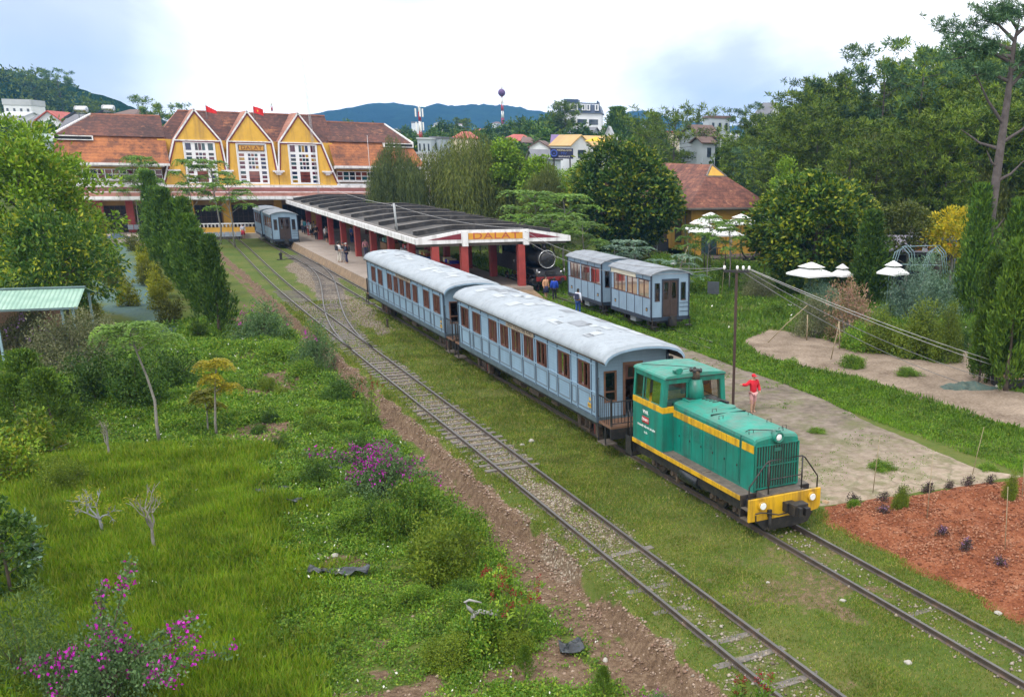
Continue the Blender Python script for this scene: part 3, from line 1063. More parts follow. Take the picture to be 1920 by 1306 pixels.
SIDE = siding('blue_grey_boards', (0.205, 0.315, 0.43))
PANEL = paint('blue_grey_panel', (0.225, 0.335, 0.45), 0.5, 0.12, 2.0, dirt=(0.18, 0.22, 0.28), dirt_amt=0.35, streak=True)
TRIM = paint('slate_trim', (0.055, 0.085, 0.125), 0.55, 0.25, 2.0)
LINE = paint('grey_lining', (0.13, 0.165, 0.2), 0.6, 0.2, 3.0)
ROOFW = paint('roof_canvas', (0.30, 0.34, 0.385), 0.8, 0.14, 1.2, dirt=(0.20, 0.22, 0.25), dirt_amt=0.42, dirt_scale=4.0, bmp=0.25)
PATCH = paint('roof_patch', (0.36, 0.395, 0.435), 0.7, 0.08, 1.5, dirt=(0.5, 0.52, 0.55), dirt_amt=0.3)
PATCHD = paint('roof_tar', (0.20, 0.22, 0.25), 0.8, 0.2, 2.0)
WOOD = paint('red_brown_wood', (0.105, 0.040, 0.026), 0.5, 0.35, 3.0)
WOODL = paint('end_wood', (0.17, 0.085, 0.05), 0.5, 0.35, 3.0)
INSIDE = paint('coach_interior', (0.10, 0.065, 0.045), 0.8, 0.4, 1.5)
CURT = paint('cream_curtain', (0.50, 0.45, 0.36), 0.9, 0.25, 6.0)
PANE = clear_glass('coach_glass', (0.62, 0.63, 0.60))
SIGNB = paint('beige_board', (0.33, 0.27, 0.20), 0.7, 0.25, 2.0, dirt=(0.17, 0.14, 0.11), dirt_amt=0.5)
LETT = paint('dark_lettering', (0.06, 0.055, 0.06), 0.7, 0.2, 5.0)
YPL = paint('yellow_plate', (0.55, 0.33, 0.04), 0.5, 0.2, 4.0)
rngc = random.Random(4)
HW = 1.36
EAVE = [(-1.49, 3.22), (-1.515, 3.27), (-1.49, 3.37), (-1.40, 3.49), (-1.24, 3.595), (-0.95, 3.69), (-0.5, 3.755), (0, 3.78)]
EAVE = EAVE + [(-x, z) for x, z in EAVE[-2::-1]]


def coach(label, Y0, Y1, wins, sign, near_end, narrow):
	"""a timber passenger coach with open end platforms; Y0 is its near end wall"""
	t = thing('passenger_coach', label, 'coach', (0, Y0, 0), 0, 'long blue coaches of the standing train')
	L = Y1 - Y0
	ws = sorted([(a - Y0, b - Y0) for b, a in wins])
	body = MB()
	for s in (-1, 1):
		xa, xb = sorted((s * HW, s * (HW - 0.06)))
		body.box(xa, xb, 0, L, 1.06, 2.03, 0)
		body.box(xa, xb, 0, L, 2.95, 3.32, 0)
		e = [0] + [v for w in ws for v in w] + [L]
		for i in range(0, len(e), 2):
			body.box(xa, xb, e[i], e[i + 1], 2.03, 2.95, 0)
	body.box(-HW + 0.06, HW - 0.06, 0.06, L - 0.06, 1.0, 1.12, 2)
	for k in range(int(L / 1.5)):
		y = 0.8 + k * 1.5
		for s in (-1, 1):
			body.box(*sorted((s * 0.35, s * 1.2)), y, y + 0.12, 1.1, 1.95, 2)
			body.box(*sorted((s * 0.35, s * 1.2)), y - 0.35, y + 0.35, 1.45, 1.55, 2)
	# end walls with a doorway each
	for y in (0.0, L - 0.06):
		body.box(-HW, -0.38, y, y + 0.06, 1.06, 1.65, 1); body.box(0.38, HW, y, y + 0.06, 1.06, 1.65, 1)
		body.box(-HW, -1.10, y, y + 0.06, 1.65, 2.75, 1); body.box(1.10, HW, y, y + 0.06, 1.65, 2.75, 1)
		body.box(-0.62, -0.38, y, y + 0.06, 1.65, 2.75, 1); body.box(0.38, 0.62, y, y + 0.06, 1.65, 2.75, 1)
		body.prism([(-HW, 2.75), (-0.38, 2.75), (-0.38, 3.0), (0.38, 3.0), (0.38, 2.75), (HW, 2.75), (HW, 3.30), (1.2, 3.45), (0.9, 3.58), (0, 3.68), (-0.9, 3.58), (-1.2, 3.45), (-HW, 3.30)], 'y', y, y + 0.06, 1)
	body.build('body', [SIDE, SIDE, INSIDE], t)
	# dark sole bar
	b = MB()
	b.box(-HW - 0.02, HW + 0.02, -0.02, L + 0.02, 0.98, 1.16, 0)
	b.box(-1.1, 1.1, 0.2, L - 0.2, 0.72, 0.98, 1)
	b.build('sole_bar', [paint('slate_skirt', (0.075, 0.11, 0.135), 0.6, 0.3, 1.5), BLK], t)
	# strips, sills and lined panels on both sides
	b = MB(); pn = MB()
	cuts = []
	for i, (a, c) in enumerate(ws):
		cuts += [a - 0.09, c + 0.09]
	allc = sorted(set([0.07] + [round(q, 2) for q in cuts] + [L - 0.07]))
	mer = [allc[0]]
	for q in allc[1:]:
		if q - mer[-1] > 0.26:
			mer.append(q)
		elif q != allc[-1]:
			mer[-1] = (mer[-1] + q) / 2 if len(mer) > 1 else mer[-1]
	for s in (-1, 1):
		def X(d):
			return sorted((s * (HW + d), s * (HW - 0.01)))
		for q in mer:
			b.box(*X(0.022), q - 0.022, q + 0.022, 1.16, 3.24, 1)
			b.box(*X(0.026), q - 0.045, q - 0.023, 1.16, 3.24, 0)
		for z in (2.00, 2.965):
			b.box(*X(0.03), 0, L, z, z + 0.035, 1)
		b.box(*X(0.02), 0, L, 3.24, 3.30, 0)
		b.box(*X(0.018), 0, L, 1.16, 1.20, 0)
		for q0, q1 in zip(mer[:-1], mer[1:]):
			if q1 - q0 < 0.35:
				continue
			a, c = q0 + 0.10, q1 - 0.10
			pn.box(*X(0.016), a, c, 1.30, 1.335, 2); pn.box(*X(0.016), a, c, 1.875, 1.91, 2)
			pn.box(*X(0.016), a, a + 0.035, 1.335, 1.875, 2); pn.box(*X(0.016), c - 0.035, c, 1.335, 1.875, 2)
	for x in (-HW, HW):
		for y in (0.0, L):
			b.box(x - 0.035, x + 0.035, y - 0.035, y + 0.035, 1.0, 3.2, 0)
	b.build('trim', [TRIM, PANEL], t)
	pn.build('lined_panel', [TRIM, PANEL, LINE], t)
	# windows
	for i, (a, c) in enumerate(ws):
		for s in (-1, 1):
			if s > 0 and i not in (0, 1, 2):
				continue
			f = MB()
			xo, xi = s * (HW + 0.012), s * (HW - 0.09)
			X = sorted((xo, xi))
			f.box(*X, a, a + 0.055, 2.035, 2.945); f.box(*X, c - 0.055, c, 2.035, 2.945)
			f.box(*X, a + 0.055, c - 0.055, 2.89, 2.945); f.box(*X, a + 0.055, c - 0.055, 2.035, 2.08)
			mid = (a + c) / 2 + 0.1
			f.box(*sorted((s * (HW - 0.03), s * (HW - 0.08))), mid - 0.03, mid + 0.03, 2.08, 2.89)
			# one leaf stands ajar
			f.box(*sorted((s * (HW + 0.012), s * (HW + 0.085))), a + 0.01, a + 0.05, 2.08, 2.90)
			fr = f.build('window', [WOOD], t)
			p = MB(); xg = s * (HW - 0.055)
			p.face([(xg, mid, 2.08), (xg, c - 0.05, 2.08), (xg, c - 0.05, 2.89), (xg, mid, 2.89)])
			p.build('pane', [PANE], fr)
			q = MB()
			n = 14
			wid = rngc.choice([0.16, 0.25, 0.30, 0.22, 0.12])
			for side in (0, 1):
				st = c - 0.06 if side else a + 0.06
				dr = -1 if side else 1
				w2 = wid if side else rngc.choice([0.0, 0.12, 0.2])
				if w2 == 0:
					continue
				vs = []
				for j in range(n + 1):
					y = st + dr * w2 * j / n
					x = s * (HW - 0.13 - 0.02 * math.sin(j * 1.6))
					vs += [(x, y, 2.05), (x, y, 2.92)]
				q.add(vs, [(2 * j, 2 * j + 2, 2 * j + 3, 2 * j + 1) for j in range(n)], 0, True)
			if q.v:
				q.build('curtain', [CURT], fr)
	# ends: door, windows, platform
	for e, (y, d) in enumerate(((0.0, -1), (L, 1))):
		f = MB()
		f.box(-0.38, -0.29, *sorted((y + d * 0.02, y - d * 0.08)), 1.12, 3.0); f.box(0.29, 0.38, *sorted((y + d * 0.02, y - d * 0.08)), 1.12, 3.0)
		f.box(-0.29, 0.29, *sorted((y + d * 0.02, y - d * 0.08)), 2.91, 3.0)
		dr = f.build('end_door', [WOODL], t)
		g = MB()
		g.box(-0.29, -0.25, *sorted((y - d * 0.08, y - d * 0.50)), 1.12, 2.9, 0)
		g.box(-0.29, 0.29, *sorted((y + d * 0.0, y - d * 0.05)), 2.40, 2.91, 0)
		g.box(-0.19, 0.19, *sorted((y + d * 0.005, y - d * 0.055)), 2.47, 2.84, 1)
		g.build('door_leaf', [WOOD, PANE], dr)
		for x0_, x1_ in ((-1.10, -0.62), (0.62, 1.10)):
			f = MB()
			Y = sorted((y + d * 0.02, y - d * 0.06))
			f.box(x0_, x0_ + 0.06, *Y, 1.65, 2.75); f.box(x1_ - 0.06, x1_, *Y, 1.65, 2.75)
			f.box(x0_ + 0.06, x1_ - 0.06, *Y, 2.69, 2.75); f.box(x0_ + 0.06, x1_ - 0.06, *Y, 1.65, 1.71)
			f.box(x0_ + 0.06, x1_ - 0.06, *sorted((y + d * 0.01, y - d * 0.04)), 2.0, 2.04)
			w_ = f.build('end_window', [WOODL], t)
			g = MB(); yy = y - d * 0.02
			g.face([(x0_ + 0.06, yy, 1.71), (x1_ - 0.06, yy, 1.71), (x1_ - 0.06, yy, 2.69), (x0_ + 0.06, yy, 2.69)])
			g.build('pane', [PANE], w_)
		pl = MB()
		ya, yb = sorted((y, y + d * 0.98))
		pl.box(-HW + 0.05, HW - 0.05, ya, yb, 0.98, 1.06, 0)
		pl.box(-HW + 0.05, HW - 0.05, *sorted((y + d * 0.90, y + d * 0.98)), 0.62, 0.98, 1)
		pl.box(-0.15, 0.15, *sorted((y + d * 0.98, y + d * 1.25)), 0.6, 0.9, 1)
		for s in (-1, 1):
			pl.box(*sorted((s * 0.95, s * 1.42)), ya + 0.25, yb - 0.1, 0.36, 0.40, 2)
			pl.box(*sorted((s * 1.36, s * 1.40)), ya + 0.27, ya + 0.31, 0.40, 1.0, 1)
			pl.box(*sorted((s * 1.36, s * 1.40)), yb - 0.16, yb - 0.12, 0.40, 1.0, 1)
		pl.build('end_platform', [paint('platform_boards', (0.16, 0.085, 0.05), 0.7, 0.3, 3.0), BLK, DECK], t)
		yo = y + d * 0.94
		for s in (-1, 1):
			r = MB()
			r.bar((s * 1.27, yo, 0.98), (s * 1.27, yo, 2.0 if e == 0 and near_end else 1.95), 0.055)
			r.tube([(s * 1.27, yo, 1.95), (s * 1.27, y, 1.95)], 0.022, 6)
			r.tube([(s * 1.30, y + d * 0.03, 1.2), (s * 1.34, y + d * 0.06, 1.25), (s * 1.34, y + d * 0.06, 2.5), (s * 1.30, y + d * 0.03, 2.55)], 0.016, 6)
			r.tube([(s * 1.27, yo, 1.90), (s * 0.40, yo, 1.90)], 0.022, 6)
			r.tube([(s * 1.27, yo, 1.15), (s * 0.40, yo, 1.15)], 0.018, 6)
			for k in range(8):
				x = s * (0.40 + k * 0.124)
				r.tube([(x, yo, 1.15), (x, yo, 1.90)], 0.011, 5)
			for k in range(6):
				yy = y + d * (0.12 + k * 0.15)
				r.tube([(s * 1.27, yy, 1.06), (s * 1.27, yy, 1.95)], 0.011, 5)
			r.build('railing', [BLK], t)
		if d < 0 and near_end:
			q = MB()
			q.box(1.22, 1.34, -0.45, -0.3, 2.85, 3.15, 0); q.ball((1.28, -0.40, 2.86), 0.07, 8, 6, 0)
			q.build('end_lamp', [BLK], t)
	# roof: long clerestory-less arch with turned down ends
	b = MB()
	ya, yb = -0.62 - (0.35 if near_end else 0), L + 0.30
	N_ = 60
	vs, fs = [], []
	k = len(EAVE)
	stations = [(ya, -0.10), (ya + 0.03, -0.045), (ya + 0.12, -0.01)] + [(ya + 0.12 + (yb - ya - 0.24) * j / N_, 0.0) for j in range(N_ + 1)] + [(yb - 0.12, -0.012), (yb - 0.03, -0.045), (yb, -0.10)]
	rr = random.Random(int(Y0 * 10))
	for y, dz in stations:
		for i, (x, z) in enumerate(EAVE):
			j = rr.uniform(-0.006, 0.006) if 2 < i < k - 3 else 0
			vs.append((x * (1 + dz * 0.02), y, z + (dz if z > 3.3 else dz * 0.3) + j))
	ns = len(stations)
	fs = [(j * k + i, j * k + i + 1, (j + 1) * k + i + 1, (j + 1) * k + i) for j in range(ns - 1) for i in range(k - 1)]
	b.add(vs, fs, 0, True)
	inner = [(x * 0.965, z - 0.07) for x, z in EAVE]
	b.sheet(inner, 'y', ya + 0.02, yb - 0.02, 1, True)
	for yy in (ya, yb):
		vs = [(x, yy, z - (0.10 if z > 3.3 else 0.03)) for x, z in EAVE] + [(x, yy, z - 0.17) for x, z in [(p * 0.97, q) for p, q in EAVE]]
		b.add(vs, [(i, i + 1, k + i + 1, k + i) for i in range(k - 1)], 2)
	rf = b.build('roof', [ROOFW, INSIDE, PANEL], t)
	# patches of newer canvas
	def zroof(x):
		for (xa, za), (xb, zb) in zip(EAVE[:-1], EAVE[1:]):
			if xa <= x <= xb:
				return za + (zb - za) * (x - xa) / (xb - xa + 1e-9)
		return 3.7
	y = 0.8
	while y < L - 0.8:
		for _ in range(rr.choice([0, 1, 1, 2])):
			x = rr.uniform(-1.05, 0.9)
			w, h = rr.uniform(0.25, 0.6), rr.uniform(0.35, 1.1)
			mi = 0 if rr.random() < 0.72 else 1
			n = 4
			vs, fs = [], []
			for q in range(n + 1):
				xx = x + w * q / n
				vs += [(xx, y + rr.uniform(-0.01, 0.01), zroof(xx) + 0.012), (xx, y + h, zroof(xx) + 0.012)]
			pa = MB(); pa.add(vs, [(2 * q, 2 * q + 2, 2 * q + 3, 2 * q + 1) for q in range(n)], mi, True); pa.build('roof_patch', [PATCH, PATCHD], rf)
		if rr.random() < 0.35:
			pa = MB(); pa.ball((rr.uniform(-0.5, 0.5), y, 3.755), (0.11, 0.16, 0.02), 10, 5, 1); pa.build('roof_patch', [PATCH, PATCHD], rf)
		y += rr.uniform(0.35, 0.8)
	# signboard with its wording
	sb = MB()
	sa, sc = sign[0] - Y0, sign[1] - Y0
	sb.box(-HW - 0.05, -HW - 0.022, sa, sc, 2.97, 3.20, 0)
	sg = sb.build('signboard', [SIGNB], t, 0.006)
	text_obj('lettering', 'DALAT PLATEAU RAIL ROAD', 0.215, LETT, sg, (-HW - 0.053, (sa + sc) / 2, 3.085), (PI / 2, 0, -PI / 2), 0.003, 0.98)
	nb = MB()
	nb.box(-HW - 0.032, -HW - 0.012, 0.42, 0.70, 1.40, 1.56, 0)
	np_ = nb.build('number_plate', [YPL], t)
	text_obj('lettering', 'B 18' if near_end else 'B 17', 0.11, LETT, np_, (-HW - 0.034, 0.56, 1.48), (PI / 2, 0, -PI / 2), 0.003)
	nb = MB(); nb.box(-HW - 0.03, -HW - 0.012, 0.46, 0.60, 1.66, 1.76, 0); nb.build('class_plate', [YPL], t)
	# bogies
	for yc in (1.9, L - 1.9):
		b = MB()
		for s in (-1, 1):
			b.box(*sorted((s * 0.68, s * 0.80)), yc - 1.0, yc + 1.0, 0.50, 0.66, 0)
			for dy in (-0.72, 0.72):
				b.box(*sorted((s * 0.68, s * 0.90)), yc + dy - 0.14, yc + dy + 0.14, 0.24, 0.62, 0)
			for dy in (-0.18, 0.0, 0.18):
				b.tube([(s * 0.84, yc + dy, 0.30), (s * 0.84, yc + dy, 0.60)], 0.065, 8, 0)
			b.box(*sorted((s * 0.7, s * 0.95)), yc - 0.35, yc + 0.35, 0.22, 0.30, 0)
			b.box(*sorted((s * 0.85, s * 1.05)), yc - 1.25, yc - 1.05, 0.25, 0.9, 0)
			b.tube([(s * 0.98, yc - 0.9, 0.3), (s * 0.98, yc - 0.9, 0.8)], 0.05, 8, 1)
		b.box(-0.7, 0.7, yc - 0.14, yc + 0.14, 0.5, 0.64, 0)
		bo = b.build('bogie', [BOGIE, paint('rust_red', (0.16, 0.03, 0.025), 0.7, 0.3, 4.0)], t, 0.008)
		for dy in (-0.72, 0.72):
			w_ = MB()
			for s in (-1, 1):
				w_.cyl((s * 0.46, yc + dy, 0.36), (s * 0.58, yc + dy, 0.36), 0.36, 0.36, 20, 0)
			w_.cyl((-0.6, yc + dy, 0.36), (0.6, yc + dy, 0.36), 0.06, 0.06, 8, 0)
			w_.build('wheelset', [BLK], bo)
	b = MB()
	b.box(-0.95, -0.35, L / 2 - 1.2, L / 2 - 0.2, 0.42, 0.74, 0)
	b.tube([(-0.85, L / 2 + 0.6, 0.58), (-0.85, L / 2 + 1.6, 0.58)], 0.17, 12, 0)
	b.box(-0.9, -0.4, L / 2 - 3.0, L / 2 - 2.4, 0.45, 0.74, 0)
	b.tube([(-0.9, 0.9, 0.66), (-0.9, L - 0.9, 0.66)], 0.025, 6, 0)
	b.build('underfloor_gear', [BOGIE], t)
	return t


coach('long blue grey timber coach coupled directly behind the green locomotive', 9.22, 24.58,
	  [(24.17, 23.12), (22.45, 21.45), (20.26, 19.28), (18.84, 17.88), (17.46, 16.47), (16.08, 15.07), (14.72, 13.69), (12.58, 11.51), (10.76, 9.76)], (14.92, 18.0), True, False)
coach('long blue grey timber coach at the platform end of the train behind another coach', 27.0, 43.3,
	  [(42.2, 41.25), (40.5, 39.5), (38.2, 37.21), (36.79, 35.82), (35.45, 34.5), (34.1, 33.14), (32.7, 31.77), (30.54, 29.55), (28.72, 27.65)], (33.0, 36.1), False, False)

# small vans --------------------------------------------------------------
SROOF = paint('grey_tar_roof', (0.21, 0.235, 0.27), 0.7, 0.25, 0.8, dirt=(0.10, 0.11, 0.13), dirt_amt=0.5)
NAVY = paint('navy_trim', (0.022, 0.036, 0.062), 0.5, 0.3, 2.0)
SWALL = siding('pale_blue_boards', (0.215, 0.315, 0.425))
BROWND = paint('dark_brown_door', (0.045, 0.028, 0.024), 0.6, 0.4, 3.0)
SPANE = clear_glass('small_coach_glass', (0.5, 0.52, 0.5))


def small_coach(label, x, y, banner, rz=0.0):
	t = thing('small_coach', label, 'coach', (x, y, 0), rz, 'short four wheeled blue coaches')
	W, L, z0, zs, ze = 1.24, 5.3, 0.82, 1.92, 2.92
	b = MB()
	for s in (-1, 1):
		X = sorted((s * W, s * (W - 0.05)))
		b.box(*X, 0, L, z0, zs, 0); b.box(*X, 0, L, ze, 3.28, 0)
		for y0_, y1_ in ((0, 0.28), (1.62, 1.78), (3.15, 3.3), (4.95, L)):
			b.box(*X, y0_, y1_, zs, ze, 0)
	for y_ in (0.0, L - 0.05):
		b.box(-W, -0.50, y_, y_ + 0.05, z0, 1.75, 0); b.box(0.50, W, y_, y_ + 0.05, z0, 1.75, 0)
		b.box(-W, -1.02, y_, y_ + 0.05, 1.75, 2.80, 0); b.box(1.02, W, y_, y_ + 0.05, 1.75, 2.80, 0)
		b.box(-0.68, -0.50, y_, y_ + 0.05, 1.75, 2.80, 0); b.box(0.50, 0.68, y_, y_ + 0.05, 1.75, 2.80, 0)
		b.prism([(-W, 2.8), (-0.5, 2.8), (-0.5, 2.95), (0.5, 2.95), (0.5, 2.8), (W, 2.8), (W, 3.26), (0.8, 3.43), (0, 3.52), (-0.8, 3.43), (-W, 3.26)], 'y', y_, y_ + 0.05, 0)
	b.box(-W + 0.05, W - 0.05, 0.05, L - 0.05, z0, z0 + 0.08, 1)
	for k in range(3):
		for s in (-1, 1):
			b.box(*sorted((s * 0.4, s * 1.1)), 0.9 + k * 1.5, 1.05 + k * 1.5, 0.9, 1.85, 1)
	b.build('body', [SWALL, INSIDE], t)
	tr = MB()
	for s in (-1, 1):
		X = sorted((s * (W + 0.015), s * (W - 0.01)))
		for q in (0.03, 1.05, 2.10, 3.15, 4.20, L - 0.03):
			tr.box(*X, q - 0.022, q + 0.022, z0, zs, 0)
			tr.box(*X, q - 0.022, q + 0.022, ze + 0.05, 3.24, 0)
		tr.box(*X, 0, L, zs - 0.01, zs + 0.03, 2); tr.box(*X, 0, L, ze, ze + 0.045, 0)
		tr.box(*X, 0, L, 3.22, 3.28, 0)
		for q in (0.45, 4.6):
			tr.box(*sorted((s * (W + 0.018), s * W)), q, q + 0.2, 1.15, 1.35, 0)
			tr.box(*sorted((s * (W + 0.022), s * W)), q + 0.04, q + 0.16, 1.19, 1.27, 3)
		tr.box(*sorted((s * (W + 0.03), s * (W - 0.05))), -0.03, 0.06, 0.7, 3.28, 0); tr.box(*sorted((s * (W + 0.03), s * (W - 0.05))), L - 0.06, L + 0.03, 0.7, 3.28, 0)
	tr.box(-W - 0.02, W + 0.02, -0.03, L + 0.03, 0.62, z0 + 0.02, 0)
	tr.box(-0.56, 0.56, -0.025, 0.0, 2.92, 3.02, 0)
	tr.box(-0.56, -0.49, -0.025, 0.0, z0, 2.92, 0); tr.box(0.49, 0.56, -0.025, 0.0, z0, 2.92, 0)
	for z in (1.1, 1.36, 1.6):
		tr.box(0.62, 1.22, -0.02, 0.0, z, z + 0.025, 0)
	tr.build('trim', [NAVY, SWALL, WOOD, YPL], t)
	d = MB()
	for x0_, x1_ in ((-0.49, -0.01), (0.01, 0.49)):
		d.box(x0_, x1_, 0.01, 0.045, z0 + 0.08, 1.85, 0)
		d.box(x0_, x0_ + 0.1, 0.01, 0.045, 1.85, 2.92, 0); d.box(x1_ - 0.1, x1_, 0.01, 0.045, 1.85, 2.92, 0)
		d.box(x0_ + 0.1, x1_ - 0.1, 0.01, 0.045, 2.8, 2.92, 0)
		d.face([(x0_ + 0.1, 0.03, 1.85), (x1_ - 0.1, 0.03, 1.85), (x1_ - 0.1, 0.03, 2.8), (x0_ + 0.1, 0.03, 2.8)], 1)
	d.build('end_door', [BROWND, SPANE], t)
	for x0_, x1_ in ((-1.02, -0.68), (0.68, 1.02)):
		f = MB()
		f.box(x0_, x0_ + 0.045, -0.02, 0.05, 1.75, 2.80, 0); f.box(x1_ - 0.045, x1_, -0.02, 0.05, 1.75, 2.80, 0)
		f.box(x0_ + 0.045, x1_ - 0.045, -0.02, 0.05, 2.755, 2.80, 0); f.box(x0_ + 0.045, x1_ - 0.045, -0.02, 0.05, 1.75, 1.79, 1)
		w_ = f.build('end_window', [NAVY, WOOD], t)
		g = MB(); g.face([(x0_ + 0.045, 0.02, 1.79), (x1_ - 0.045, 0.02, 1.79), (x1_ - 0.045, 0.02, 2.755), (x0_ + 0.045, 0.02, 2.755)]); g.build('pane', [SPANE], w_)
	for s in (-1, 1):
		for y0_, y1_ in ((0.28, 1.62), (1.78, 3.15), (3.30, 4.95)):
			f = MB()
			X = sorted((s * (W - 0.01), s * (W - 0.06)))
			n = 3 if y1_ - y0_ > 1.5 else 2
			for k in range(n + 1):
				q = y0_ + (y1_ - y0_) * k / n
				f.box(*X, max(y0_, q - 0.03), min(y1_, q + 0.03), zs + 0.03, ze, 0)
			f.box(*X, y0_ + 0.03, y1_ - 0.03, ze - 0.05, ze, 0)
			w_ = f.build('side_window', [WOOD], t)
			g = MB(); xg = s * (W - 0.035)
			g.face([(xg, y0_, zs), (xg, y1_, zs), (xg, y1_, ze), (xg, y0_, ze)]); g.build('pane', [SPANE], w_)
			c = MB()
			for k in range(n):
				yy = y0_ + (y1_ - y0_) * k / n + 0.06
				m_ = 10
				wd = 0.20 + 0.12 * ((k * 7 + int(y0_ * 3)) % 3)
				vs = []
				for j in range(m_ + 1):
					vs += [(s * (W - 0.10 - 0.015 * math.sin(j * 1.9)), yy + wd * j / m_, zs + 0.02), (s * (W - 0.10 - 0.015 * math.sin(j * 1.9)), yy + wd * j / m_, ze)]
				c.add(vs, [(2 * j, 2 * j + 2, 2 * j + 3, 2 * j + 1) for j in range(m_)], 0, True)
			c.build('curtain', [CURT], w_)
	r = MB()
	prof = [(-1.36, 3.20), (-1.36, 3.25), (-1.1, 3.40), (-0.6, 3.53), (0, 3.58), (0.6, 3.53), (1.1, 3.40), (1.36, 3.25), (1.36, 3.20), (1.1, 3.34), (0.6, 3.47), (0, 3.52), (-0.6, 3.47), (-1.1, 3.34)]
	r.prism(prof, 'y', -0.16, L + 0.16, 0)
	r.build('roof', [SROOF], t)
	g = MB()
	g.box(-0.9, 0.9, 0.1, L - 0.1, 0.48, 0.62, 0)
	for yc in (1.1, L - 1.1):
		for s in (-1, 1):
			g.box(*sorted((s * 0.66, s * 0.86)), yc - 0.16, yc + 0.16, 0.22, 0.6, 0)
			g.tube([(s * 0.8, yc - 0.55, 0.58), (s * 0.8, yc, 0.48), (s * 0.8, yc + 0.55, 0.58)], 0.04, 6, 0)
	g.box(-0.14, 0.14, -0.5, 0.0, 0.42, 0.75, 0); g.box(-0.2, 0.2, -0.45, -0.25, 0.36, 0.9, 0)
	for s in (-1, 1):
		g.box(*sorted((s * 0.9, s * 1.3)), -0.3, -0.05, 0.3, 0.34, 0)
		g.box(*sorted((s * 1.2, s * 1.26)), -0.15, -0.1, 0.3, 0.8, 0)
	g.build('underframe', [BLK], t)
	for yc in (1.1, L - 1.1):
		w_ = MB()
		for s in (-1, 1):
			w_.cyl((s * 0.46, yc, 0.36), (s * 0.58, yc, 0.36), 0.36, 0.36, 18, 0)
		w_.cyl((-0.6, yc, 0.36), (0.6, yc, 0.36), 0.06, 0.06, 8, 0)
		w_.build('wheelset', [BOGIE], t)
	if banner:
		q = MB(); q.box(-W - 0.045, -W - 0.02, 1.9, 5.2, 2.93, 3.24, 0); q.build('banner', [paint('cream_banner', (0.55, 0.52, 0.42), 0.8, 0.12, 2.0)], t)
	q = MB(); q.box(-W + 0.12, -W + 0.62, 2.2, 2.9, 0.30, 0.60, 0); q.build('battery_box', [paint('grey_box', (0.25, 0.29, 0.32), 0.6, 0.3, 3.0)], t)
	return t


small_coach('short blue coach with a cream banner above its windows, facing the grass', 12.42, 29.2, True)
small_coach('short blue coach coupled behind the one with the cream banner', 12.42, 35.9, False)
small_coach('short blue coach at the station platform with its end door facing the tracks', 0.42, 88.6, False)
small_coach('short blue coach half hidden behind another by the station porch', 0.30, 95.2, False)
# ------------------------------------------------------------------ tracks
RAIL = paint('rusty_rail', (0.065, 0.05, 0.042), 0.5, 0.3, 2.0, dirt=(0.17, 0.10, 0.065), dirt_amt=0.4)
RHEAD = paint('worn_rail_head', (0.105, 0.10, 0.098), 0.45, 0.3, 1.0, metal=0.3)
SLEEP = paint('weathered_sleeper', (0.135, 0.122, 0.115), 0.9, 0.35, 2.5, dirt=(0.24, 0.20, 0.16), dirt_amt=0.5)


def rail_mesh(k, off, ya, yb, step=1.0):
	ys = np.arange(ya, yb + 0.01, step)
	xs = track_x(k, ys) + off
	b = MB()
	prof = [(-0.055, -0.12, 0), (-0.018, -0.09, 0), (-0.018, -0.02, 0), (-0.036, -0.01, 0), (-0.034, 0.02, 1), (0.034, 0.02, 0), (0.036, -0.01, 0), (0.018, -0.02, 0), (0.018, -0.09, 0), (0.055, -0.12, 0)]
	n = len(prof)
	vs = [(x + p, y, z) for x, y in zip(xs, ys) for p, z, _ in prof]
	for i in range(n - 1):
		b.add(vs if i == 0 else [], [], 0)
		for j in range(len(ys) - 1):
			b.f.append([j * n + i, j * n + i + 1, (j + 1) * n + i + 1, (j + 1) * n + i]); b.m.append(prof[i][2]); b.s.append(False)
	return b


rt = random.Random(11)


def track(k, label, ya, yb, spots):
	y0 = ya
	t = thing('railway_track', label, 'railway track', (0, 0, 0), 0)
	for off in (-0.53, 0.53):
		rail_mesh(k, off, ya, yb).build('rail', [RAIL, RHEAD], t)
	proto = None
	for y in spots:
		x = float(track_x(k, y))
		dx = float(track_x(k, y + 0.5)) - x
		me = None
		if proto is None or rt.random() < 0.15:
			b = MB(); w = rt.uniform(0.085, 0.115)
			b.box(-0.92, 0.92, -w, w, -0.14, 0.0)
			proto = b.mesh('sleeper', [SLEEP])
		o = link_mesh('sleeper', proto, t, (x + rt.uniform(-0.05, 0.05), y, (-0.085 if y > 8 else -0.125) + rt.uniform(-0.025, 0.012)))
		o.rotation_euler = (rt.uniform(-.02, .02), rt.uniform(-.012, .012), -math.atan(dx / 0.5) * 0.5 + rt.uniform(-0.03, 0.03))


sp = [y for y in np.arange(9.0, 56, 0.62)] + [5.2, 1.6, 0.9, -1.3, -2.6, -3.3, -4.4, -5.3, -6.5]
track('loop', 'rusty track with close sleepers running beside the dirt footpath', -60, 112, sp[:98])
track('main', 'track under the standing train, sunk in grass before the locomotive', -60, 108, [-5.4, 47.5, 49, 50.5] + list(np.arange(66, 82, 0.7)))
track('cross', 'curving turnout track linking the path side track to the platform', 31, 72, list(np.arange(34, 71.5, 0.64)))
RIGHT_T = track('right', 'overgrown track beneath the short coaches and the steam engine', 23.5, 75, [26.2, 27.2, 42.6, 43.4, 44.2, 45, 45.8, 46.6])

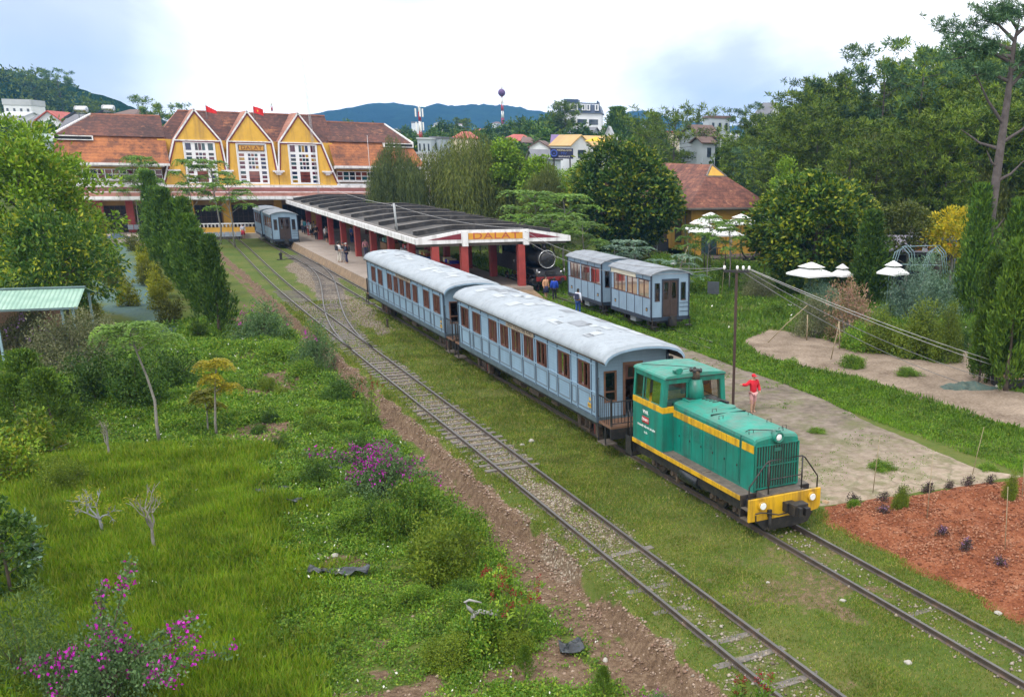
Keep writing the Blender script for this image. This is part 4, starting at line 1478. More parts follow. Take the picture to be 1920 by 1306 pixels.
b = MB()
b.box(-0.35, 0.35, -0.12, 0.12, 0, 0.06); b.box(-0.1, 0.1, -0.1, 0.1, 0.06, 0.45); b.tube([(0, 0, 0.4), (0.1, 0, 0.95)], 0.03, 8); b.ball((0.0, 0.05, 0.5), (0.16, 0.06, 0.16), 12, 8)
b.bar((0.3, 0, 0.05), (1.3, 0, 0.05), 0.05)
x, y, z = GH(527, 487)
tag(b.build('switch_lever', [BLK], loc=(x, y, z)), 'small black switch lever standing in the grass by the turnout', 'switch lever')
b = MB(); b.box(-0.05, 0.05, -0.05, 0.05, 0, 0.5); b.box(-0.07, 0.07, -0.07, 0.07, 0.42, 0.5)
x, y, z = GH(727, 614)
tag(b.build('marker_post', [paint('brown_post', (0.06, 0.045, 0.03), 0.8)], loc=(x, y, z)), 'short dark marker post in the grass beside the train', 'post')

# ------------------------------------------------------------------ platform and its canopy
CONC = paint('platform_paving', (0.30, 0.25, 0.215), 0.8, 0.15, 0.6, dirt=(0.20, 0.16, 0.13), dirt_amt=0.45, dirt_scale=0.5)
EDGE = paint('platform_edge_earth', (0.24, 0.165, 0.10), 0.9, 0.3, 1.5, dirt=(0.13, 0.09, 0.06), dirt_amt=0.5)
b = MB()
b.box(1.10, 10.9, 47.0, 102.0, -0.2, 0.50, 0)
b.add([(1.10, 47, 0.46), (1.10, 102, 0.46), (0.80, 102, -0.16), (0.80, 47, -0.16)], [(0, 1, 2, 3)], 1)
b.add([(10.9, 47, 0.3), (1.1, 47, 0.3), (1.1, 44.5, -0.12), (10.9, 44.5, -0.12)], [(0, 1, 2, 3)], 1)
kind(b.build('platform', [CONC, EDGE]), 'structure')
FORE = paint('forecourt_paving', (0.42, 0.36, 0.31), 0.8, 0.12, 0.7, dirt=(0.30, 0.25, 0.21), dirt_amt=0.4)
b = MB()
b.box(-26, 24, 102.0, 108.5, -0.3, 0.46, 0)
b.box(-26, -8.0, 98.0, 102.0, -0.3, 0.40, 0)
kind(b.build('forecourt', [FORE]), 'structure')

REDC = paint('red_column_paint', (0.30, 0.040, 0.034), 0.55, 0.2, 1.3, dirt=(0.15, 0.03, 0.03), dirt_amt=0.35)
WHTD = paint('stained_white', (0.74, 0.74, 0.76), 0.6, 0.08, 1.2, dirt=(0.27, 0.26, 0.25), dirt_amt=0.5, streak=True)
CROOF = paint('blackened_roof', (0.055, 0.052, 0.052), 0.85, 0.5, 0.5, dirt=(0.20, 0.18, 0.16), dirt_amt=0.42, dirt_scale=0.3)
CRIB = paint('weathered_concrete', (0.15, 0.138, 0.13), 0.85, 0.3, 0.8, dirt=(0.09, 0.085, 0.08), dirt_amt=0.4)
SOFF = paint('dark_soffit', (0.16, 0.14, 0.125), 0.9, 0.3, 0.8)
MAROON = paint('maroon_paint', (0.17, 0.015, 0.03), 0.6, 0.25, 1.0)
ORANGE = paint('orange_sign', (0.62, 0.30, 0.03), 0.6, 0.15, 1.0)
REDL = paint('faded_red_letter', (0.42, 0.085, 0.05), 0.6, 0.2, 1.0)

t = thing('platform_canopy', 'long flat station canopy on red columns with white edges and DALAT on its front', 'canopy', (0, 47.6, 0))
CL = 103.0 - 47.6
prof_t = [(2.8, 4.0), (3.4, 4.02), (6.2, 4.42), (10.7, 4.42), (13.6, 4.04), (14.1, 4.0)]
b = MB()
poly = prof_t + [(14.1, 3.66), (2.8, 3.66)]
b.prism([(x, z - 0.02) for x, z in poly[:6]] + [(14.05, 3.70), (2.85, 3.70)], 'y', 0.05, CL, 0)
b.m[1] = 0
b.build('roof_slab', [CROOF], t)
b = MB()
for s, x in ((-1, 2.8), (1, 14.1)):
	xa, xb = sorted((x, x - s * 0.14))
	b.box(xa, xb, 0, CL, 3.64, 4.03, 0)
	b.box(*sorted((x - s * 0.14, x - s * 0.6)), 0.3, CL, 3.99, 4.06, 1)
b.build('edge_beam', [WHTD, CRIB], t)
b = MB()
b.box(2.86, 14.04, 0.1, CL, 3.655, 3.70, 0)
for y in np.arange(0.3, CL, 6.18):
	b.box(3.0, 13.9, y, y + 0.35, 3.45, 3.655, 0)
b.build('soffit', [SOFF], t)
RIBF = paint('blackened_rib', (0.035, 0.034, 0.036), 0.9, 0.5, 0.7, dirt=(0.13, 0.12, 0.11), dirt_amt=0.35)
y = 2.6
while y < CL - 1:
	b = MB()
	for (xa, za), (xb, zb) in zip(prof_t[1:-2], prof_t[2:-1]):
		def slab(y0_, y1_, lo, hi, mi):
			b.add([(xa, y0_, za + lo), (xb, y0_, zb + lo), (xb, y1_, zb + lo), (xa, y1_, za + lo), (xa, y0_, za + hi), (xb, y0_, zb + hi), (xb, y1_, zb + hi), (xa, y1_, za + hi)],
				  [(0, 3, 2, 1), (4, 5, 6, 7), (0, 1, 5, 4), (1, 2, 6, 5), (2, 3, 7, 6), (3, 0, 4, 7)], mi)
		slab(y, y + 0.24, -0.05, 0.30, 1)
		slab(y - 0.02, y + 0.26, 0.30, 0.325, 0)
	b.build('roof_rib', [CRIB, RIBF], t)
	y += 5.1
# front panel
b = MB()
fp = [(2.8, 3.64), (6.0, 3.66), (6.0, 3.50), (6.42, 3.50), (6.42, 3.68), (10.45, 3.68), (10.45, 3.50), (10.87, 3.50), (10.87, 3.66), (14.1, 3.64), (14.1, 4.03), (10.9, 4.54), (6.0, 4.54), (2.8, 4.03)]
b.prism(fp, 'y', -0.06, 0.10, 0)
for x0_ in (6.0, 10.45):
	b.box(x0_, x0_ + 0.42, -0.14, -0.06, 3.45, 4.50, 0)
fr = b.build('front_panel', [WHTD], t)
for tri in ([(3.6, 3.92), (5.95, 3.92), (5.95, 4.34)], [(10.92, 3.92), (13.3, 3.92), (10.92, 4.34)]):
	b = MB(); b.prism(tri, 'y', -0.075, -0.058, 0); b.build('maroon_inset', [MAROON], fr)
b = MB(); b.box(6.46, 10.41, -0.085, -0.058, 3.90, 4.34, 0)
sg = b.build('name_panel', [ORANGE], fr)
text_obj('lettering', 'DALAT', 0.62, REDL, sg, (8.44, -0.09, 4.12), (PI / 2, 0, 0), 0.006, 1.62, 1.12)
# columns
cols = [(4.15, y) for y in np.arange(0.15, CL - 3, 6.17)] + [(10.35, y) for y in np.arange(0.15, CL - 3, 6.17)] + [(6.2, 0.2)]
for x, y in cols:
	b = MB()
	w = 0.25
	b.box(x - w, x + w, y - w + 0.1, y + w + 0.1, -0.1, 3.46, 0)
	b.build('column', [REDC], t, 0.03)
b = MB()
b.tube([(0, 0, 0), (-0.12, 0, 2.05)], 0.075, 10); b.bar((-0.3, 0, 1.9), (0.1, 0, 1.9), 0.05)
x, y, z = 3.25, 54.2, 4.0
tag(b.build('roof_post', [paint('pale_steel', (0.33, 0.35, 0.37), 0.5, 0.15, 2.0)], loc=(x, y, z)), 'grey steel post rising from the edge of the platform canopy roof', 'post')
pc = thing('lean_to_roof', 'pale corrugated sheet roof beyond the far side of the platform canopy', 'roof', (15.6, 66, 0))
b = MB()
for i in range(30):
	b.box(-1.6, 1.6, i * 0.4, i * 0.4 + 0.3, 3.35, 3.42, 0)
b.add([(-1.6, 0, 3.36), (1.6, 0, 3.30), (1.6, 12, 3.30), (-1.6, 12, 3.36)], [(0, 1, 2, 3)], 0)
b.build('sheeting', [paint('pale_sheet', (0.42, 0.45, 0.48), 0.5, 0.12, 1.0)], pc)
for yy in (0.5, 6, 11.5):
	b = MB(); b.bar((1.4, yy, -0.1), (1.4, yy, 3.3), 0.1); b.build('post', [BLK], pc)

# wires strung over the canopy
def wire(a, b_, sag, label, r=0.012, mat=None):
	m_ = MB(); n = 22
	a, b_ = Vector(a), Vector(b_)
	pts = [a.lerp(b_, i / n) - Vector((0, 0, sag * 4 * (i / n) * (1 - i / n))) for i in range(n + 1)]
	m_.tube(pts, r, 5, 0)
	return tag(m_.build('wire', [mat or paint('wire_grey', (0.20, 0.20, 0.21), 0.6)]), label, 'wire', None)


# ------------------------------------------------------------------ station building
YELW = paint('station_yellow', (0.66, 0.385, 0.055), 0.75, 0.12, 0.7, dirt=(0.36, 0.21, 0.06), dirt_amt=0.6, streak=True)
YELD = paint('station_yellow_plain', (0.58, 0.33, 0.05), 0.75, 0.15, 0.7, dirt=(0.36, 0.2, 0.05), dirt_amt=0.4, streak=True)


def tiles(name, cols, stain, amt, scale=0.25, rows=3.2):
	m, nt, bs = nodes(name)
	n1 = noise_t(nt, scale, 7, 0.72); n2 = noise_t(nt, 2.4, 5, 0.75)
	f = math_(nt, 'ADD', math_(nt, 'MULTIPLY', n1, 0.5), math_(nt, 'MULTIPLY', n2, 0.5))
	c = ramp(nt, [(0.40, cols[0]), (0.50, cols[1]), (0.60, cols[2])], f)
	s = ramp(nt, [(0.60 - 0.16 * amt, (0, 0, 0)), (0.68 - 0.14 * amt, (1, 1, 1))], math_(nt, 'ADD', math_(nt, 'MULTIPLY', noise_t(nt, scale * 2.2, 8, 0.75), 0.7), math_(nt, 'MULTIPLY', n2, 0.3)))
	c = mix(nt, c, stain, math_(nt, 'MULTIPLY', s, 0.85))
	tcx = nt.nodes.new('ShaderNodeTexCoord'); sx = nt.nodes.new('ShaderNodeSeparateXYZ'); nt.links.new(tcx.outputs['Object'], sx.inputs[0])
	fr_ = math_(nt, 'FRACT', math_(nt, 'MULTIPLY', sx.outputs[2], rows))
	ln = ramp(nt, [(0.0, (1, 1, 1)), (0.22, (0, 0, 0)), (1, (0, 0, 0))], fr_)
	c = mix(nt, c, tuple(x * 0.5 for x in cols[0]), math_(nt, 'MULTIPLY', ln, 0.6))
	nt.links.new(c, bs.inputs['Base Color'])
	bs.inputs['Roughness'].default_value = 0.85
	bump(nt, bs, fr_, 0.5, 0.06)
	return m


TUP = tiles('old_dark_tiles', [(0.040, 0.020, 0.019), (0.075, 0.032, 0.027), (0.16, 0.06, 0.038)], (0.30, 0.13, 0.065), 0.30)
TLO = tiles('orange_tiles', [(0.12, 0.048, 0.028), (0.30, 0.105, 0.040), (0.42, 0.155, 0.055)], (0.055, 0.026, 0.022), 0.72)
TSIDE = tiles('gable_side_tiles', [(0.24, 0.10, 0.07), (0.36, 0.16, 0.11), (0.45, 0.22, 0.16)], (0.12, 0.05, 0.04), 0.4)
TPORCH = tiles('porch_tiles', [(0.10, 0.03, 0.03), (0.17, 0.05, 0.045), (0.24, 0.085, 0.065)], (0.05, 0.02, 0.02), 0.4)
RUSTB = paint('rust_band', (0.42, 0.20, 0.16), 0.8, 0.2, 1.0, dirt=(0.25, 0.10, 0.07), dirt_amt=0.5)
GLS = [glass('glass_maroon', (0.10, 0.012, 0.035)), glass('glass_navy', (0.015, 0.022, 0.085)), glass('glass_teal', (0.02, 0.07, 0.085)), glass('glass_amber', (0.42, 0.24, 0.02)), glass('glass_rust', (0.20, 0.055, 0.04)), glass('glass_dark', (0.02, 0.025, 0.035))]
WFR = paint('window_white', (0.72, 0.73, 0.76), 0.55, 0.06, 1.5)
DARK = paint('dark_opening', (0.016, 0.014, 0.014), 0.8, 0.3, 2.0)

st = thing('station_building', 'yellow railway station with three steep gables, stained glass and long tiled roofs', 'station', (0, 108, 0))
GC = (-5.1, 0.3, 5.75)
rs = random.Random(5)
# wing walls and clerestory
for s, xa, xb in ((-1, -18.6, -9.0), (1, 9.6, 19.6)):
	b = MB()
	b.box(xa, xb, 0.25, 13, 0.3, 7.75, 0)
	b.box(xa - 0.3, xb + 0.3, -0.75, 0.9, 7.40, 7.72, 1)
	b.box(xa - 0.1, xb + 0.1, -0.15, 0.25, 5.50, 5.68, 1); b.box(xa - 0.1, xb + 0.1, -0.25, 0.25, 5.90, 6.04, 1)
	b.box(xa - 0.05, xb + 0.05, 0.16, 0.25, 5.68, 5.90, 2)
	b.build('wing_wall', [YELD, WHTD, paint('cream_band', (0.45, 0.36, 0.28), 0.8)], st)
	n = 7
	for k in range(n):
		x0_, x1_ = xa + (xb - xa) * k / n, xa + (xb - xa) * (k + 1) / n
		f = MB()
		f.box(x0_, x1_, 0.12, 0.24, 6.04, 6.12, 0); f.box(x0_, x1_, 0.12, 0.24, 7.06, 7.14, 0); f.box(x0_, x1_, 0.12, 0.24, 6.54, 6.62, 0)
		for q in range(3):
			x = x0_ + (x1_ - x0_) * q / 2
			f.box(max(x0_, x - 0.05), min(x1_, x + 0.05), 0.12, 0.24, 6.12, 7.06, 0)
		for q in range(2):
			for r_ in range(2):
				xx0, xx1 = x0_ + (x1_ - x0_) * q / 2, x0_ + (x1_ - x0_) * (q + 1) / 2
				zz = 6.12 + r_ * 0.47
				mi = rs.choice([1, 2, 3, 5, 6, 6, 1, 2])
				f.add([(xx0, 0.2, zz), (xx1, 0.2, zz), (xx1, 0.2, zz + 0.47), (xx0, 0.2, zz + 0.47)], [(0, 1, 2, 3)], mi)
		f.build('clerestory_window', [WFR] + GLS, st)
# wing roofs
for s, xe, xb_, xr, xin in ((-1, -19.1, -18.5, -15.0, -8.2), (1, 20.1, 19.0, 17.0, 9.2)):
	b = MB()
	# lower slopes, front, end and back
	b.add([(xe, -1.0, 7.72), (xin, -1.0, 7.80), (xin, 1.8, 10.55), (xb_, 1.8, 10.55)], [(0, 1, 2, 3)], 0)
	b.add([(xe, -1.0, 7.72), (xb_, 1.8, 10.55), (xb_, 10.2, 10.55), (xe, 13.0, 7.72)], [(0, 1, 2, 3)], 0)
	b.add([(xe, 13.0, 7.72), (xb_, 10.2, 10.55), (xin, 10.2, 10.55), (xin, 13.0, 7.8)], [(0, 1, 2, 3)], 0)
	b.build('lower_roof', [TLO], st)
	b = MB()
	xo = xb_ - s * 0.0
	b.add([(xo + s * 0.3, 1.55, 10.58), (xin, 1.55, 10.58), (xin, 6, 12.95), (xr, 6, 12.90)], [(0, 1, 2, 3)], 0)
	b.add([(xo + s * 0.3, 1.55, 10.58), (xr, 6, 12.90), (xo + s * 0.3, 10.45, 10.58)], [(0, 1, 2)], 0)
	b.add([(xo + s * 0.3, 10.45, 10.58), (xr, 6, 12.90), (xin, 6, 12.95), (xin, 10.45, 10.58)], [(0, 1, 2, 3)], 0)
	b.bar((xr, 6, 12.93), (xin, 6, 12.98), 0.22, 0.16, mi=1)
	b.bar((xr, 6, 12.93), (xo + s * 0.32, 1.5, 10.62), 0.18, 0.16, mi=2)
	b.build('upper_roof', [TUP, TSIDE, WHTD], st)
	v = MB()
	xv0, xv1 = sorted((xo + s * 0.25, xo - s * 3.4))
	v.box(xv0, xv1, 1.0, 1.7, 10.08, 10.16, 0); v.box(xv0, xv1, 1.0, 1.7, 10.46, 10.56, 0)
	v.box(xv0, xv0 + 0.12, 1.0, 1.7, 10.16, 10.46, 0); v.box(xv1 - 0.12, xv1, 1.0, 1.7, 10.16, 10.46, 0)
	v.box(xv0 + 0.12, xv1 - 0.12, 1.15, 1.6, 10.16, 10.46, 1)
	v.build('roof_vent', [WHTD, DARK], st)
	e = MB()
	e.box(min(xe, xin), max(xe, xin), -1.12, -0.98, 7.55, 7.80, 0)
	e.box(min(xe, xin), max(xe, xin), -1.10, -0.70, 7.80, 7.86, 1)
	e.build('eave_board', [WHTD, RUSTB], st)
# central roof and the wall between the gables
b = MB()
b.add([(-9.2, 1.6, 10.35), (9.8, 1.6, 10.35), (9.8, 6, 13.62), (-6.4, 6, 13.62)], [(0, 1, 2, 3)], 0)
b.add([(-9.2, 10.4, 10.35), (-6.4, 6, 13.62), (9.8, 6, 13.62), (9.8, 10.4, 10.35)], [(0, 1, 2, 3)], 0)
b.add([(-9.2, 1.6, 10.35), (-6.4, 6, 13.62), (-9.2, 10.4, 10.35)], [(0, 1, 2)], 1)
b.add([(9.8, 1.6, 10.35), (9.8, 10.4, 10.35), (9.8, 6, 13.62)], [(0, 1, 2)], 1)
b.bar((-6.4, 6, 13.66), (9.8, 6, 13.66), 0.22, 0.14, mi=1)
b.build('centre_roof', [TUP, TSIDE], st)
b = MB()
b.box(-9.0, 9.6, 1.5, 12, 5.5, 10.4, 0)
b.box(-9.0, 9.6, 0.05, 12, 0.3, 5.5, 0)
b.build('centre_wall', [YELW], st)
for gi, c in enumerate(GC):
	L_ = 3.45 if gi == 0 else 2.7
	R_ = 3.45 if gi == 2 else 2.7
	poly = [(c - L_ - (0.55 if gi == 0 else 0.0), 5.5), (c + R_ + (0.62 if gi == 2 else 0.0), 5.5), (c + R_, 7.1), (c + 2.4, 10.35), (c, 13.68), (c - 2.4, 10.35), (c - L_, 7.1)]
	b = MB()
	b.prism(poly, 'y', 0.0, 1.5, 0)
	gb = b.build('gable_wall', [YELW], st)
	# side slopes running back to the ridge
	b = MB()
	for s in (-1, 1):
		b.add([(c, -0.12, 13.74), (c + s * 2.46, -0.12, 10.36), (c + s * 2.46, 1.6, 10.36), (c, 6.0, 13.74)], [(0, 1, 2, 3)], 0)
		w_ = L_ if s < 0 else R_
		if w_ > 3:
			b.add([(c + s * 2.46, -0.12, 10.36), (c + s * (w_ + 0.05), -0.12, 7.1), (c + s * (w_ + 0.05), 1.9, 7.1), (c + s * 2.46, 1.9, 10.36)], [(0, 1, 2, 3)], 0)
	b.build('gable_roof', [TSIDE], gb)
	b = MB()
	def edge(p, q, w, y, mi, off):
		p, q = Vector((p[0], y, p[1])), Vector((q[0], y, q[1]))
		d = (q - p).normalized(); n_ = Vector((d.z, 0, -d.x))
		cen = Vector((c, y, 8))
		if (cen - p).dot(n_) < 0:
			n_ = -n_
		b.bar(p + n_ * off, q + n_ * off, 0.10, w, up=tuple(n_), mi=mi)
	pts = [(c - L_ - (0.5 if gi == 0 else 0), 5.6), (c - L_, 7.1), (c - 2.4, 10.35), (c, 13.68), (c + 2.4, 10.35), (c + R_, 7.1), (c + R_ + (0.58 if gi == 2 else 0), 5.6)]
	if gi != 0:
		pts = pts[1:]
	if gi != 2:
		pts = pts[:-1]
	for p, q in zip(pts[:-1], pts[1:]):
		edge(p, q, 0.16, -0.08, 0, 0.02); edge(p, q, 0.15, -0.04, 1, 0.17)
	b.box(c - 2.42, c + 2.42, -0.12, 0.0, 10.26, 10.38, 0); b.box(c - 2.35, c + 2.35, -0.06, 0.0, 10.12, 10.26, 1)
	b.build('gable_trim', [WHTD, MAROON], gb)
	# tall stained glass window
	f = MB()
	w = c + (0.08 if gi == 0 else 0.05 if gi == 1 else 0.15)
	xs_side = [(-1.37, -0.82), (0.90, 1.42)]
	xs_mid = [(-0.42, -0.14), (-0.08, 0.22), (0.28, 0.60)]
	rows = [(10.03, 9.28), (9.0, 8.70), (8.56, 8.25), (8.12, 7.80), (7.66, 7.32)]
	side_rows = rows + [(7.04, 6.72), (6.57, 6.22), (6.09, 5.78)]
	f.box(w - 1.56, w + 1.58, -0.02, 0.0, 5.62, 10.12, 0)
	f.box(w - 1.60, w - 1.50, -0.1, 0.0, 5.60, 10.12, 0); f.box(w + 1.52, w + 1.62, -0.1, 0.0, 5.60, 10.12, 0); f.box(w - 1.6, w + 1.62, -0.1, 0.0, 10.08, 10.14, 0)
	def pane(xa, xb, za, zb):
		mi = 1 + rs.choice([0, 1, 2, 0, 4, 1, 3, 5, 0])
		f.add([(w + xa, -0.026, zb), (w + xb, -0.026, zb), (w + xb, -0.026, za), (w + xa, -0.026, za)], [(0, 1, 2, 3)], mi)
	for za, zb in (side_rows[1:] if gi == 1 else side_rows):
		for xa, xb in xs_side:
			pane(xa, xb, za, zb)
	for za, zb in (rows[1:] if gi == 1 else rows):
		for xa, xb in xs_mid:
			pane(xa, xb, za, zb)
	f.add([(w - 0.48, -0.026, 5.80), (w + 0.62, -0.026, 5.80), (w + 0.62, -0.026, 7.04), (w - 0.48, -0.026, 7.04)], [(0, 1, 2, 3)], 5)
	f.box(w - 0.48, w + 0.62, -0.034, -0.028, 6.55, 6.60, 6); f.box(w - 0.48, w + 0.62, -0.034, -0.028, 6.15, 6.20, 6)
	if gi == 2:
		for q in range(7):
			f.box(w - 0.4 + q * 0.16, w - 0.38 + q * 0.16, -0.3, -0.28, 5.75, 6.2, 6)
		f.box(w - 0.44, w + 0.62, -0.31, -0.27, 6.18, 6.22, 6)
	f.build('gable_window', [WFR] + GLS, gb)
	if gi == 1:
		q = MB(); q.box(w - 1.36, w + 1.40, -0.10, -0.02, 9.28, 9.98, 0); q.box(w - 1.28, w + 1.32, -0.115, -0.10, 9.36, 9.90, 1)
		sg = q.build('name_board', [paint('sign_brown', (0.07, 0.03, 0.015), 0.6), paint('sign_tan', (0.52, 0.27, 0.05), 0.6, 0.2, 2.0)], gb)
		text_obj('lettering', 'DALAT', 0.60, paint('sign_letter', (0.13, 0.03, 0.015), 0.6), sg, (w + 0.02, -0.125, 9.63), (PI / 2, 0, 0), 0.01, 1.12, 1.1)
for x in (GC[0] - 2.7, (GC[0] + GC[1]) / 2, (GC[1] + GC[2]) / 2, GC[2] + 2.75):
	b = MB()
	b.box(x - 0.62, x + 0.62, -0.45, 0.0, 7.0, 7.16, 0); b.box(x - 0.42, x + 0.42, -0.38, 0.0, 6.84, 7.0, 0); b.box(x - 0.24, x + 0.24, -0.3, 0.0, 6.66, 6.84, 0)
	b.build('corbel', [WHTD], st)
# porch roof along the front
b = MB()
b.box(-18.8, 20.0, -0.55, 0.0, 5.22, 5.50, 1)
b.add([(-18.8, -0.5, 5.24), (20, -0.5, 5.24), (20, -4.6, 4.86), (-18.8, -4.6, 4.86)], [(0, 1, 2, 3)], 0)
b.box(-18.8, 20.0, -4.75, -4.6, 4.82, 4.92, 1)
b.box(-18.8, 20.0, -4.85, -4.75, 4.45, 4.84, 2)
b.box(-18.8, 20.0, -4.95, -4.6, 4.12, 4.45, 1)
b.box(-18.8, 20.0, -4.8, 0, 4.02, 4.12, 1)
b.build('porch_roof', [TPORCH, WHTD, RUSTB], st)
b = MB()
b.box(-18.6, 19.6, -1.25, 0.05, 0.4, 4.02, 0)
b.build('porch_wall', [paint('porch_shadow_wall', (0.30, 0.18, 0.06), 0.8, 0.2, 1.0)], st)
for xa, xb, mat in ((-16.0, -15.1, REDC), (-13.0, -12.3, REDC), (-7.2, -6.4, YELD), (-3.5, -2.6, YELD), (2.0, 2.8, YELD), (5.6, 6.4, YELD), (-10.6, -9.9, YELD)):
	b = MB(); b.box(xa, xb, -1.7, -1.26, 0.45, 4.02); b.build('pier', [mat], st)
for xa, xb in ((-15.1, -13.0), (-6.3, -3.6), (-2.5, 1.9), (2.9, 5.5), (-9.8, -7.3), (-12.2, -10.7), (6.5, 9.5)):
	b = MB()
	b.box(xa + 0.04, xb - 0.04, -1.32, -1.255, 0.46, 3.3, 0)
	n = int((xb - xa) / 0.5)
	for k in range(n + 1):
		x = xa + 0.06 + (xb - xa - 0.12) * k / n
		b.box(x - 0.03, x + 0.03, -1.36, -1.32, 0.46, 3.3, 1)
	for z in (1.2, 2.0, 2.8):
		b.box(xa + 0.04, xb - 0.04, -1.36, -1.325, z, z + 0.05, 1)
	b.build('door', [DARK, paint('door_maroon', (0.045, 0.018, 0.016), 0.6)], st)

# flags and masts on and behind the station
for lab, px_, cat, wv_ in (('small red flag flying from a pole above the first gable valley of the station', (385, 197), 'flag', 0.0), ('red flag with a yellow star above the second gable valley of the station', (474, 199), 'flag', 1.0)):
	x, y, z = D(px_[0], px_[1], depth_of(0, 112) - (6 if px_[0] < 400 else 3))
	t = thing('flag', lab, cat, (x, y, 13.3))
	h = z - 13.3
	b = MB(); b.cyl((0, 0, -0.6), (0, 0, h + 0.25), 0.025, 0.02, 8); b.build('pole', [paint('pale_steel', (0.33, 0.35, 0.37), 0.5, 0.15, 2.0)], t)
	b = MB(); vs = []
	n = 14
	for i in range(n + 1):
		f = i / n
		w_ = 1.05 * f
		yy = 0.12 * math.sin(f * 6 + wv_)
		zz = -0.22 * f - (0.35 * f if wv_ == 0 else 0.12 * f * f)
		hh = 0.72 * (1 - (0.55 * f if wv_ == 0 else 0.0))
		vs += [(w_, yy, h + zz), (w_, yy, h + zz - hh)]
	b.add(vs, [(2 * i, 2 * i + 2, 2 * i + 3, 2 * i + 1) for i in range(n)], 0, True)
	cl = b.build('cloth', [paint('flag_red', (0.62, 0.012, 0.015), 0.7, 0.15, 2.0)], t)
	if wv_ == 1.0:
		b = MB()
		pts = []
		for k in range(10):
			r_ = 0.2 if k % 2 == 0 else 0.08
			a = PI / 2 + k * PI / 5
			pts.append((0.52 + r_ * math.cos(a), h - 0.50 + r_ * math.sin(a)))
		for yy in (-0.075, 0.10):
			b.face([(p, yy, q) for p, q in pts])
		b.build('star', [paint('flag_yellow', (0.7, 0.5, 0.02), 0.7)], cl)


def mast(label, x, y, z0, z1, w, col, lean=0.0):
	b = MB(); n = int((z1 - z0) / 1.5)
	p = [(w * math.cos(a), w * math.sin(a)) for a in (0.3, 0.3 + 2 * PI / 3, 0.3 + 4 * PI / 3)]
	for px_, py_ in p:
		b.tube([(px_, py_, 0), (px_ + lean, py_, z1 - z0)], 0.014, 5)
	for k in range(n):
		za, zb = (z1 - z0) * k / n, (z1 - z0) * (k + 1) / n
		for i in range(3):
			a, c_ = p[i], p[(i + 1) % 3]
			b.tube([(a[0] + lean * k / n, a[1], za), (c_[0] + lean * (k + 1) / n, c_[1], zb)], 0.006, 4)
	return tag(b.build('lattice_mast', [col], loc=(x, y, z0)), label, 'mast')


mast('thin pale lattice mast rising from the far end of the canopy roof', 6.2, 101.5, 4.3, 20.9, 0.13, paint('mast_grey', (0.42, 0.43, 0.46), 0.5), -0.5)
b = MB(); b.cyl((0, 0, 0), (0, 0, 7.4), 0.035, 0.025, 8)
tag(b.build('aerial_pole', [paint('mast_grey', (0.42, 0.43, 0.46), 0.5)], loc=(11.7, 100, 3.9)), 'slender pole beside the dark willow, standing up past the right wing roof', 'pole')

# low yellow wall and benches before the porch
t = thing('garden_wall', 'low yellow wall with a row of white balusters in front of the station porch', 'wall', (-7.2, 102.6, 0))
b = MB(); b.box(0, 6.4, 0, 0.22, -0.1, 1.1); b.build('wall', [YELD], t)
b = MB(); b.box(-0.05, 6.45, -0.03, 0.25, 1.45, 1.55); b.build('rail', [WHTD], t)
for k in range(17):
	b = MB(); b.tube([(0.2 + k * 0.375, 0.11, 1.1), (0.2 + k * 0.375, 0.11, 1.28), (0.2 + k * 0.375, 0.11, 1.45)], [0.06, 0.085, 0.06], 8); b.build('baluster', [WHTD], t)
GREYM = paint('grey_metal', (0.20, 0.23, 0.27), 0.45, 0.2, 2.0)


def bench(label, x, y, n, z):
	t = thing('bench', label, 'bench', (x, y, z))
	for k in range(n):
		b = MB(); b.box(k * 0.58, k * 0.58 + 0.52, 0.0, 0.45, 0.42, 0.46); b.build('seat', [GREYM], t)
		b = MB(); b.add([(k * 0.58, 0.45, 0.46), (k * 0.58 + 0.52, 0.45, 0.46), (k * 0.58 + 0.52, 0.58, 0.9), (k * 0.58, 0.58, 0.9), (k * 0.58, 0.48, 0.46), (k * 0.58 + 0.52, 0.48, 0.46), (k * 0.58 + 0.52, 0.61, 0.9), (k * 0.58, 0.61, 0.9)], [(0, 1, 2, 3), (7, 6, 5, 4), (0, 4, 5, 1), (1, 5, 6, 2), (2, 6, 7, 3), (3, 7, 4, 0)]); b.build('backrest', [GREYM], t)
	for k in (0, n - 1):
		b = MB(); b.box(k * 0.58 + 0.2, k * 0.58 + 0.3, 0.05, 0.5, 0, 0.05); b.box(k * 0.58 + 0.22, k * 0.58 + 0.28, 0.2, 0.3, 0.05, 0.42); b.build('leg', [BLK], t)


bench('grey metal bench against the red pillar and dark door of the station wing', -13.1, 104.6, 4, 0.46)
bench('long grey metal bench with its back to the low yellow wall', -6.3, 101.4, 7, hz(-6, 101))

# ------------------------------------------------------------------ steam engine under the canopy
SBLK = paint('engine_black', (0.020, 0.020, 0.023), 0.4, 0.35, 1.5, dirt=(0.06, 0.055, 0.05), dirt_amt=0.35)
SRED = paint('engine_red', (0.20, 0.018, 0.02), 0.5, 0.25, 2.0)
t = thing('steam_locomotive', 'black steam locomotive with a pale smokebox ring parked under the canopy', 'locomotive', (12.25, 46.8, 0))
b = MB(); b.cyl((0, 0.9, 2.35), (0, 5.8, 2.35), 0.62, 0.62, 28, 0)
b.ball((0, 2.6, 3.0), (0.28, 0.34, 0.35), 14, 8, 0); b.ball((0, 4.4, 3.0), (0.30, 0.34, 0.32), 14, 8, 0); b.tube([(0, 1.35, 2.9), (0, 1.35, 3.45)], [0.20, 0.17], 14, 0)
b.box(-0.6, 0.6, 5.6, 7.2, 1.5, 2.9, 0)
bo = b.build('boiler', [SBLK], t)
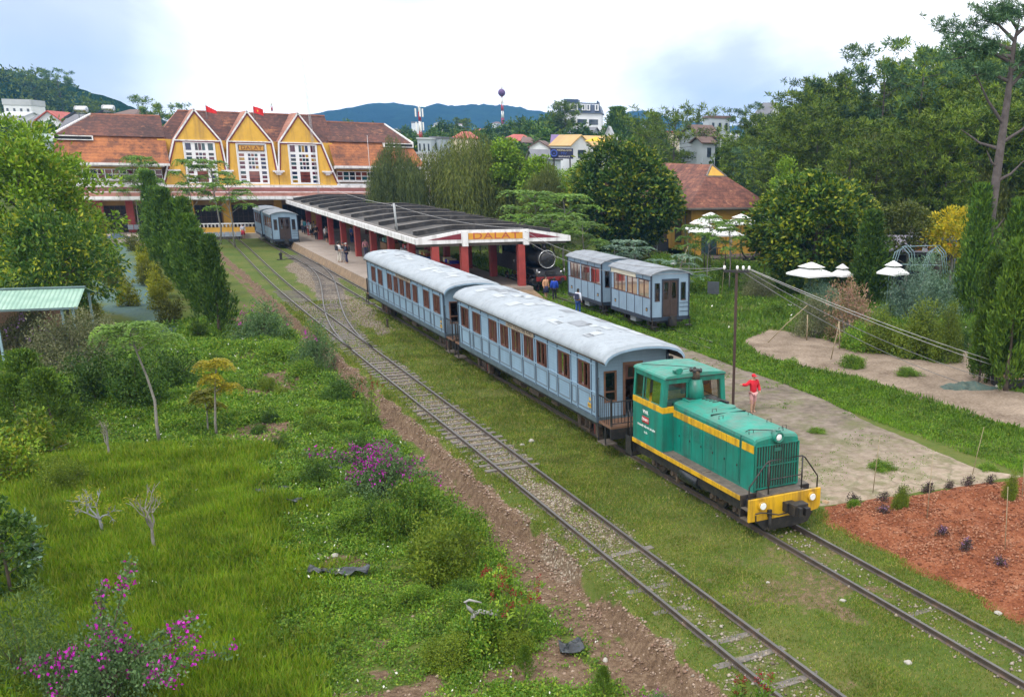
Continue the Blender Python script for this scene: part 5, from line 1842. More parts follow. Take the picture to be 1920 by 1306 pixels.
b = MB(); b.cyl((0, 0.80, 2.35), (0, 0.95, 2.35), 0.66, 0.66, 28, 0); b.ball((0, 0.82, 2.35), (0.5, 0.10, 0.5), 18, 8, 0); b.bar((-0.5, 0.70, 2.35), (0.5, 0.70, 2.35), 0.05); b.ring((0, 0.68, 2.35), 0.12, 0.02, 'y', 12, 5, 0)
sd_ = b.build('smokebox_door', [SBLK], bo)
b = MB(); b.ring((0, 0.79, 2.35), 0.63, 0.035, 'y', 30, 6, 0); b.build('door_ring', [STEEL], sd_)
b = MB()
b.add([(-1.05, 0.35, 1.25), (1.05, 0.35, 1.25), (1.05, 1.1, 1.72), (-1.05, 1.1, 1.72)], [(0, 1, 2, 3)], 0)
b.box(-1.05, 1.05, 0.1, 8.8, 1.18, 1.26, 0); b.box(-1.1, -0.75, 1.1, 5.6, 1.62, 1.70, 0); b.box(0.75, 1.1, 1.1, 5.6, 1.62, 1.70, 0)
b.box(-0.35, 0.35, 0.05, 0.4, 1.3, 1.55, 0)
b.build('footplate', [SBLK], t)
b = MB(); b.box(-1.15, 1.15, 0.0, 0.12, 0.88, 1.18, 0); b.box(-0.18, 0.18, -0.35, 0.0, 0.8, 1.05, 1)
for s in (-1, 1):
	b.tube([(s * 0.75, 0, 1.0), (s * 0.75, -0.3, 1.0)], [0.08, 0.14], 10, 1)
b.build('buffer_beam', [SRED, SBLK], t)
for s in (-1, 1):
	b = MB(); b.box(*sorted((s * 0.62, s * 1.12)), 3.6, 7.0, 1.26, 2.45, 0); b.ring((s * 1.13, 4.6, 1.95), 0.16, 0.02, 'x', 16, 5, 1); b.build('side_tank', [SBLK, STEEL], t)
	b = MB(); b.tube([(s * 0.92, 0.9, 0.72), (s * 0.92, 1.9, 0.72)], 0.27, 14, 0); b.tube([(s * 0.92, 1.9, 0.72), (s * 0.92, 4.4, 0.6)], 0.045, 6, 1); b.bar((s * 0.90, 3.0, 0.5), (s * 0.90, 6.2, 0.5), 0.04, 0.1, mi=1); b.build('cylinder', [SBLK, STEEL], t)
for y, r_ in ((1.3, 0.40), (3.0, 0.62), (4.5, 0.62), (6.0, 0.62), (7.8, 0.42)):
	b = MB()
	for s in (-1, 1):
		b.ring((s * 0.58, y, r_), r_ - 0.04, 0.045, 'x', 26, 5, 0)
		b.ring((s * 0.63, y, r_), r_ - 0.03, 0.012, 'x', 26, 4, 1)
		b.cyl((s * 0.54, y, r_), (s * 0.66, y, r_), 0.11, 0.11, 10, 0)
		for k in range(10):
			a = 2 * PI * k / 10
			b.tube([(s * 0.58, y, r_), (s * 0.58, y + (r_ - 0.05) * math.cos(a), r_ + (r_ - 0.05) * math.sin(a))], 0.02, 5, 2)
	b.cyl((-0.55, y, r_), (0.55, y, r_), 0.07, 0.07, 8, 0)
	b.build('wheelset', [SBLK, STEEL, SRED], t)
b = MB(); b.box(-1.12, 1.12, 7.0, 7.08, 1.2, 3.2); b.box(-1.12, -1.06, 7.0, 8.9, 1.2, 2.2); b.box(1.06, 1.12, 7.0, 8.9, 1.2, 2.2); b.box(-1.12, -1.06, 7.0, 7.3, 2.2, 3.2); b.box(1.06, 1.12, 7.0, 7.3, 2.2, 3.2); b.box(-1.12, -1.06, 8.6, 8.9, 2.2, 3.2); b.box(1.06, 1.12, 8.6, 8.9, 2.2, 3.2)
b.prism([(-1.2, 3.2), (-0.8, 3.35), (0, 3.42), (0.8, 3.35), (1.2, 3.2)], 'y', 6.8, 9.0); b.build('cab', [SBLK], t)
for s in (-1, 1):
	b = MB(); b.tube([(s * 1.05, 0.15, 1.2), (s * 1.05, 0.15, 1.75)], 0.02, 6); b.ball((s * 0.85, 0.25, 1.48), 0.10, 10, 8); b.build('lamp_iron', [STEEL], t)

# ------------------------------------------------------------------ yellow house on the right
HT = tiles('house_tiles', [(0.075, 0.030, 0.026), (0.15, 0.058, 0.042), (0.27, 0.105, 0.065)], (0.42, 0.20, 0.12), 0.2, 0.5, 3.0)
t = thing('yellow_house', 'long yellow house with a brown tiled hip roof behind white parasols', 'house', (35.3, 66.6, 0))
b = MB(); b.box(0, 8.6, 0, 24, -0.2, 4.75); b.box(0.0, 8.6, -0.02, 24.02, -0.2, 0.5)
hw_ = b.build('wall', [YELD], t)
b = MB(); b.box(-0.4, 9.1, -0.5, 24.4, 4.62, 4.80, 1)
E_ = [(-0.9, -1.0, 4.85), (9.5, -1.0, 4.85), (9.5, 25, 4.85), (-0.9, 25, 4.85)]
RD = [(4.3, 3.4, 9.0), (4.3, 20.5, 9.0)]
ga, gb_, gl, gr = (3.1, 2.35, 7.85), (5.5, 2.35, 7.85), None, None
b.add(E_ + RD + [ga, gb_], [(0, 1, 7, 6), (1, 2, 5, 4, 7), (2, 3, 5), (3, 0, 6, 4, 5)], 0)
b.box(-0.95, 9.55, -1.06, -0.98, 4.70, 4.88, 1); b.box(-0.96, -0.9, -1.0, 25, 4.70, 4.88, 1)
b.build('roof', [HT, paint('grey_board', (0.17, 0.15, 0.135), 0.8)], t)
b = MB(); b.add([ga, gb_, RD[0]], [(0, 1, 2)], 0); b.bar(ga, RD[0], 0.16, 0.14, mi=1); b.bar(gb_, RD[0], 0.16, 0.14, mi=1); b.bar(ga, gb_, 0.14, 0.12, mi=1); b.build('gablet', [YELD, paint('grey_board', (0.17, 0.15, 0.135), 0.8)], t)
b = MB(); b.box(2.8, 5.6, -0.06, 0.02, 2.9, 3.6, 0); b.build('window', [paint('dark_window', (0.06, 0.03, 0.03), 0.5)], t)
b = MB(); b.box(1.2, 3.0, -0.06, 0.02, 0.1, 2.2, 0); b.build('door', [paint('teal_door', (0.03, 0.07, 0.09), 0.6)], t)
for k in range(7):
	b = MB(); y = 2.0 + k * 3.1
	b.box(-0.06, 0.02, y, y + 1.3, 1.2, 3.4, 0); b.box(-0.10, 0.0, y - 0.08, y + 1.38, 1.1, 1.2, 1); b.build('window', [paint('dark_window', (0.06, 0.03, 0.03), 0.5), YELD], t)
# ------------------------------------------------------------------ plants
def nrm(a):
	return a / (np.linalg.norm(a, axis=-1, keepdims=True) + 1e-9)


def leafV(rng, P, L, W, A=None, jit=1.0, flat=0.0):
	"""rhombic leaves at P, pointing along A with scatter; returns (n*4, 3)"""
	n = len(P)
	R = rng.normal(size=(n, 3))
	A = nrm(R if A is None else nrm(A) + R * jit)
	U = rng.normal(size=(n, 3)); U[:, 2] += flat * 3
	B = nrm(np.cross(A, U))
	L = np.broadcast_to(np.asarray(L, float), (n,))[:, None] * rng.uniform(0.7, 1.25, (n, 1))
	W = np.broadcast_to(np.asarray(W, float), (n,))[:, None] * rng.uniform(0.75, 1.2, (n, 1))
	N_ = np.cross(A, B)
	m = P + A * L * 0.5
	V = np.stack([P, m + B * W * 0.5 + N_ * W * 0.12, P + A * L, m - B * W * 0.5 + N_ * W * 0.12], 1)
	return V.reshape(-1, 3)


def sph(rng, n, up=0.0):
	d = rng.normal(size=(n, 3)); d[:, 2] += up
	return nrm(d)


BARK = paint('bark', (0.10, 0.075, 0.055), 0.9, 0.4, 3.0, bmp=0.5)
BARKG = paint('grey_bark', (0.22, 0.205, 0.185), 0.9, 0.35, 3.0, bmp=0.4)
BARKP = paint('pine_bark', (0.095, 0.078, 0.076), 0.95, 0.4, 2.0, dirt=(0.05, 0.04, 0.035), dirt_amt=0.5, bmp=0.6)


def trunk_mesh(rng, h, r, crown, bark, limbs=6, lean=0.0, start=0.35):
	b = MB()
	pts = []
	ox = oy = 0.0
	for i in range(7):
		f = i / 6
		pts.append((ox + lean * f * f, oy, h * f))
		ox += rng.uniform(-1, 1) * h * 0.012; oy += rng.uniform(-1, 1) * h * 0.012
	b.tube(pts, [r * (1 - 0.75 * i / 6) * (1.25 if i == 0 else 1) for i in range(7)], 8)
	for k in range(limbs):
		f = start + (0.95 - start) * (k + rng.rand()) / max(1, limbs)
		i = min(5, int(f * 6)); p0 = Vector(pts[i]).lerp(Vector(pts[i + 1]), f * 6 - i)
		a = rng.rand() * 2 * PI
		ln = crown * rng.uniform(0.45, 0.85)
		p1 = p0 + Vector((math.cos(a) * ln * 0.5, math.sin(a) * ln * 0.5, ln * 0.28))
		p2 = p0 + Vector((math.cos(a) * ln, math.sin(a) * ln, ln * rng.uniform(0.35, 0.7)))
		b.tube([p0, p1, p2], [r * 0.42 * (1 - f * 0.5), r * 0.26, r * 0.08], 6)
	return b.mesh('trunk', [bark])


def broad(seed, H, R, n_cl, per, L, W, mats, bark, base=0.25, up=0.25, clr=0.2, rnd=0.0, tip=0.0, flat=0.35, thick=0.55):
	"""broadleaf tree: leaf clumps over an uneven crown"""
	rng = np.random.RandomState(seed)
	cz, rz = H * (base + 1) / 2, H * (1 - base) / 2
	d = sph(rng, n_cl, up)
	lob = 1 + 0.28 * np.sin(d[:, 0] * 3.1 + seed) * np.cos(d[:, 1] * 2.7 + seed * 2) + rnd * rng.normal(size=n_cl) * 0.1
	rr = rng.uniform(thick, 1.0, n_cl) ** 0.6 * lob
	C = d * rr[:, None] * np.array([R, R, rz]) * (1 - clr * 0.6) + np.array([0, 0, cz])
	cr = clr * R * rng.uniform(0.6, 1.35, n_cl)
	idx = np.repeat(np.arange(n_cl), per)
	off = sph(rng, len(idx)) * rng.rand(len(idx), 1) ** 0.45
	off[:, 2] *= (1 - flat)
	P = C[idx] + off * cr[idx][:, None]
	P[:, 2] = np.maximum(P[:, 2], H * 0.04)
	A = off + d[idx] * 0.7
	V = leafV(rng, P, L, W, A, 0.7, 0.4)
	mi = np.zeros(len(P), int)
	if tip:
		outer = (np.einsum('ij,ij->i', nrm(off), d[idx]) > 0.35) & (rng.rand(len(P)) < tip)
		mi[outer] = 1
	return np_mesh('crown', V, 4, mats, mat_idx=mi if tip else None), trunk_mesh(rng, H * 0.75, max(0.05, H * 0.022), R * 0.8, bark, 9)


def willow(seed, H, R, mats, bark, strands=520, L=0.34, W=0.06, drop=(0.2, 0.62), base=0.12, step=0.13):
	"""weeping crown: hanging strands of narrow leaves"""
	rng = np.random.RandomState(seed)
	d = sph(rng, strands, 0.55); d[:, 2] = np.abs(d[:, 2])
	lob = 1 + 0.22 * np.sin(d[:, 0] * 4 + seed) * np.cos(d[:, 1] * 3.7)
	rr = rng.uniform(0.45, 1, strands) ** 0.5 * lob
	S_ = d * rr[:, None] * np.array([R, R, H * 0.42]) + np.array([0, 0, H * 0.55])
	Ps, As = [], []
	for i in range(strands):
		ln = H * rng.uniform(*drop)
		n = max(4, int(ln / step))
		f = np.linspace(0, 1, n)
		out = d[i, :2] * 0.10 * R
		p = np.stack([S_[i, 0] + out[0] * np.sqrt(f) + rng.normal(size=n) * 0.05, S_[i, 1] + out[1] * np.sqrt(f) + rng.normal(size=n) * 0.05, S_[i, 2] + 0.25 * np.sin(f * PI) * (f < 0.3) - ln * f], 1)
		p = p[p[:, 2] > H * base * (0.6 + 0.8 * rng.rand())]
		Ps.append(p)
		As.append(np.tile([out[0] * 0.3, out[1] * 0.3, -1.0], (len(p), 1)))
	P = np.concatenate(Ps); A = np.concatenate(As)
	V = leafV(rng, P, L, W, A, 0.28)
	return np_mesh('crown', V, 4, mats), trunk_mesh(rng, H * 0.7, H * 0.028, R, bark, 9, start=0.4)


def pine(seed, H, R, mats, bark, base=0.3, tufts=230, per=16, L=0.60, W=0.125, shape=0.75, sparse=False):
	"""pine: whorled limbs carrying tufts of needles"""
	rng = np.random.RandomState(seed)
	b = MB()
	pts = []
	ox = oy = 0
	for i in range(9):
		pts.append(Vector((ox, oy, H * 0.97 * i / 8)))
		ox += rng.uniform(-1, 1) * H * 0.009; oy += rng.uniform(-1, 1) * H * 0.009
	r = H * 0.0135
	b.tube(pts, [r * (1 - 0.8 * i / 8) for i in range(9)], 8)
	nb = int(tufts / (7 if sparse else 5.5))
	T = []
	for k in range(nb):
		f = base + (1 - base) * ((k + rng.rand()) / nb) ** 0.9
		a = k * 2.4 + rng.uniform(-0.5, 0.5)
		t_ = (f - base) / (1 - base)
		ln = R * (math.sin(PI * min(1, 0.18 + 0.82 * (1 - t_)) ** shape) ** 0.8) * rng.uniform(0.6, 1.15) + 0.2
		i = min(7, int(f / 0.97 * 8)); p0 = pts[i].lerp(pts[i + 1], min(1, f / 0.97 * 8 - i))
		rise = rng.uniform(0.05, 0.45) * ln
		p2 = p0 + Vector((math.cos(a) * ln, math.sin(a) * ln, rise))
		p1 = p0.lerp(p2, 0.5) + Vector((0, 0, -0.04 * ln))
		b.tube([p0, p1, p2], [r * 0.34 * (1.1 - f), r * 0.2 * (1.1 - f) + 0.01, 0.012], 5, cap=False)
		m = 7 if sparse else 6
		for j in range(m):
			g = rng.uniform(0.45 if not sparse else 0.7, 1.08)
			T.append([p0.x + (p2.x - p0.x) * g + rng.normal() * 0.16 * ln * 0.8, p0.y + (p2.y - p0.y) * g + rng.normal() * 0.16 * ln * 0.8, p0.z + (p2.z - p0.z) * g + rng.normal() * 0.12 * (1 + 0.06 * ln) + 0.1])
	for j in range(8):
		T.append([ox + rng.normal() * 0.3, oy + rng.normal() * 0.3, H * rng.uniform(0.93, 1.0)])
	T = np.array(T)
	idx = np.repeat(np.arange(len(T)), per)
	A = sph(rng, len(idx), 0.65)
	V = leafV(rng, T[idx] + A * 0.04 + rng.normal(size=(len(idx), 3)) * 0.12, L, W, A, 0.1)
	mi = (rng.rand(len(T)) < 0.38)[idx].astype(int) * (A[:, 2] > -0.1)
	return np_mesh('crown', V, 4, [mats, LF_NEWN], mat_idx=mi), b.mesh('trunk', [bark])


def cypress(seed, H, R, mats, bark, n=9000, L=0.30, W=0.085, point=1.2, base=0.0, spray=120):
	"""dense upright conifer: flame-like sprays"""
	rng = np.random.RandomState(seed)
	ns = spray
	f = rng.rand(ns) ** 0.8
	a = rng.rand(ns) * 2 * PI
	prof = np.minimum(1, (f + 0.2) * 3.5) * (1 - f ** point) ** 0.75
	lob = 1 + 0.25 * np.sin(a * 3 + f * 5 + seed)
	per = n // ns
	idx = np.repeat(np.arange(ns), per)
	t_ = rng.rand(len(idx))
	rad_ = R * prof * lob * rng.uniform(0.55, 1.0, ns)
	ln = H * 0.20 * rng.uniform(0.6, 1.7, ns)
	P = np.stack([np.cos(a[idx]) * rad_[idx] * (0.75 + 0.35 * t_), np.sin(a[idx]) * rad_[idx] * (0.75 + 0.35 * t_), base * H + f[idx] * H * (1 - base) * 0.86 + ln[idx] * t_], 1)
	w = (0.115 * R + 0.03) * np.sin(PI * np.clip(t_, 0.03, 0.97)) ** 0.6
	P[:, :2] += rng.normal(size=(len(idx), 2)) * w[:, None]
	P[:, 2] += rng.normal(size=len(idx)) * 0.03 * H * 0.5
	P[:, 2] = np.clip(P[:, 2], 0.02 * H, H)
	A = np.stack([np.cos(a[idx]) * 0.5, np.sin(a[idx]) * 0.5, np.ones(len(idx))], 1)
	V = leafV(rng, P, L, W, A, 0.42)
	return np_mesh('crown', V, 4, mats), trunk_mesh(rng, H * 0.6, H * 0.02, R * 0.3, bark, 3)


def feathery(seed, H, R, mats, bark, layers=9, fronds=7, per=56, L=0.22, W=0.075, base=0.45, lean=0.0, droop=0.35):
	"""light tree with flat layers of feathered fronds on thin limbs"""
	rng = np.random.RandomState(seed)
	b = MB()
	pts = [Vector((lean * (i / 5) ** 2 + rng.uniform(-1, 1) * 0.02 * H, rng.uniform(-1, 1) * 0.02 * H, H * 0.9 * i / 5)) for i in range(6)]
	r = 0.02 + H * 0.009
	b.tube(pts, [r * (1 - 0.7 * i / 5) for i in range(6)], 7)
	Ps, As = [], []
	for k in range(layers):
		f = base + (1 - base) * k / (layers - 1) * 0.95
		i = min(4, int(f * 5)); p0 = pts[i].lerp(pts[i + 1], f * 5 - i)
		a = k * 2.4 + rng.rand() * 0.8
		ln = R * (1.0 - 0.55 * (k / layers)) * rng.uniform(0.5, 1.0) * (0.3 if k == layers - 1 else 1)
		p1 = p0 + Vector((math.cos(a) * ln, math.sin(a) * ln, ln * 0.5))
		b.tube([p0, p0.lerp(p1, 0.5) + Vector((0, 0, 0.02 * H)), p1], [r * 0.4, r * 0.25, r * 0.12], 5, cap=False)
		for q in range(fronds):
			aa = a + (q - fronds / 2) * (2 * PI / fronds) + rng.uniform(-0.3, 0.3)
			fl = R * rng.uniform(0.38, 0.62)
			t_ = np.linspace(0.05, 1, per // 2)
			mid = np.stack([p1.x + np.cos(aa) * fl * t_, p1.y + np.sin(aa) * fl * t_, p1.z + fl * (0.25 * np.sin(t_ * PI * 0.8) - droop * t_ ** 2)], 1)
			side = np.array([-math.sin(aa), math.cos(aa), 0])
			for s in (-1, 1):
				Ps.append(mid + rng.normal(size=mid.shape) * 0.012)
				As.append(np.tile(side * s + np.array([math.cos(aa) * 0.5, math.sin(aa) * 0.5, -0.15]), (len(mid), 1)))
	P = np.concatenate(Ps); A = np.concatenate(As)
	V = leafV(rng, P, L, W, A, 0.18, 1.0)
	return np_mesh('crown', V, 4, mats), b.mesh('trunk', [bark])


def shrub(seed, H, R, mats, n_cl=60, per=45, L=0.11, W=0.05, up=0.5, clr=0.28, twigs=10, bark=None, jit=0.8, tip=0.0):
	rng = np.random.RandomState(seed)
	d = sph(rng, n_cl, up); d[:, 2] = np.abs(d[:, 2]) * 0.95 + 0.05
	lob = 1 + 0.3 * np.sin(d[:, 0] * 3 + seed) * np.cos(d[:, 1] * 4 + seed)
	C = d * (rng.uniform(0.25, 1, n_cl) ** 0.5 * lob)[:, None] * np.array([R, R, H])
	idx = np.repeat(np.arange(n_cl), per)
	off = sph(rng, len(idx)) * rng.rand(len(idx), 1) ** 0.5
	P = C[idx] * 0.88 + off * (clr * min(R, H) * rng.uniform(0.6, 1.3, n_cl))[idx][:, None]
	P[:, 2] = np.abs(P[:, 2])
	V = leafV(rng, P, L, W, off + np.array([0, 0, 0.5]), jit, 0.3)
	mi = (rng.rand(len(P)) < tip).astype(int) if tip else None
	b = MB()
	for k in range(twigs):
		i = rng.randint(n_cl)
		p = Vector(C[i] * 0.9)
		b.tube([(p.x * 0.08, p.y * 0.08, -0.05), (p.x * 0.45, p.y * 0.45, p.z * 0.55), tuple(p)], [0.016 + 0.006 * H, 0.012, 0.006], 5, cap=False)
	return np_mesh('foliage', V, 4, mats, mat_idx=mi), b.mesh('stem', [bark or BARK])


def flowers(seed, P, size, mats):
	rng = np.random.RandomState(seed)
	per = 7
	idx = np.repeat(np.arange(len(P)), per)
	Q = P[idx] + rng.normal(size=(len(idx), 3)) * size * 0.75
	return np_mesh('blossom', leafV(rng, Q, size, size * 0.85, sph(rng, len(idx), 0.5), 0.5), 4, mats)


def plant(name, meshes, label, cat, x, y, z=None, s=1.0, rz=None, group=None, names=('crown', 'trunk'), sz=None):
	z = hz(x, y) - 0.03 if z is None else z
	t = thing(name, label, cat, (x, y, z), rnd.uniform(0, 6.28) if rz is None else rz, group, (s, s, s if sz is None else sz))
	for n, me in zip(names, meshes):
		if me is not None:
			link_mesh(n, me, t)
	return t


rnd = random.Random(21)


def top_plant(name, meshes, h0, label, cat, u, v, depth, group=None, widen=1.0, rz=None, names=('crown', 'trunk'), base=None):
	"""stands a plant so that its top reaches (u, v) at a surveyed distance"""
	x, y, z = D(u, v, depth)
	zg = hz(x, y) if base is None else base
	k = max(0.2, (z - zg) / h0)
	t = plant(name, meshes, label, cat, x, y, zg - 0.05, k * widen, rz, group, names, k)
	return t


# foliage colours
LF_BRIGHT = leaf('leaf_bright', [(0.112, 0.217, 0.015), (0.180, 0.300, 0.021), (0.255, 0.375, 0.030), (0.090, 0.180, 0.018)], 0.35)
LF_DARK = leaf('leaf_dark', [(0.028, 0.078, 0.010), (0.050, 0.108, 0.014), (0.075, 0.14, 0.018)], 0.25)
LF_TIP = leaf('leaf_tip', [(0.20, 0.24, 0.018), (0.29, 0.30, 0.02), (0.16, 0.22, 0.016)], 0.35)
LF_WILLOW = leaf('leaf_willow', [(0.075, 0.105, 0.02), (0.115, 0.145, 0.026), (0.17, 0.19, 0.045), (0.06, 0.085, 0.018)], 0.3)
LF_WILLOWD = leaf('leaf_willow_dark', [(0.053, 0.083, 0.027), (0.083, 0.120, 0.033), (0.120, 0.150, 0.045)], 0.28)
LF_PINE = leaf('needle', [(0.026, 0.065, 0.007), (0.055, 0.105, 0.010), (0.095, 0.15, 0.016), (0.14, 0.19, 0.022)], 0.22)
LF_NEWN = leaf('needle_new', [(0.13, 0.20, 0.022), (0.19, 0.25, 0.03), (0.09, 0.16, 0.018)], 0.3)
LF_PINEB = leaf('needle_blue', [(0.033, 0.083, 0.045), (0.060, 0.128, 0.060), (0.090, 0.165, 0.075)], 0.2)
LF_CYP = leaf('cypress_leaf', [(0.034, 0.088, 0.010), (0.060, 0.125, 0.013), (0.10, 0.175, 0.018)], 0.2)
LF_CYPY = leaf('cypress_leaf_bright', [(0.042, 0.095, 0.010), (0.068, 0.13, 0.012), (0.10, 0.165, 0.014)], 0.25)
LF_YEL = leaf('leaf_yellowgreen', [(0.17, 0.20, 0.012), (0.25, 0.26, 0.016), (0.13, 0.17, 0.012), (0.33, 0.31, 0.02)], 0.35)
LF_FEATH = leaf('leaf_feather', [(0.083, 0.173, 0.033), (0.128, 0.232, 0.039), (0.165, 0.270, 0.045)], 0.4)
LF_GOLD = leaf('leaf_gold', [(0.495, 0.390, 0.018), (0.675, 0.510, 0.030), (0.330, 0.330, 0.030)], 0.4)
LF_BLUE = leaf('leaf_bluegreen', [(0.075, 0.150, 0.112), (0.128, 0.217, 0.165), (0.180, 0.270, 0.217)], 0.25)
LF_GREY = leaf('leaf_greygreen', [(0.135, 0.158, 0.075), (0.195, 0.210, 0.112), (0.255, 0.247, 0.150), (0.105, 0.135, 0.045)], 0.25)
LF_PINK = leaf('leaf_pinkbrown', [(0.240, 0.135, 0.112), (0.330, 0.195, 0.165), (0.180, 0.135, 0.090), (0.150, 0.150, 0.075)], 0.25)
LF_WEED = leaf('leaf_weed', [(0.055, 0.135, 0.012), (0.095, 0.20, 0.016), (0.15, 0.265, 0.024), (0.075, 0.16, 0.022), (0.20, 0.27, 0.03)], 0.35)
LF_BOUG = leaf('leaf_bougainvillea', [(0.053, 0.112, 0.042), (0.090, 0.165, 0.068), (0.128, 0.210, 0.090)], 0.3)
FL_MAG = leaf('flower_magenta', [(0.28, 0.008, 0.26), (0.42, 0.012, 0.38), (0.52, 0.03, 0.50)], 0.35, vary=0.15)
FL_RED = leaf('flower_red', [(0.16, 0.008, 0.014), (0.24, 0.014, 0.022)], 0.3, vary=0.15)
FL_WHITE = leaf('flower_white', [(0.7, 0.7, 0.66), (0.8, 0.8, 0.78)], 0.3, vary=0.1)
FL_PURP = leaf('flower_lilac', [(0.30, 0.16, 0.42), (0.40, 0.25, 0.52)], 0.3, vary=0.1)

# ---- right hand wood
PINES = [pine(31, 18, 3.6, LF_PINE, BARKP, 0.22, 480, 18), pine(32, 18, 3.2, LF_PINE, BARKP, 0.18, 460, 18, shape=0.65), pine(33, 18, 4.1, LF_PINE, BARKP, 0.28, 500, 18), pine(34, 18, 3.4, LF_PINEB, BARKP, 0.24, 460, 18)]
PSPARSE = pine(41, 18, 4.2, LF_PINEB, BARKP, 0.55, 230, 24, L=0.55, W=0.11, sparse=True, shape=0.5)
LPINE = 'dark green pine crowded into the wood that climbs at the right'


def lerp_prof(prof, u):
	for (a, va), (b_, vb) in zip(prof[:-1], prof[1:]):
		if a <= u <= b_:
			return va + (vb - va) * (u - a) / (b_ - a)
	return prof[-1][1] if u > prof[-1][0] else prof[0][1]


TL = [(1370, 262), (1420, 232), (1470, 218), (1490, 196), (1530, 172), (1560, 158), (1600, 168), (1640, 168), (1690, 160), (1730, 138), (1760, 112), (1800, 104), (1850, 106), (1990, 92)]
for row, (dp, dv, u0, du) in enumerate(((142, 2, 1385, 31), (122, 30, 1402, 34), (104, 66, 1452, 40), (90, 104, 1600, 46))):
	u = u0
	while u < 1990:
		uu = u + rnd.uniform(-9, 9)
		v = lerp_prof(TL, uu) + dv + rnd.uniform(-9, 12)
		if not (row == 0 and 1636 < uu < 1690):
			top_plant('pine_tree', PINES[rnd.randrange(4)], 18.2, LPINE, 'tree', uu, v, dp + rnd.uniform(-5, 5), 'pines of the wood at the right', rnd.uniform(0.95, 1.25))
		u += du
for (u, v, dp, lab) in ((1665, 108, 118, 'open crowned pine standing up against the sky above the wood'), (1508, 205, 150, 'small dark pine at the lower end of the wood edge against the sky'), (1545, 152, 140, 'flat topped dark pine on the wood edge left of the open crowned one'), (1730, 92, 104, 'pine with a loose crown beside the tall bare trunk'), (1400, 205, 190, 'umbrella shaped pine beside the steep grey house on the skyline')):
	top_plant('pine_tree', PSPARSE, 18.2, lab, 'tree', u, v, dp, None, 1.0)
b = MB(); b.tube([(0, 0, 0), (0.3, 0, 2.5), (-0.9, 0, 5.0)], [0.10, 0.06, 0.02], 6); b.tube([(0.22, 0, 2.0), (0.9, 0, 3.4)], [0.05, 0.015], 5)
x, y, z = D(1590, 155, 138); t = thing('dead_branch_tree', 'bare forked dead tree poking out of the pine wood', 'tree', (x, y, hz(x, y)))
b2 = MB(); b2.tube([(0, 0, 0), (0, 0, z - hz(x, y) - 4)], [0.25, 0.10], 7); b2.build('trunk', [BARKG], t); o = b.build('limb', [BARKG], t, loc=(0, 0, z - hz(x, y) - 4.1))

# the tall pine
x, y, z = D(1899, 34, 66); zg = hz(x, y); Ht = z - zg
rng = np.random.RandomState(77)
b = MB()
tp = [Vector((0, 0, 0)), Vector((-0.15, 0.1, Ht * 0.3)), Vector((0.0, 0, Ht * 0.55)), Vector((0.35, 0.1, Ht * 0.75)), Vector((0.45, 0.1, Ht * 0.92)), Vector((0.6, 0, Ht))]
b.tube(tp, [0.38, 0.32, 0.28, 0.22, 0.14, 0.05], 12)
rgt = Vector((CH, -SH, 0)); fw = Vector((SH, CH, 0))
TT = []
limb_spec = [(0.90, -4.6, 1.3, 1), (0.86, -3.6, 0.8, 1), (0.83, 2.6, 1.6, 1), (0.93, -2.4, 1.2, 1), (0.95, 1.8, 1.0, 1), (0.80, -2.9, 0.2, 1), (0.97, -1.2, 0.8, 1), (0.78, 2.0, 1.8, 1), (0.66, -2.6, 3.3, 0), (0.58, -2.4, 1.2, 0), (0.60, 2.4, 2.2, 0), (0.47, 1.7, 1.6, 0), (0.36, -1.1, 0.5, 0), (0.52, -0.9, 1.0, 0), (0.3, 0.9, 0.9, 0), (0.88, -4.0, -0.3, 1)]
for f, lat, up_, tufty in limb_spec:
	i = min(4, int(f * 5)); fr_ = [0, 0.3, 0.55, 0.75, 0.92, 1.0]
	j = max(k for k in range(5) if fr_[k] <= f); p0 = tp[j].lerp(tp[j + 1], (f - fr_[j]) / (fr_[j + 1] - fr_[j]))
	dp_ = rng.uniform(-0.5, 0.5) * abs(lat)
	p2 = p0 + rgt * lat + fw * dp_ + Vector((0, 0, up_))
	p1 = p0.lerp(p2, 0.5) + Vector((0, 0, 0.35 if tufty else -0.25))
	b.tube([p0, p1, p2], [0.13, 0.08, 0.025], 7, cap=False)
	if tufty:
		for k in range(60):
			g = rng.uniform(0.35, 1.05)
			q = p0.lerp(p2, g)
			TT.append([q.x + rng.normal() * 0.5, q.y + rng.normal() * 0.6, q.z + rng.uniform(-0.1, 0.75) + 0.2])
TT = np.array(TT)
idx = np.repeat(np.arange(len(TT)), 22)
A = sph(rng, len(idx), 0.35)
t = thing('tall_pine', 'tall old pine with a bare leaning trunk and one flat layered crown', 'tree', (x, y, zg))
link_mesh('crown', np_mesh('crown', leafV(rng, TT[idx], 0.42, 0.055, A, 0.1), 4, LF_PINEB), t)
b.build('trunk', [BARKP], t)

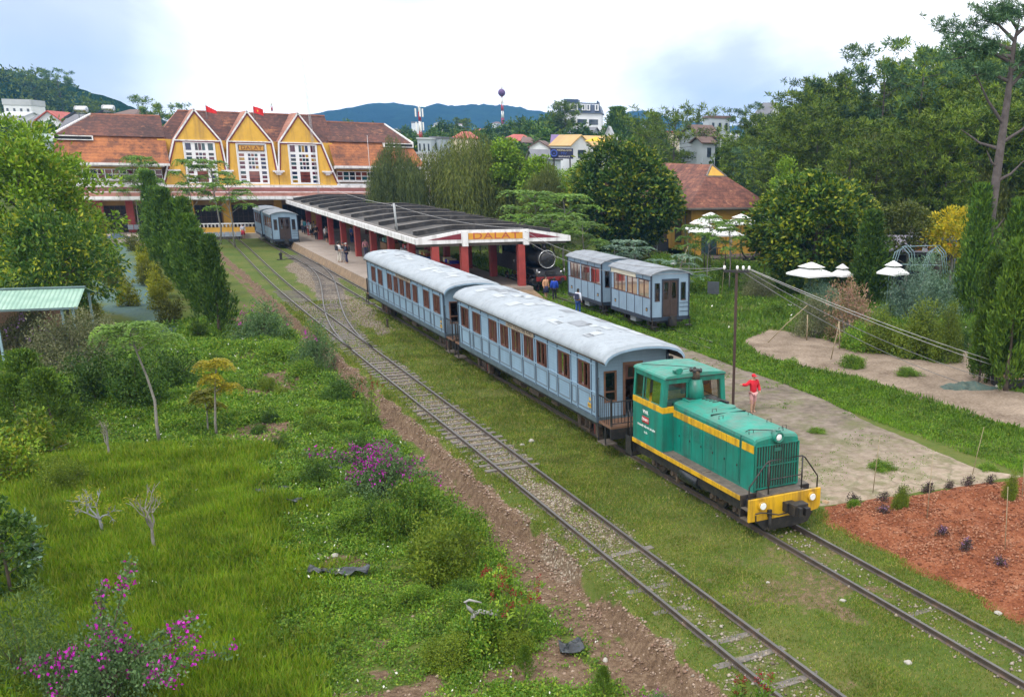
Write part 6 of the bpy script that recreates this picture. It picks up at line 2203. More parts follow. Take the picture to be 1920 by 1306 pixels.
# trees before the wood
WIL = [willow(51, 11, 4.4, LF_WILLOW, BARK, 1500), willow(52, 11, 4.0, LF_WILLOWD, BARK, 1350), willow(53, 11, 3.6, LF_WILLOW, BARK, 1300)]
top_plant('willow_tree', WIL[1], 10.8, 'dark weeping tree close beside the right gable end of the station', 'tree', 738, 262, 104, None, 0.78)
top_plant('willow_tree', WIL[0], 10.8, 'broad weeping tree with long hanging strands behind the middle of the canopy', 'tree', 872, 246, 108, None, 1.12)
top_plant('willow_tree', WIL[2], 10.8, 'weeping tree draped with brighter creeper right of the broad weeping one', 'tree', 962, 262, 110, None, 0.80)
top_plant('willow_tree', WIL[2], 10.8, 'smaller weeping tree between the creeper draped one and the tiled house', 'tree', 1022, 306, 100, None, 0.80)
top_plant('willow_tree', WIL[0], 10.8, 'large grey green weeping tree in front of the pine wood', 'tree', 1645, 252, 94, None, 1.1)
top_plant('willow_tree', WIL[2], 10.8, 'weeping tree at the right edge under the tall pine', 'tree', 1872, 250, 92, None, 0.95)
CREEP = broad(55, 6, 2.4, 60, 60, 0.30, 0.22, LF_BRIGHT, BARK, 0.1, 0.2, 0.28)
for u, v, dp, lab in ((945, 268, 107, 'bright green creeper mass climbing over the weeping trees'), (1008, 300, 104, 'bright creeper clump hanging between weeping trees and the tiled roof')):
	x, y, z = D(u, v, dp); plant('creeper', (CREEP[0], None), lab, 'creeper', x, y, z - 5.6)

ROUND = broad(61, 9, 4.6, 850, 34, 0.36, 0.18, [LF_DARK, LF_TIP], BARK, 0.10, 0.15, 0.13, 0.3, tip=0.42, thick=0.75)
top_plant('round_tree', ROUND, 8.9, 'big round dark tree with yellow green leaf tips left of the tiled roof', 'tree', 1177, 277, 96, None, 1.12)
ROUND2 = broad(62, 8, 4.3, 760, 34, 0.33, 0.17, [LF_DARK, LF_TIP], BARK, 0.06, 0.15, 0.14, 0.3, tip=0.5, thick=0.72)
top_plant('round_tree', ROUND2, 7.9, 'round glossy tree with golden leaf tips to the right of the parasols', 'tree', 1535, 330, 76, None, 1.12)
LIGHTT = broad(63, 9, 2.6, 110, 60, 0.24, 0.10, LF_BRIGHT, BARK, 0.15, 0.4, 0.26)
top_plant('leafy_tree', LIGHTT, 8.9, 'light green leafy tree rising behind the round golden tipped tree', 'tree', 1487, 300, 84, None, 0.8)
top_plant('leafy_tree', LIGHTT, 8.9, 'blue green leafy tree between the two weeping trees at the right', 'tree', 1772, 290, 88, None, 0.9)
PBIG = pine(64, 13, 5.2, LF_PINE, BARKP, 0.22, 380, 18, L=0.6, W=0.1, shape=0.6)
top_plant('pine_tree', PBIG, 13.2, 'wide spreading pine behind the ridge of the yellow house', 'tree', 1262, 216, 150, None, 1.25)
for u, v, dp, lab in ((1325, 250, 172, 'pine in front of the grey tower house on the skyline'), (1205, 250, 165, 'pine at the edge of the town left of the spreading one')):
	top_plant('pine_tree', PINES[1], 18.2, lab, 'tree', u, v, dp)
CYPR = [cypress(71, 6, 1.25, LF_CYP, BARK), cypress(72, 6, 1.25, LF_CYPY, BARK, point=1.6), cypress(73, 6, 1.5, LF_CYP, BARK, 11000, point=1.0, spray=160)]
top_plant('cypress_tree', CYPR[2], 6.0, 'dark conical cypress beside the white garden parasols', 'tree', 1637, 400, 70, None, 1.05)
top_plant('cypress_tree', CYPR[2], 6.0, 'huge dark cypress behind the blue grey spiky shrubs', 'tree', 1843, 352, 66, None, 0.72)
top_plant('cypress_tree', CYPR[0], 6.0, 'tall dark cypress cut by the picture edge behind the bright one', 'tree', 1915, 380, 58, None, 0.8)
for u, v, dp, lab, w_ in ((1876, 480, 45, 'bright green bushy cypress beside the round black planter', 0.8), (1915, 455, 43, 'bright cypress right of the bushy one by the black planter', 0.8), (1850, 580, 44.5, 'low bright cypress seedling left of the planter', 0.9)):
	top_plant('cypress_tree', CYPR[1], 6.0, lab, 'tree', u, v, dp, None, w_)
PALES = broad(65, 5, 1.8, 60, 60, 0.2, 0.10, LF_WILLOW, BARKG, 0.4, 0.4, 0.3)
top_plant('young_tree', PALES, 5.0, 'pale young tree with a thin trunk left of the golden tree', 'tree', 1708, 372, 76)
GOLDT = broad(66, 5, 1.7, 55, 60, 0.22, 0.11, [LF_GOLD, LF_YEL], BARKG, 0.4, 0.4, 0.3, tip=0.5)
top_plant('young_tree', GOLDT, 5.0, 'golden yellow young tree behind the coffee sign', 'tree', 1795, 385, 74)

# feathery saplings around the tiled house and the parasols
FEA = [feathery(81, 5, 1.9, LF_FEATH, BARKG), feathery(82, 5, 1.6, LF_FEATH, BARKG, 8), feathery(83, 5, 1.7, LF_BLUE, BARKG, 9, base=0.15), feathery(84, 5, 1.7, leaf('leaf_feather_yellow', [(0.16, 0.20, 0.018), (0.25, 0.26, 0.02), (0.12, 0.17, 0.02)], 0.4), BARKG, 8)]
for i, (u, v, dp, w_, lab) in enumerate(((1003, 350, 84, 1.1, 'feathery sapling just past the canopy tip'), (1055, 352, 84, 1.15, 'feathery tree against the left end of the yellow house wall'), (1035, 395, 78, 1.2, 'bushy feathery sapling below the left end of the yellow house'), (1092, 405, 76, 1.2, 'pale feathery sapling in front of the yellow columns'), (1330, 398, 78, 0.8, 'thin feathery sapling before the leftmost white parasol'), (1370, 402, 76, 0.9, 'thin feathery sapling before the middle white parasol'), (1292, 415, 80, 0.7, 'thin feathery sapling at the corner of the yellow house'))):
	top_plant('feathery_tree', FEA[i % 2], 4.9, lab, 'tree', u, v, dp, None, w_)
for u, v, dp, lab in ((1190, 442, 76, 'blue green feathery bush behind the blue coaches, nearer the house'), (1150, 452, 74, 'blue green feathery bush just above the roof of the rear short coach'), (1278, 470, 72, 'small green feathery bush right of the fence posts')):
	top_plant('feathery_bush', FEA[2], 4.9, lab, 'bush', u, v, dp, None, 1.5)
# trees in front of the station
for u, v, dp, w_, lab, k in ((395, 292, 104, 0.85, 'feathery tree in front of the first gable window', 0), (425, 330, 101, 0.95, 'broad feathery tree over the low yellow wall', 1), (345, 288, 103, 0.5, 'thin feathery treetop at the left edge of the first gable', 1), (243, 285, 108, 0.6, 'feathery treetop in front of the left wing roof', 0), (270, 282, 106, 0.5, 'slim feathery treetop above the cypress row', 1)):
	top_plant('feathery_tree', FEA[k], 4.9, lab, 'tree', u, v, dp, None, w_)

# ---- left side
BIGL = broad(91, 9.5, 4.3, 300, 80, 0.30, 0.13, [LF_BRIGHT, LF_TIP], BARK, 0.12, 0.3, 0.2, 0.5, tip=0.25, thick=0.5)
top_plant('broad_tree', BIGL, 9.3, 'big bright green tree overhanging the corrugated green roof', 'tree', 22, 240, 56, None, 0.86)
BIGL2 = broad(92, 6, 3.0, 130, 55, 0.27, 0.12, [LF_DARK, LF_TIP], BARK, 0.15, 0.3, 0.25, 0.4, tip=0.4)
top_plant('broad_tree', BIGL2, 6.0, 'olive green tree with drooping leaves right below the big bright one', 'tree', 92, 385, 52, None, 0.8)
for k, (y_, h_) in enumerate(((41.9, 5.3), (46.2, 5.7), (50.5, 6.0), (55.5, 6.4), (60.5, 6.6), (66, 6.9), (72, 7.3), (78.5, 7.7), (85, 8.0))):
	plant('cypress_tree', CYPR[0] if k % 2 == 0 else CYPR[2], 'dark green cypress in the leaning row left of the turnout' if k else 'nearest and lowest dark cypress of the row left of the turnout', 'tree', -10.2 - 0.026 * (y_ - 41.9) + rnd.uniform(-0.2, 0.2), y_, None, h_ / 6.0 * rnd.uniform(0.66, 0.98), None, 'row of dark cypresses left of the tracks', sz=h_ / 6.0 * rnd.uniform(0.82, 1.08))
COLS = [shrub(95, 1.9, 0.75, LF_YEL, 70, 36, 0.14, 0.06), shrub(96, 1.9, 0.7, LF_YEL, 60, 40, 0.14, 0.06), shrub(97, 1.8, 0.8, leaf('leaf_olive', [(0.10, 0.12, 0.014), (0.15, 0.155, 0.02), (0.08, 0.10, 0.014)], 0.3), 66, 36, 0.14, 0.06)]
for j, (row, spots) in enumerate((('left', ((128, 492), (135, 524), (148, 552), (168, 596))), ('middle', ((189, 462), (200, 484), (206, 504), (196, 524), (218, 538), (240, 574))), ('inner', ((250, 470), (271, 497), (276, 516), (281, 536), (297, 556), (303, 578), (320, 606))))):
	for i, (u, v) in enumerate(spots):
		x, y, z = GH(u, v)
		plant('golden_shrub', COLS[(i + j) % 3], 'yellow green bush in the %s of three rows beside the blue strips' % row, 'bush', x, y, None, rnd.uniform(1.0, 1.25), None, 'yellow green bushes of the %s row' % row, ('foliage', 'stem'))
# ------------------------------------------------------------------ nearer plants, left garden


def gplant(name, meshes, h0, label, cat, u, vb, vt, widen=1.0, group=None, names=('foliage', 'stem'), rz=None):
	x, y, z = GH(u, vb)
	d = depth_of(x, y)
	zt = D(u, vt, d)[2]
	k = max(0.1, (zt - z) / h0)
	if sdist(np.array([x]), np.array([y]), SOIL)[0] > 0:
		z = soil_h(x, y)
	return plant(name, meshes, label, cat, x, y, z - 0.03, k * widen, rz, group, names, k)


SH_DARK = shrub(101, 1.6, 1.1, LF_DARK, 90, 60, 0.10, 0.05)
SH_WEED = shrub(102, 1.2, 1.2, LF_WEED, 110, 60, 0.11, 0.05)
SH_GREY = shrub(103, 2.2, 1.5, LF_GREY, 210, 60, 0.10, 0.034, twigs=26, bark=BARKG)
SH_YEL = shrub(104, 1.5, 1.2, leaf('leaf_yg', [(0.08, 0.14, 0.012), (0.12, 0.18, 0.016), (0.17, 0.22, 0.02)], 0.35), 120, 60, 0.10, 0.04)
SH_BOUG = shrub(105, 1.6, 1.3, LF_BOUG, 110, 60, 0.075, 0.05, twigs=22, clr=0.32)
SH_PINK = shrub(106, 2.4, 1.2, LF_PINK, 110, 45, 0.13, 0.04, twigs=26, bark=BARKG)
SH_BLUE = shrub(107, 2.4, 1.3, LF_BLUE, 110, 50, 0.16, 0.035, twigs=16)
SH_OLIVE = shrub(108, 2.2, 1.2, leaf('leaf_garden', [(0.08, 0.13, 0.014), (0.125, 0.18, 0.02), (0.17, 0.22, 0.026)], 0.3), 170, 60, 0.11, 0.045, twigs=16)
SH_JUN = cypress(109, 2.6, 1.0, LF_CYPY, BARK, 4200, 0.16, 0.05, 1.4, 0.02, 80)
SH_ROUND = shrub(110, 1.1, 0.6, LF_CYPY, 80, 60, 0.06, 0.04, clr=0.2)
CITRUS = broad(111, 2.6, 1.15, 110, 24, 0.15, 0.085, [LF_DARK, LF_BLUE], BARK, 0.05, 0.2, 0.2, 0.3, tip=0.3, thick=0.5)
LEAFY = shrub(112, 1.6, 1.1, [LF_BRIGHT, LF_TIP], 60, 40, 0.15, 0.075, twigs=14, bark=BARKG, tip=0.4)
NARROW = shrub(113, 2.0, 1.4, leaf('leaf_narrow', [(0.045, 0.10, 0.035), (0.075, 0.14, 0.045), (0.14, 0.20, 0.03)], 0.35), 60, 60, 0.17, 0.028, twigs=18, clr=0.3, jit=1.3)


def with_flowers(t, mat, n, R, H, size, seed, low=0.35):
	rng = np.random.RandomState(seed)
	d = sph(rng, n, 0.5); d[:, 2] = np.abs(d[:, 2])
	P = d * rng.uniform(0.75, 1.08, (n, 1)) * np.array([R, R, H])
	P = P[P[:, 2] > H * low]
	link_mesh('blossom', flowers(seed, P, size, mat), t)
	return t


for u, vb, vt, m_, h0, w_, nm, lab in (
		(375, 634, 596, SH_ROUND, 1.15, 1.0, 'round_bush', 'small round clipped bush at the foot of the nearest cypress'),
		(55, 672, 566, SH_GREY, 2.3, 0.9, 'shrub', 'grey green thicket shrub with lilac flowers by the shed post'),
		(140, 690, 572, SH_GREY, 2.3, 1.0, 'shrub', 'tall dry grey green shrub in front of the shed corner'),
		(215, 668, 590, SH_GREY, 2.3, 0.9, 'shrub', 'grey green shrub between the shed and the feathery sapling'),
		(190, 752, 640, SH_DARK, 1.7, 0.85, 'shrub', 'dark leafy shrub behind the thin leaning trunk, left one'),
		(256, 752, 636, SH_DARK, 1.7, 0.8, 'shrub', 'dark leafy shrub just behind the thin leaning trunk'),
		(322, 728, 640, SH_DARK, 1.7, 0.9, 'shrub', 'dark leafy shrub right of the thin leaning trunk'),
		(20, 760, 690, SH_GREY, 2.3, 0.9, 'shrub', 'pale grey shrub at the picture edge beside the junipers'),
		(60, 862, 765, LEAFY, 1.7, 1.0, 'shrub', 'yellow green leafy shrub in front of the dark junipers'),
		(8, 905, 800, LEAFY, 1.7, 0.9, 'shrub', 'leafy yellow green shrub at the picture edge above the citrus tree'),
		(120, 915, 850, SH_YEL, 1.6, 0.9, 'shrub', 'low yellowish shrub between the leafy shrubs and the bare tree'),
		(640, 752, 694, SH_DARK, 1.7, 1.1, 'shrub', 'dark green mounded shrub left of the red flower spikes'),
		(520, 672, 632, SH_WEED, 1.3, 1.1, 'shrub', 'mid green shrub below the upper bougainvillea'),
		(570, 705, 668, SH_WEED, 1.3, 1.0, 'shrub', 'mid green shrub at the foot of the small bougainvillea tree'),
		(830, 1072, 955, SH_YEL, 1.6, 0.85, 'shrub', 'big yellow green bush beside the bare dirt footpath'),
		(778, 975, 895, SH_WEED, 1.3, 0.9, 'shrub', 'green bush just below the purple bougainvillea'),
		(868, 1015, 945, SH_WEED, 1.3, 0.8, 'shrub', 'green bush at the footpath edge above the big yellow green one'),
		(905, 1215, 1120, SH_WEED, 1.3, 0.8, 'shrub', 'green bush behind the dead branch'),
		(985, 1268, 1208, SH_JUN, 2.7, 0.75, 'shrub', 'small upright green shrub near the grey plastic scrap'),
		(1132, 1302, 1246, SH_JUN, 2.7, 0.8, 'shrub', 'small upright green shrub at the bottom edge near the footpath'),
		(735, 1005, 930, SH_WEED, 1.3, 0.7, 'shrub', 'grassy green bush left of the big yellow green one'),
		(700, 985, 945, SH_DARK, 1.7, 1.1, 'shrub', 'low dark bush under the purple bougainvillea')):
	nm2 = ('crown', 'trunk') if m_ is SH_JUN else ('foliage', 'stem')
	t = gplant(nm, m_, h0, lab, 'shrub', u, vb, vt, w_, None, nm2)
	if 'lilac' in lab:
		with_flowers(t, FL_PURP, 26, 1.4, 2.2, 0.10, 3)
for u, vb, vt, lab in ((62, 790, 655, 'dark juniper at the left below the grey thicket'), (100, 815, 690, 'bushy dark juniper right of the other one'), (35, 800, 700, 'dark juniper leaning at the picture edge'), (134, 800, 735, 'smallest dark juniper by the tall grass')):
	gplant('juniper', SH_JUN, 2.7, lab, 'shrub', u, vb, vt, 1.1, None, ('crown', 'trunk'))
t = gplant('citrus_tree', CITRUS, 2.65, 'dark citrus tree with yellow fruit at the lower left', 'tree', 22, 1125, 935, 0.9, None, ('crown', 'trunk'))
b = MB()
for x, y, z in ((0.62, -0.6, 1.75), (0.9, -0.35, 1.2), (0.5, -0.85, 1.15), (0.2, -1.0, 1.5), (0.75, -0.6, 0.9)):
	b.ball((x, y, z), 0.05, 10, 8)
b.build('fruit', [paint('fruit_orange', (0.65, 0.32, 0.02), 0.5, 0.15, 5.0)], t)
gplant('willow_leaved_shrub', NARROW, 2.1, 'drooping narrow leaved shrub at the lower left corner', 'shrub', 48, 1262, 1090, 0.75)
gplant('willow_leaved_shrub', NARROW, 2.1, 'narrow leaved shrub right beside the drooping one at the corner', 'shrub', 120, 1300, 1140, 0.55)

# feathered saplings of the garden
def lean_sapling(name, seed, u0, v0, u1, v1, mat, label, R, layers, bark, base=0.72):
	x, y, z = GH(u0, v0)
	d = depth_of(x, y)
	q = D(u1, v1, d)
	H_ = q[2] - z
	lean = (q[0] - x) * CH - (q[1] - y) * SH
	me = feathery(seed, H_, R, mat, bark, layers, 12, 64, 0.14, 0.045, base, lean / 0.81, 0.75)
	return plant(name, me, label, 'tree', x, y, z - 0.04, 1.0, -HEAD)


lean_sapling('feathery_sapling', 121, 306, 838, 238, 585, LF_FEATH, 'feathery sapling with a long thin pale leaning trunk in the meadow', 1.25, 7, BARKG, 0.8)
lean_sapling('feathery_sapling', 122, 408, 820, 402, 655, leaf('leaf_gold_feather', [(0.28, 0.24, 0.012), (0.36, 0.29, 0.018), (0.18, 0.20, 0.02)], 0.4), 'golden feathery sapling on thin stems in the meadow', 0.8, 6, BARKG, 0.6)
lean_sapling('feathery_sapling', 123, 392, 812, 380, 725, LF_YEL, 'short feathery sapling beside the golden one', 0.65, 5, BARKG, 0.6)


def bare_tree(label, u, vb, vt, seed, n, spread, twigmat, leafm=None):
	x, y, z = GH(u, vb)
	d = depth_of(x, y)
	H_ = D(u, vt, d)[2] - z
	rng = np.random.RandomState(seed)
	t = thing('bare_tree', label, 'tree', (x, y, z - 0.03))
	b = MB(); tips = []

	def grow(p, dr, ln, r, lv):
		q = p + dr * ln
		mid = p.lerp(q, 0.5) + Vector(rng.normal(size=3)) * ln * 0.07
		b.tube([p, mid, q], [r, r * 0.85, r * 0.62], 6 if lv < 2 else 4, cap=False)
		if lv == 3:
			tips.append(tuple(q)); return
		for _ in range(n if lv else 4):
			nd = (dr + Vector(rng.normal(size=3)) * spread + Vector((0, 0, 0.12))).normalized()
			grow(q, nd, ln * rng.uniform(0.55, 0.85), r * 0.55, lv + 1)
	grow(Vector((0, 0, 0)), Vector((0, 0, 1)), H_ * 0.28, 0.055, 0)
	b.build('trunk', [twigmat], t)
	if leafm:
		P = np.array(tips); idx = np.repeat(np.arange(len(P)), 7)
		link_mesh('crown', np_mesh('crown', leafV(rng, P[idx] + rng.normal(size=(len(idx), 3)) * 0.09, 0.08, 0.03), 4, leafm), t)
	return t


GREYTW = paint('silvery_twig', (0.24, 0.25, 0.26), 0.85, 0.3, 4.0)
bare_tree('silvery bare branching little tree in the bright meadow', 192, 1005, 880, 5, 4, 0.62, GREYTW, LF_YEL)
bare_tree('forked sapling with a few yellowish leaves in the bright meadow', 291, 1033, 870, 6, 3, 0.42, BARKG, LF_YEL)
bare_tree('thin bare stem standing in the tall grass', 206, 858, 770, 9, 2, 0.25, BARKG, LF_GREY)
# dead branch
x, y, z = GH(868, 1217)
d = depth_of(x, y)
P = lambda u, v: Vector(D(u, v, d)) - Vector((x, y, z))
b = MB()
b.tube([P(868, 1222), P(876, 1185), P(890, 1148)], [0.07, 0.06, 0.055], 8)
b.tube([P(890, 1150), P(878, 1138), P(872, 1128), P(880, 1124), P(903, 1129)], [0.045, 0.04, 0.036, 0.03, 0.015], 7)
b.tube([P(890, 1150), P(900, 1145), P(918, 1149), P(932, 1152)], [0.05, 0.055, 0.045, 0.02], 7)
b.tube([P(918, 1149), P(922, 1141)], [0.025, 0.01], 5); b.tube([P(930, 1152), P(934, 1142)], [0.02, 0.006], 5)
tag(b.build('dead_branch', [paint('grey_deadwood', (0.27, 0.265, 0.26), 0.85, 0.25, 4.0)], loc=(x, y, z)), 'grey dead forked branch stuck upright beside the red flowering bush', 'branch')


# bougainvilleas
def bougainvillea(label, u, vb, vt, widen, nfl, seed, arms=(), flm=None):
	t = gplant('bougainvillea', SH_BOUG, 1.7, label, 'shrub', u, vb, vt, widen)
	rng = np.random.RandomState(seed)
	s, sz = t.scale[0], t.scale[2]
	x, y, z = t.location
	t.rotation_euler = (0, 0, 0)
	d0 = depth_of(x, y)
	n = nfl
	dd = sph(rng, n, 0.7); dd[:, 2] = np.abs(dd[:, 2])
	Pf = dd * rng.uniform(0.8, 1.08, (n, 1)) * np.array([1.25, 1.25, 1.6])
	Pf = Pf[Pf[:, 2] > 0.5]
	LP, LA, FP = [], [], [Pf]
	b = MB()
	for (ut, vt_, dd_) in arms:
		q = Vector(D(ut, vt_, d0 + dd_)) - Vector((x, y, z))
		q = Vector((q.x / s, q.y / s, q.z / sz))
		st_ = Vector((0, 0, 0.6))
		mid = st_.lerp(q, 0.55) + Vector((0, 0, 0.28))
		pts = [st_ * (1 - f) ** 2 + mid * 2 * f * (1 - f) + q * f * f for f in np.linspace(0, 1, 14)]
		b.tube(pts, [0.02 - 0.0011 * i for i in range(14)], 5, cap=False)
		for i in range(3, 14):
			for _ in range(22):
				LP.append(tuple(pts[i] + Vector(rng.normal(size=3)) * 0.085)); LA.append(rng.normal(size=3))
		for _ in range(6):
			FP.append(np.array([tuple(pts[13 - rng.randint(5)] + Vector(rng.normal(size=3)) * 0.08)]))
	if arms:
		b.build('arching_stem', [BARK], t)
		link_mesh('arching_leaves', np_mesh('leaves', leafV(rng, np.array(LP), 0.085, 0.055, np.array(LA), 0.3), 4, LF_BOUG), t)
	link_mesh('blossom', flowers(seed, np.concatenate(FP), 0.062 / max(0.6, s), flm or FL_MAG), t)
	return t


bougainvillea('bougainvillea with magenta flowers by the nearest cypress', 492, 640, 562, 0.95, 26, 1)
bougainvillea('small bougainvillea tree with a tuft of magenta beside the turnout rails', 592, 695, 604, 0.62, 12, 2)
bougainvillea('purple flowering bougainvillea with long arms above the dirt footpath', 718, 925, 826, 0.85, 150, 3, ((575, 848, 0.5), (618, 850, 0), (660, 838, 0), (790, 865, 0), (820, 892, -0.5), (640, 860, 0.2)))
bougainvillea('large bougainvillea throwing long magenta tipped arms at the lower left', 205, 1330, 1165, 0.75, 60, 4, ((247, 1052, 0.2), (370, 1160, 0.3), (365, 1196, 0), (432, 1225, 0.4), (345, 1250, -0.4), (320, 1276, -0.6), (60, 1238, 0), (40, 1250, 0.5), (235, 1190, 0), (190, 1100, 0.6)))
bougainvillea('low bougainvillea sprig with magenta flowers at the bottom edge beside the footpath', 1228, 1340, 1292, 0.9, 16, 6)


def spike_plant(label, u, vb, vt, seed, n=9, flower=True, spread=0.33, mat=None):
	x, y, z = GH(u, vb); d = depth_of(x, y); H_ = D(u, vt, d)[2] - z
	rng = np.random.RandomState(seed)
	t = thing('flower_spike_plant', label, 'plant', (x, y, z - 0.02))
	b = MB(); LP, LA, FP = [], [], []
	for k in range(n):
		a = rng.rand() * 6.28; r_ = spread * H_ * rng.rand() ** 0.5; hh = H_ * rng.uniform(0.6, 1.0)
		p = Vector((math.cos(a) * r_, math.sin(a) * r_, hh))
		b.tube([(0.1 * p.x, 0.1 * p.y, 0), (p.x * 0.6, p.y * 0.6, hh * 0.5), p], [0.014, 0.011, 0.006], 5, cap=False)
		for i in range(26):
			f = rng.uniform(0.12, 0.9)
			LP.append((p.x * (0.1 + 0.9 * f) + rng.normal() * 0.06, p.y * (0.1 + 0.9 * f) + rng.normal() * 0.06, hh * f)); LA.append((rng.normal(), rng.normal(), 0.5))
		for i in range(7):
			FP.append((p.x, p.y, hh * (0.92 + 0.02 * i)))
	b.build('stem', [paint('green_stem', (0.10, 0.14, 0.03), 0.7)], t)
	link_mesh('foliage', np_mesh('foliage', leafV(rng, np.array(LP), 0.15, 0.05, np.array(LA), 0.5), 4, mat or LF_BRIGHT), t)
	if flower:
		link_mesh('blossom', flowers(seed, np.array(FP)[::2], 0.036, FL_RED), t)
	return t


spike_plant('tall yellow green plant tipped with dark red flower spikes beside the loop track', 694, 800, 705, 3, 12)
spike_plant('bush with scattered dark red flowers right of the dead branch', 962, 1212, 1085, 4, 22, spread=0.5)
spike_plant('plant with small red flowers at the footpath edge above the dead branch', 925, 1120, 1060, 5, 12, spread=0.5)
spike_plant('crimson flower spikes at the bottom edge before the loop track', 1386, 1345, 1264, 7, 5, spread=0.12, mat=LF_WEED)
spike_plant('pair of crimson flower spikes just right of the others at the bottom edge', 1430, 1345, 1258, 8, 5, spread=0.14, mat=LF_WEED)

for k in range(30):
	f = rnd.random()
	u = 470 + 520 * f + rnd.uniform(-120, 60); v = 690 + 560 * f + rnd.uniform(-50, 40)
	x, y, z = GH(u, v)
	if x > -7.15 or abs(y) > 60:
		continue
	plant('weed_clump', (SH_WEED, SH_DARK, SH_WEED, SH_YEL)[k % 4], 'leafy weed clump in the rough strip between meadow and dirt footpath', 'plant', x, y, z - 0.05, rnd.uniform(0.28, 0.6), None, 'weed clumps of the rough strip', ('foliage', 'stem'))
# scraps of black plastic and loose stones
PLAS = paint('black_plastic', (0.014, 0.018, 0.024), 0.3, 0.4, 3.0, dirt=(0.05, 0.07, 0.09), dirt_amt=0.4)
for u, v, w_, l_, a, lab in ((515, 926, 0.35, 1.0, 0.6, 'curled strip of black plastic in the weeds'), (545, 944, 0.4, 0.7, -0.2, 'small crumpled black plastic below the curled strip'), (636, 1078, 0.4, 1.5, 0.1, 'long crumpled black plastic sheet among the weeds'), (1072, 1222, 0.55, 0.5, 0.3, 'square grey black plastic scrap near the footpath'), (630, 884, 0.25, 0.4, 0.4, 'scrap of black plastic left of the purple bougainvillea')):
	x, y, z = GH(u, v)
	X, Y = np.meshgrid(np.linspace(-l_ / 2, l_ / 2, 16), np.linspace(-w_ / 2, w_ / 2, 8))
	Z = fbm(X + u, Y + v, 0.25, 3) * 0.35 + 0.10
	o = link_mesh('plastic_sheet', grid_mesh('plastic_sheet', X, Y, Z, PLAS), None, (x, y, z + 0.04))
	sol = o.modifiers.new('thick', 'SOLIDIFY'); sol.thickness = 0.006
	o.rotation_euler = (0, 0, a - HEAD)
	tag(o, lab, 'plastic sheet')


def stone_mesh(seed, mat):
	import bmesh
	bm = bmesh.new(); bmesh.ops.create_icosphere(bm, subdivisions=2, radius=1)
	rng = np.random.RandomState(seed); pl = [(Vector(rng.normal(size=3)).normalized(), rng.uniform(0.6, 0.85)) for _ in range(9)]
	for v in bm.verts:
		for n_, d_ in pl:
			q = v.co.dot(n_)
			if q > d_:
				v.co -= n_ * (q - d_)
	me = bpy.data.meshes.new('stone'); bm.to_mesh(me); bm.free(); me.materials.append(mat)
	return me


STN = [paint('pale_stone', (0.36, 0.34, 0.305), 0.85, 0.2, 6.0, bmp=0.4), paint('tan_stone', (0.38, 0.25, 0.15), 0.9, 0.25, 6.0, bmp=0.4), paint('grey_stone', (0.30, 0.28, 0.26), 0.9, 0.25, 6.0, bmp=0.4)]
SM = [[stone_mesh(s + 10 * k, STN[k]) for s in range(3)] for k in range(3)]
for i, (u, v, r_, k, lab) in enumerate(((1703, 1242, 0.10, 0, 'smooth white stone alone in the grass between the tracks'), (1581, 1126, 0.09, 0, 'white stone on the grass in front of the locomotive'), (996, 828, 0.16, 0, 'largest of the pale rubble stones beside the loop track rail'), (980, 834, 0.11, 0, 'smaller pale rubble stone next to the largest one'), (1440, 1092, 0.06, 0, 'tiny white stone on the grass left of the locomotive front'), (1548, 943, 0.16, 1, 'tan stone at the corner of the red earth bed'), (862, 1147, 0.13, 1, 'tan slab stone left of the dead branch'), (842, 1134, 0.09, 1, 'small tan stone above the slab near the dead branch'), (628, 1042, 0.12, 0, 'whitish long stone lying among the weeds'), (565, 1020, 0.12, 1, 'tan stone on a bare patch among the weeds'), (598, 1040, 0.09, 2, 'grey stone beside the whitish long one'), (1134, 1238, 0.09, 0, 'pale stone on the edge of the dirt footpath'), (885, 1258, 0.10, 1, 'tan stone in the weeds below the dead branch'), (1838, 950, 0.18, 2, 'grey rounded stone in the red earth bed'), (1872, 1150, 0.10, 0, 'pale stone at the right of the red earth'))):
	x, y, z = GH(u, v)
	o = link_mesh('stone', SM[k][i % 3], None, (x, y, z + r_ * 0.12)); o.scale = (r_ * 1.05, r_ * 0.8, r_ * 0.6); o.rotation_euler = (rnd.uniform(-.3, .3), rnd.uniform(-.3, .3), rnd.uniform(0, 6))
	tag(o, lab, 'stone')

# ------------------------------------------------------------------ planting bed
BAMB = paint('bamboo_pole', (0.30, 0.24, 0.15), 0.7, 0.25, 3.0)
for u0, v0, u1, v1, lab in ((1636, 926, 1650, 816, 'thin stake standing at the upper corner of the red earth bed'), (1737, 980, 1750, 845, 'thin stake in the middle of the red earth bed'), (1884, 1040, 1890, 912, 'thin stake with a bushy sapling at the right of the red earth bed'), (1822, 892, 1845, 800, 'thin stake at the far edge of the red earth bed'), (1916, 945, 1921, 860, 'thin stake at the picture edge of the red earth bed')):
	x, y, z = GH(u0, v0); q = Vector(D(u1, v1, depth_of(x, y))) - Vector((x, y, z))
	b = MB(); b.tube([(0, 0, -0.1), q * 0.5, q], [0.014, 0.012, 0.009], 6)
	tag(b.build('stake', [BAMB], loc=(x, y, z)), lab, 'stake')
SMALLP = [shrub(131, 0.4, 0.26, leaf('leaf_purple', [(0.06, 0.03, 0.05), (0.09, 0.05, 0.07), (0.06, 0.07, 0.04)], 0.2), 26, 18, 0.07, 0.03, twigs=6, clr=0.5)]
